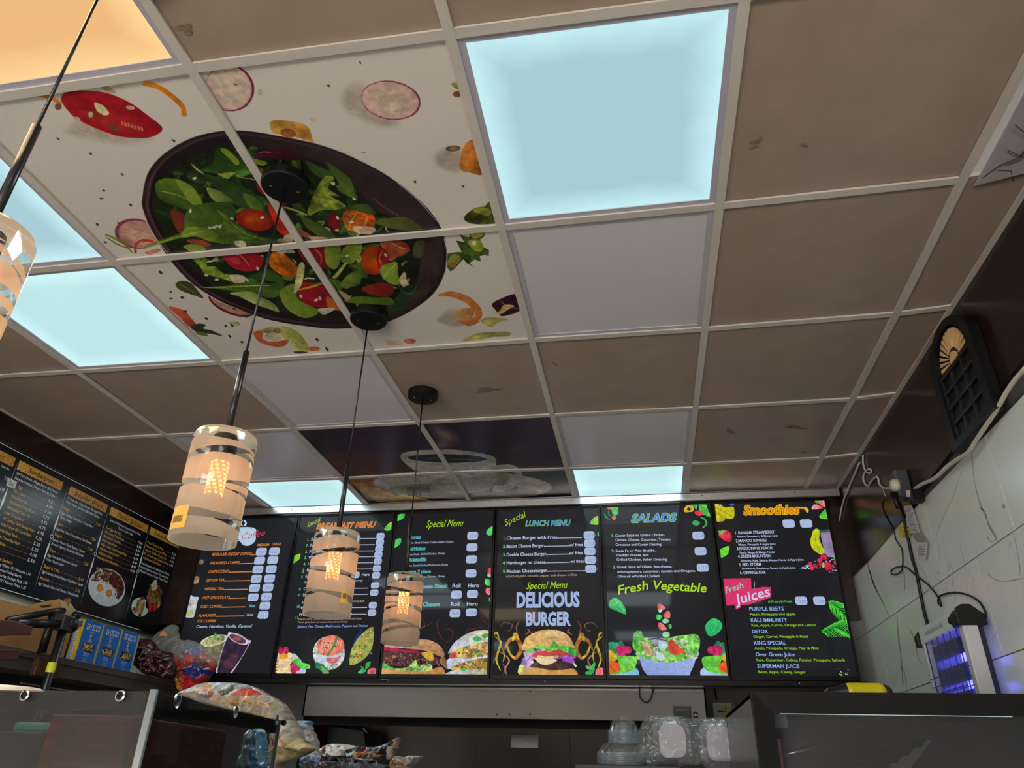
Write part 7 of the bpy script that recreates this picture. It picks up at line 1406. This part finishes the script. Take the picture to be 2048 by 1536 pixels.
mb = MB(); mb.box((xfz-0.002, yb+0.02, zg-0.004), (1.985, yf, zg+0.052)); tp = mb.build('top_panel', mat('zapper_white', rgb(206, 214, 210), rough=0.35), zb, bevel=0.006)
mb = MB(); ytk = onx(*Z9(625, 260), xfz).y
prof = [(xfz-0.012, ztop-0.002), (xfz-0.014, ztop+0.035), (xfz+0.01, ztop+0.062), (1.95, ztop+0.062), (1.985, ztop+0.03), (1.987, ztop-0.002)]
mb.prism([(x, yb-0.006, z) for x, z in prof], (0, ytk-yb+0.006, 0)); mb.build('end_cap', M_black, zb, bevel=0.004)
mb = MB(); mb.prism([(x, yf-0.005, z-0.006) for x, z in prof], (0, 0.03, 0)); mb.build('end_cap', M_black, zb, bevel=0.004)
q = onx(*Z9(600, 375), xfz-0.004); MB().lathe([(0.012, 0), (0.012, 0.006), (0.009, 0.009)], (xfz-0.002, q.y, q.z), 16, axis=(-1, 0, 0), cap1=True).build('button', M_black, tp)
mb = MB(); Pz = lambda u, v, l=0: (xfz-0.0032, -u, v); text(mb, Pz, 'MOSQUITO KILLER', -(yf-0.07), zg+0.018, 0.17, 0.013, (70, 80, 80)); mb.build('lettering', mat('grey_lettering', rgb(84, 92, 92), rough=0.5), tp)
mb = MB(); mb.box((1.975, yb+0.07, zlo), (1.9995, yf-0.015, zg)); mb.build('back_panel', M_zd, zb)
M_uv = emis('uv_tube', (0.10, 0.10, 1.0, 1), 5.0)
for zt_ in (zg-0.085, zg-0.165): 
    tbz = MB().tube([(1.93, yb+0.06, zt_), (1.93, yf-0.10, zt_)], 0.012, 16).build('uv_tube', M_uv, zb, smooth=True)
    MB().tube([(1.93, yf-0.10, zt_), (1.93, yf-0.075, zt_)], 0.013, 14).build('tube_socket', M_zs, tbz, smooth=True)
mb = MB()
for k in range(34): yy = yb+0.05+k*(yf-yb-0.17)/33; mb.tube([(1.905, yy, zlo), (1.905, yy, zg-0.03)], 0.0011, 4)
for k in range(8): zz = zlo+0.01+k*0.027; mb.tube([(1.903, yb+0.045, zz), (1.903, yf-0.11, zz)], 0.0012, 4)
mb.build('kill_grid', mat('grid_wire', rgb(70, 72, 84), rough=0.4, metal=0.6), zb)
mb = MB()
for k in range(6): yy = yb+0.055+k*(yf-yb-0.10)/5; mb.tube([(xfz, yy, zlo), (xfz, yy, zg)], 0.0017, 6)
for k in range(10): zz = zlo+0.008+k*0.027; mb.tube([(xfz, yb+0.02, zz), (xfz, yf-0.01, zz)], 0.0013, 6)
mb.build('guard', mat('guard_black', rgb(14, 14, 40), rough=0.4), zb); settle(zb, ((xfz+1.985)/2, (yb+yf)/2, zlo))

# ------------------------------------------------------------------ glazed display case
YC = 0.72
a_ = ony(1503, 1383, YC); ztc = a_.z; bx0 = a_.x; ytb = onz(1476, 1412, ztc).y
dc = thing('display_case', 'black framed glass display case with a steel side', 'display case')
mb = MB(); mb.box((bx0, YC+0.02, 0.0), (1.985, 1.32, ztc)); 
mb = MB(); mb.box((bx0, YC+0.03, 0.0), (bx0+0.008, 1.32, ztc)); mb.build('side_panel', M_steel, dc, bevel=0.002)
MB().box((bx0, YC+0.03, ztc-0.012), (1.985, 1.32, ztc)).build('top_panel', M_black, dc, bevel=0.002)
MB().box((bx0, 1.31, 0), (1.985, 1.32, ztc-0.012)).build('back_panel', M_black, dc)
MB().box((1.977, YC+0.03, 0), (1.985, 1.31, ztc-0.012)).build('far_side_panel', M_black, dc)
fw_ = 0.040
def fr_(m, x0, x1, z0, z1, w, d0, d1):
    for q in (((x0, z0), (x0, z1), (x0+w, z1-w), (x0+w, z0)), ((x0, z1), (x1, z1), (x1-w, z1-w), (x0+w, z1-w)), ((x1, z1), (x1, z0), (x1-w, z0), (x1-w, z1-w))):
        A_, B_, C_, D_ = q; m.add([(A_[0], d0, A_[1]), (B_[0], d0, B_[1]), (C_[0], d1, C_[1]), (D_[0], d1, D_[1]), (A_[0], YC+0.03, A_[1]), (B_[0], YC+0.03, B_[1]), (C_[0], YC+0.03, C_[1]), (D_[0], YC+0.03, D_[1])], [(0, 1, 2, 3), (4, 7, 6, 5), (0, 4, 5, 1), (1, 5, 6, 2), (2, 6, 7, 3), (3, 7, 4, 0)])
m = MB(); fr_(m, bx0, 1.985, 0.3, ztc, fw_, YC, YC+0.012); m.build('door_frame', mat('case_frame', rgb(11, 9, 10), rough=0.42, spec=0.22), dc)
g0 = ony(1541, 1418, YC+0.015); MB().box((bx0+fw_, YC+0.014, 0.3), (1.985-fw_, YC+0.019, ztc-fw_)).build('glass', glassy('case_glass', clear=0.88, rough=0.03, body=(0.12, 0.11, 0.14, 1), tint=(0.7, 0.7, 0.75, 1), gloss=0.14), dc)
p0, p1 = ony(1560, 1428, YC+0.012), ony(2025, 1434, YC+0.012); MB().obox(p0, p1-p0, (0, 0.002, 0), (0, 0, 0.0016)).build('bright_strip', emis('bright_line', (0.75, 0.9, 0.9, 1), 0.8), dc)  # thin bright line along the case glass, drawn with its own emission
m = MB()
for k in range(9):
    f = k/9; m.obox((bx0+0.07+k*0.028, YC+0.25, ztc-0.30+k*0.016), (0.012, 0, 0), (0, 0.3, 0), (0.10, 0, 0.10))
m.build('reflection_stripes', mat('reflection_green_grey', rgb(110, 120, 112), rough=0.4), dc)  # slanted pale bars standing in for striped reflections in the case glass
MB().box((bx0+0.01, YC+0.06, 1.36), (1.97, 1.29, 1.366)).build('shelf', glassy('shelf_glass', clear=0.7, body=(0.4, 0.4, 0.42, 1)), dc)
m = MB(); m.box((bx0+0.045, YC+0.05, 1.28), (bx0+0.052, 1.2, 1.46)); m.build('pink_strip', mat('pink_strip', rgb(200, 130, 140), rough=0.5), dc)
MB().tube([ony(1560, 1512, YC+0.1), ony(1645, 1490, YC+0.12)], 0.005).build('steel_bar', M_chrome, dc, smooth=True)
q = ony(1558, 1424, YC+0.03); MB().obox((q.x-0.014, YC+0.03, q.z-0.03), (0.028, 0, 0), (0, 0.004, 0), (0, 0, 0.032)).build('corner_bracket', mat('bracket_plastic', rgb(120, 150, 140), rough=0.3), dc)
settle(dc, ((bx0+1.985)/2, 1.0, 0))
# cordless drill lying on the case
dr = thing('cordless_drill', 'yellow and black cordless tool lying on the display case', 'drill')
yd = 1.17; pa, pb_ = ony(1645, 1376, yd), ony(1775, 1376, yd); zr = ztc+0.036; 
za = ony(1710, 1366, yd).z
rd = max(0.02, (za-ztc)/2); zc_ = ztc+rd+0.0005
x0_, x1_ = ony(1690, 1372, yd).x, ony(1765, 1372, yd).x
MB().lathe([(rd*0.92, 0), (rd, 0.008), (rd, (x1_-x0_)*0.9), (rd*0.85, x1_-x0_)], (x0_, yd, zc_), 24, axis=(1, 0, 0), cap0=True, cap1=True).build('body', mat('tool_yellow', rgb(206, 186, 10), rough=0.4), dr, smooth=False)
MB().lathe([(rd*0.35, -0.055), (rd*0.6, -0.045), (rd*0.75, -0.02), (rd*0.95, 0)], (x0_, yd, zc_), 24, axis=(1, 0, 0), cap0=True, cap1=True).build('nose', M_black, dr)
MB().lathe([(rd*0.86, 0), (rd*0.9, 0.004), (rd*0.7, 0.016)], (x1_, yd, zc_), 24, axis=(1, 0, 0), cap0=True, cap1=True).build('rear_cap', M_black, dr)
MB().obox((x0_+0.028, yd-rd*0.55, zc_+rd*0.68), (0.035, 0, 0), (0, -0.004, 0.012*0), (0, rd*0.4, rd*0.26)).build('label', M_black, dr)
settle(dr, ((x0_+x1_)/2, yd, ztc))
q = ony(1625, 1376, yd); MB().box((q.x-0.02, yd-0.01, ztc+0.0003), (q.x+0.03, yd+0.02, ztc+0.035)).build('small_metal_block', M_alu, bevel=0.003)
tag(bpy.data.objects['small_metal_block'], 'small shiny metal piece on the display case by the yellow tool', 'metal piece')
# ------------------------------------------------------------------ acrylic case at the counter
ca = thing('acrylic_case', 'clear acrylic counter case with black top edging and round steel bolts', 'display case')
cor = CAM+ray(310, 1382)*1.2; ZA = cor.z
fl_ = onz(0, 1380, ZA); dxf = (fl_-cor).normalized(); far_ = onz(562, 1440, ZA); dsd = (far_-cor).normalized(); Ls = (far_-cor).length
lf = cor+dxf*1.1
up = Vector((0, 0, 1)); nf = dxf.cross(up).normalized(); nf = nf if nf.y < 0 else -nf; nsd = dsd.cross(up).normalized(); nsd = nsd if nsd.x > 0 else -nsd
M_acr = glassy('acrylic', clear=0.95, rough=0.04, body=(0.07, 0.065, 0.065, 1), tint=(0.80, 0.78, 0.78, 1), gloss=0.05)
ta = 0.006
MB().obox(lf+Vector((0, 0, -0.62)), cor-lf, nf*-ta, (0, 0, 0.62)).build('front_pane', M_acr, ca)
MB().obox(cor+Vector((0, 0, -0.62)), far_-cor, nsd*-ta, (0, 0, 0.62)).build('side_pane', M_acr, ca)
M_edge = mat('acrylic_edge', rgb(120, 128, 134), rough=0.2)
MB().obox(cor+Vector((0, 0, -0.62))-nsd*ta-dsd*0.003, nsd*0.010, dsd*0.007, (0, 0, 0.622)).build('corner_edge', M_edge, ca, bevel=0.001)
MB().obox(far_+Vector((0, 0, -0.62)), nsd*-0.007, dsd*0.003, (0, 0, 0.62)).build('end_edge', M_edge, ca)
hb = 0.0255
M_band = mat('black_edging', rgb(10, 9, 12), rough=0.45, spec=0.2)
MB().obox(lf-nf*(ta+0.0008)+Vector((0, 0, -hb)), cor-lf, nf*-0.003, (0, 0, hb-0.001)).build('front_edging', M_band, ca)
MB().obox(cor-nsd*(ta+0.0008)+Vector((0, 0, -hb)), far_-cor, nsd*-0.003, (0, 0, hb-0.001)).build('side_edging', M_band, ca)
def hitp(x, y, o, n):
    d = ray(x, y); return CAM+d*((o-CAM).dot(n)/d.dot(n))
def bolt(x, y, o, n, r=0.0075):
    p = hitp(x, y, o, n)
    m = MB(); m.lathe([(r*0.72, 0.0), (r, 0.0008), (r, 0.003), (r*0.72, 0.0038), (r*0.70, 0.0015)], p+n*0.0003, 20, axis=n); b = m.build('bolt_ring', M_chrome, ca)
    MB().lathe([(r*0.70, 0.0016), (0.0002, 0.0018)], p+n*0.0003, 16, axis=n).build('bolt_core', M_band, b)
bolt(52, 1391, cor, nf); bolt(243, 1392, cor, nf)
for x, y in ((352, 1401), (469, 1423), (551, 1438.5)): bolt(x, y, cor, nsd, 0.0105)
q = hitp(566, 1445, cor, nsd); MB().lathe([(0.005, 0), (0.006, 0.006), (0.003, 0.009)], q, 12, axis=dsd, cap1=True).build('black_knob', M_black, ca)
settle(ca, (cor.x-0.3, cor.y+0.3, ZA-0.62))
# counter under it and what is inside
cc = MB(); cc.prism([Vector((p.x, p.y, 0)) for p in (lf+nf*0.05, cor+nf*0.05+nsd*0.05, far_+nsd*0.05, Vector((lf.x, far_.y, 0)))], (0, 0, ZA-0.621))
tag(cc.build('service_counter', mat('counter_brown', rgb(70, 48, 40), rough=0.4)), 'brown service counter under the acrylic case', 'counter')
ins = cor-nsd*0.03-nf*0.03
mx_box = thing('maroon_tray_stack', 'maroon brown plastic wrapped block standing inside the acrylic case', 'pack')
a0 = hitp(300, 1458, cor-nsd*0.035, nsd); zt_ = hitp(430, 1457, cor-nsd*0.035, nsd).z
A1 = cor+dsd*0.03-nsd*0.035; MB().obox(Vector((A1.x, A1.y, ZA-0.618)), dsd*(Ls*0.62), nsd*-0.12, (0, 0, zt_-(ZA-0.618))).build('block', mat('maroon_plastic', rgb(72, 36, 36), rough=0.55, spec=0.12, nz=0.3, nscale=25, stretch=(1, 1, 4), bump=0.5, bscale=25), mx_box, bevel=0.004)
settle(mx_box, A1)
o = pillow('blue_green_pouch', [(478,1540),(484,1500),(492,1466),(505,1457),(522,1457),(531,1466),(534,1500),(532,1540)], far_.y-0.12, 0.02, M_bag, None,
    lambda A: [A.poly([(478,1540),(484,1500),(492,1466),(500,1460),(498,1540)], (70, 120, 90)), A.ell(508, 1476, 5, 3, 0, (170, 150, 110)), A.poly([(497,1488),(520,1488),(520,1497),(497,1497)], (30, 60, 100), sm=False), A.poly([(494,1457),(532,1457),(532,1464),(494,1464)], (150, 190, 180), sm=False)], 0.0015, 61, 0.3, 40, (38, 84, 110), edge=0.3)
tag(o, 'blue and green printed pouch behind the acrylic side pane', 'pouch')
o = pillow('clear_blue_white_bag', [(195,1455),(215,1448),(245,1450),(268,1462),(262,1500),(255,1540),(180,1540),(190,1500)], cor.y+0.18, 0.02, M_bag, None,
    lambda A: [A.poly([(200,1452),(215,1450),(232,1462),(205,1472),(170,1462)], (50, 60, 110)), A.poly([(222,1512),(250,1497),(252,1540),(218,1540)], (90, 140, 170)), A.stroke([(214,1512),(230,1504),(250,1497)], 1.6, (220, 230, 230), taper=False)], 0.0015, 62, 0.5, 40, (112, 116, 126), ridge=True)
tag(o, 'greyish clear bag with blue print inside the acrylic case near its corner', 'bag')
p0 = ony(30, 1444, cor.y+0.25); p1 = ony(112, 1466, cor.y+0.25)
o = MB().obox((p0.x, cor.y+0.25, p1.z), (p1.x-p0.x, 0, 0), (0, 0.10, 0), (0, 0, p0.z-p1.z)).build('teal_tub', mat('teal_plastic', rgb(40, 120, 110), rough=0.35), bevel=0.004); tag(o, 'teal plastic tub inside the acrylic case', 'tub')
MB().box((p0.x-0.04, cor.y+0.20, ZA-0.62), (p1.x+0.02, cor.y+0.38, p1.z-0.0006)).build('dark_bin', mat('dark_bin_plastic', rgb(34, 32, 36), rough=0.6, spec=0.1), bevel=0.004)
tag(bpy.data.objects['dark_bin'], 'dark grey bin under the teal tub inside the acrylic case', 'bin')
p0 = ony(150, 1470, cor.y+0.12); p1 = ony(132, 1540, cor.y+0.12); o = MB().tube([p0, p1], 0.0025).build('steel_rod', M_chrome, smooth=True); tag(o, 'thin bright steel rod seen through the acrylic front', 'rod')
# round white lid on the front edge
pl_ = onz(18, 1374, ZA+0.02)
q0 = ony(-10, 1372, cor.y+0.03)
o = MB().lathe([(0.001, 0.010), (0.045, 0.008), (0.052, 0.002), (0.052, 0.0)], (q0.x, cor.y+0.055, ZA+0.0005), 36, cap0=False).build('white_plate', mat('cream_plastic', rgb(226, 214, 194), rough=0.4), smooth=True); tag(o, 'cream white round plate resting on the acrylic case edge', 'plate')

# ------------------------------------------------------------------ black tube rack with wooden slab in front of the shelf
rk = thing('tube_rack', 'black metal tube rack with a clamp standing before the cardboard box', 'rack')
XR = -1.40; Q = lambda x, y, X=XR: onx(*B1(x, y), X)
M_rack = mat('rack_black', rgb(20, 19, 20), rough=0.32)
b0, b1 = Q(850, 575), Q(590, 1380); dirb = (b1-b0); rr = 0.0165
MB().tube([b0+(b0-b1)*0.05, (b0.x, b0.y, 1.0)], rr, 16).build('post', M_rack, rk, smooth=True)
XA = -1.475; a0_, a1_ = Q(745, 290, XA), Q(575, 850, XA); MB().tube([a0_, (a0_.x, a0_.y, 1.7765)], rr, 16).build('post', M_rack, rk, smooth=True)
MB().tube([Q(100, 415, XA), Q(740, 290, XA), Q(868, 285, XA)], 0.013, 14).build('rail', M_rack, rk, smooth=True)
MB().tube([Q(230, 455, XR), Q(800, 465, XR)], 0.017, 14).build('rail', M_rack, rk, smooth=True)
c0 = Q(800, 430, XR); c1 = Q(900, 570, XR); MB().obox((XR-0.022, c0.y-0.0, c1.z-0.002), (0.046, 0, 0), (0, 0.062, 0), (0, 0, 0.062)).build('clamp', mat('clamp_grey', rgb(40, 40, 42), rough=0.35), rk, bevel=0.005)
e = Q(960, 485, XR); MB().lathe([(0.028, -0.03), (0.030, 0.01), (0.022, 0.022), (0.001, 0.026)], (XR, e.y, e.z), 24, axis=(0, 1, 0), cap0=True).build('end_knob', M_rack, rk, smooth=True)
e = Q(1060, 350, XA-0.02); MB().tube([Q(1010, 330, XA-0.03), Q(1070, 370, XA-0.03)], 0.013, 12).build('stub', M_rack, rk, smooth=True)
y0_, y1_ = Q(690, 985), Q(660, 1125)
MB().lathe([(rr+0.0006, 0), (rr+0.0006, y0_.z-y1_.z)], (b0.x, b0.y, y1_.z), 24).build('yellow_label', print_mat('label_print', rough=0.5) if False else mat('yellow_sticker', rgb(206, 200, 40), rough=0.5), rk)
settle(rk, (b0.x, b0.y, 1.0))
M_slab = mat('reddish_wood', rgb(78, 44, 40), rough=0.45, nz=0.3, nscale=6, stretch=(3, 0.4, 8))
sl = [Q(-300, 380, -1.30), Q(200, 420, -1.30), Q(455, 505, -1.30), Q(425, 615, -1.30), Q(-300, 640, -1.30)]
o = MB().prism(sl, (-0.05, 0, 0)).build('wooden_slab', M_slab, bevel=0.003); tag(o, 'reddish brown wooden slab lying across the black tube rack', 'board')
sl = [Q(-300, 800, -1.40), Q(220, 810, -1.40), Q(370, 850, -1.40), Q(260, 900, -1.40), Q(260, 960, -1.40), Q(-300, 950, -1.40)]
o = MB().prism(sl, (-0.05, 0, 0)).build('wooden_ledge', M_slab, bevel=0.003); tag(o, 'reddish wooden ledge end below the cardboard box at the shelf front', 'board')
o = MB().obox(Q(400, 1160, -1.45), (0.02, 0, 0), (0, 0.13, 0), (0, 0, 0.07)).build('brown_frame_corner', mat('brown_frame', rgb(66, 38, 30), rough=0.4), bevel=0.002); tag(o, 'small brown framed box under the shelf behind the yellow labelled post', 'box')

# ------------------------------------------------------------------ cups and clamshell boxes on the black stand
YK = 1.50
zk = ony(1300, 1532, YK-0.10).z; xl, xr = ony(1150, 1532, YK-0.1).x, 1.02
sd = thing('serving_stand', 'black flat topped stand carrying the clear cups and food boxes', 'stand')
MB().box((xl, YK-0.10, zk-0.03), (xr+0.0, YK+0.22, zk)).build('top', M_black, sd, bevel=0.002)
MB().box((xl+0.04, YK-0.06, 0), (xr-0.02, YK+0.20, zk-0.03)).build('body', M_blackm, sd); settle(sd, ((xl+xr)/2, YK, 0))
M_cup = glassy('clear_cup', clear=0.93, rough=0.05, body=(0.6, 0.7, 0.74, 1)); M_cup2 = glassy('milky_rim', clear=0.72, rough=0.08, body=(0.45, 0.58, 0.62, 1))
def cups(cx_, z0, r_top, r_rim, hgt, n, step, group, lab, y=YK):
    first = None
    for k in range(n):
        if first is None:
            t = thing('clear_cup', lab(k, n), 'cup', group, (cx_, y, z0+k*step))
            m = MB(); m.lathe([(r_top-0.006, hgt), (r_top, hgt-0.003), (r_rim*0.97, 0.008)], (0, 0, 0), 32, cap0=True); m.build('wall', M_cup, t, smooth=True)
            m = MB(); m.lathe([(r_rim*0.97, 0.008), (r_rim+0.001, 0.007), (r_rim+0.002, 0.0), (r_rim-0.002, 0.0)], (0, 0, 0), 32); m.build('rim', M_cup2, t, smooth=True); first = t
        else: copy_thing(first, (cx_, y, z0+k*step), lab(k, n))
a_ = ony(1195, 1510, YK); b_ = ony(1292, 1510, YK); rim2 = (b_.x-a_.x)/2; cx2 = (a_.x+b_.x)/2; top2 = ony(1240, 1488, YK).z
cups(cx2, zk+0.0005, rim2*0.78, rim2, (top2-zk)-5*0.0055, 6, 0.0055, 'upside down wide cups in the lower stack', lambda k, n: 'wide clear cup in the lower upside down stack on the black stand')
a_ = ony(1217, 1480, YK); b_ = ony(1280, 1480, YK); rim1 = (b_.x-a_.x)/2; cx1 = (a_.x+b_.x)/2; top1 = ony(1245, 1437, YK).z
cups(cx1, top2+0.001, rim1*0.66, rim1, (top1-top2)-5*0.0055, 6, 0.0055, 'upside down narrow cups in the upper stack', lambda k, n: 'narrow clear cup in the upside down stack on top of the wide cups')
M_clam = glassy('clear_box_plastic', clear=0.58, rough=0.10, body=(0.55, 0.52, 0.58, 1)); M_base = mat('box_base_grey', rgb(150, 144, 154), rough=0.35, nz=0.10, nscale=40, stretch=(20, 1, 1))
def clam(cxp, cyp, hw, hh, label, y):
    c = ony(cxp, cyp, y); k = (ony(cxp+hw, cyp, y)-c).length/hw; W2_, H2_ = hw*k, hh*k
    t = thing('clamshell_box', label, 'food container', 'clamshell boxes standing on edge in a clear bag', (c.x, y, c.z-H2_*1.5)); oz = H2_*1.5
    n = 96
    def ring(sx, sz, d, cr=0.0):
        P = []
        for i in range(n):
            a = 2*math.pi*i/n; ca_, sa_ = math.cos(a), math.sin(a); e = 2/3.6
            x = math.copysign(abs(ca_)**e, ca_)*sx; z = math.copysign(abs(sa_)**e, sa_)*sz; f = 1+cr*(1 if (i//2) % 2 else -1); P.append((x*f, d, z*f+oz))
        return P
    m = MB(); rings = [ring(W2_, H2_, 0.0), ring(W2_*1.07, H2_*1.06, 0.008, 0.012), ring(W2_*1.22, H2_*1.20, 0.022, 0.012), ring(W2_*1.36, H2_*1.34, 0.028), ring(W2_*1.42, H2_*1.40, 0.040), ring(W2_*1.46, H2_*1.44, 0.044)]
    vs = [p for r_ in rings for p in r_]; fs = []
    for j in range(len(rings)-1):
        for i in range(n): fs.append((j*n+i, j*n+(i+1) % n, (j+1)*n+(i+1) % n, (j+1)*n+i))
    m.add(vs, fs); m.build('ribbed_wall', M_clam, t, smooth=False)
    m = MB(); m.add(ring(W2_*0.985, H2_*0.985, -0.0006)+ring(W2_*0.985, H2_*0.985, 0.002), [tuple(range(n)), tuple(range(n, 2*n))[::-1]]+[(i, (i+1) % n, n+(i+1) % n, n+i) for i in range(n)]); m.build('base_panel', M_base, t)
    for d in (1, 2): copy_thing(t, (c.x, y+0.05*d+0.001, c.z-H2_*1.5), 'clear clamshell box standing behind the front one in the bag')
    return t
YB2 = YK-0.02
clam(1345, 1481, 27, 31, 'front clamshell box nearer the cup stacks, in the clear bag', YB2); clam(1441, 1487, 27, 33, 'front clamshell box beside the steel edge of the display case, in the clear bag', YB2)
B5 = lambda *p: [(1170+x/6.024, 1400+y/6.024) for x, y in p]
o = pillow('clear_bag', B5((600,500),(640,380),(700,240),(770,180),(900,190),(1100,195),(1240,215),(1350,235),(1450,215),(1600,215),(1750,220),(1860,235),(1890,330),(1900,500),(1935,700),(1945,790),(1500,790),(1000,795),(760,795),(640,780)), YB2+0.055, 0.085, glassy('bag_film', clear=0.88, rough=0.10, body=(0.72, 0.84, 0.86, 1), bump=0.8, bscale=24), None, None, 0.004, 71, 0.12, 18, (220, 220, 220), ridge=True, edge=0.16)
tag(o, 'large clear plastic bag around the clamshell boxes on the black stand', 'bag')
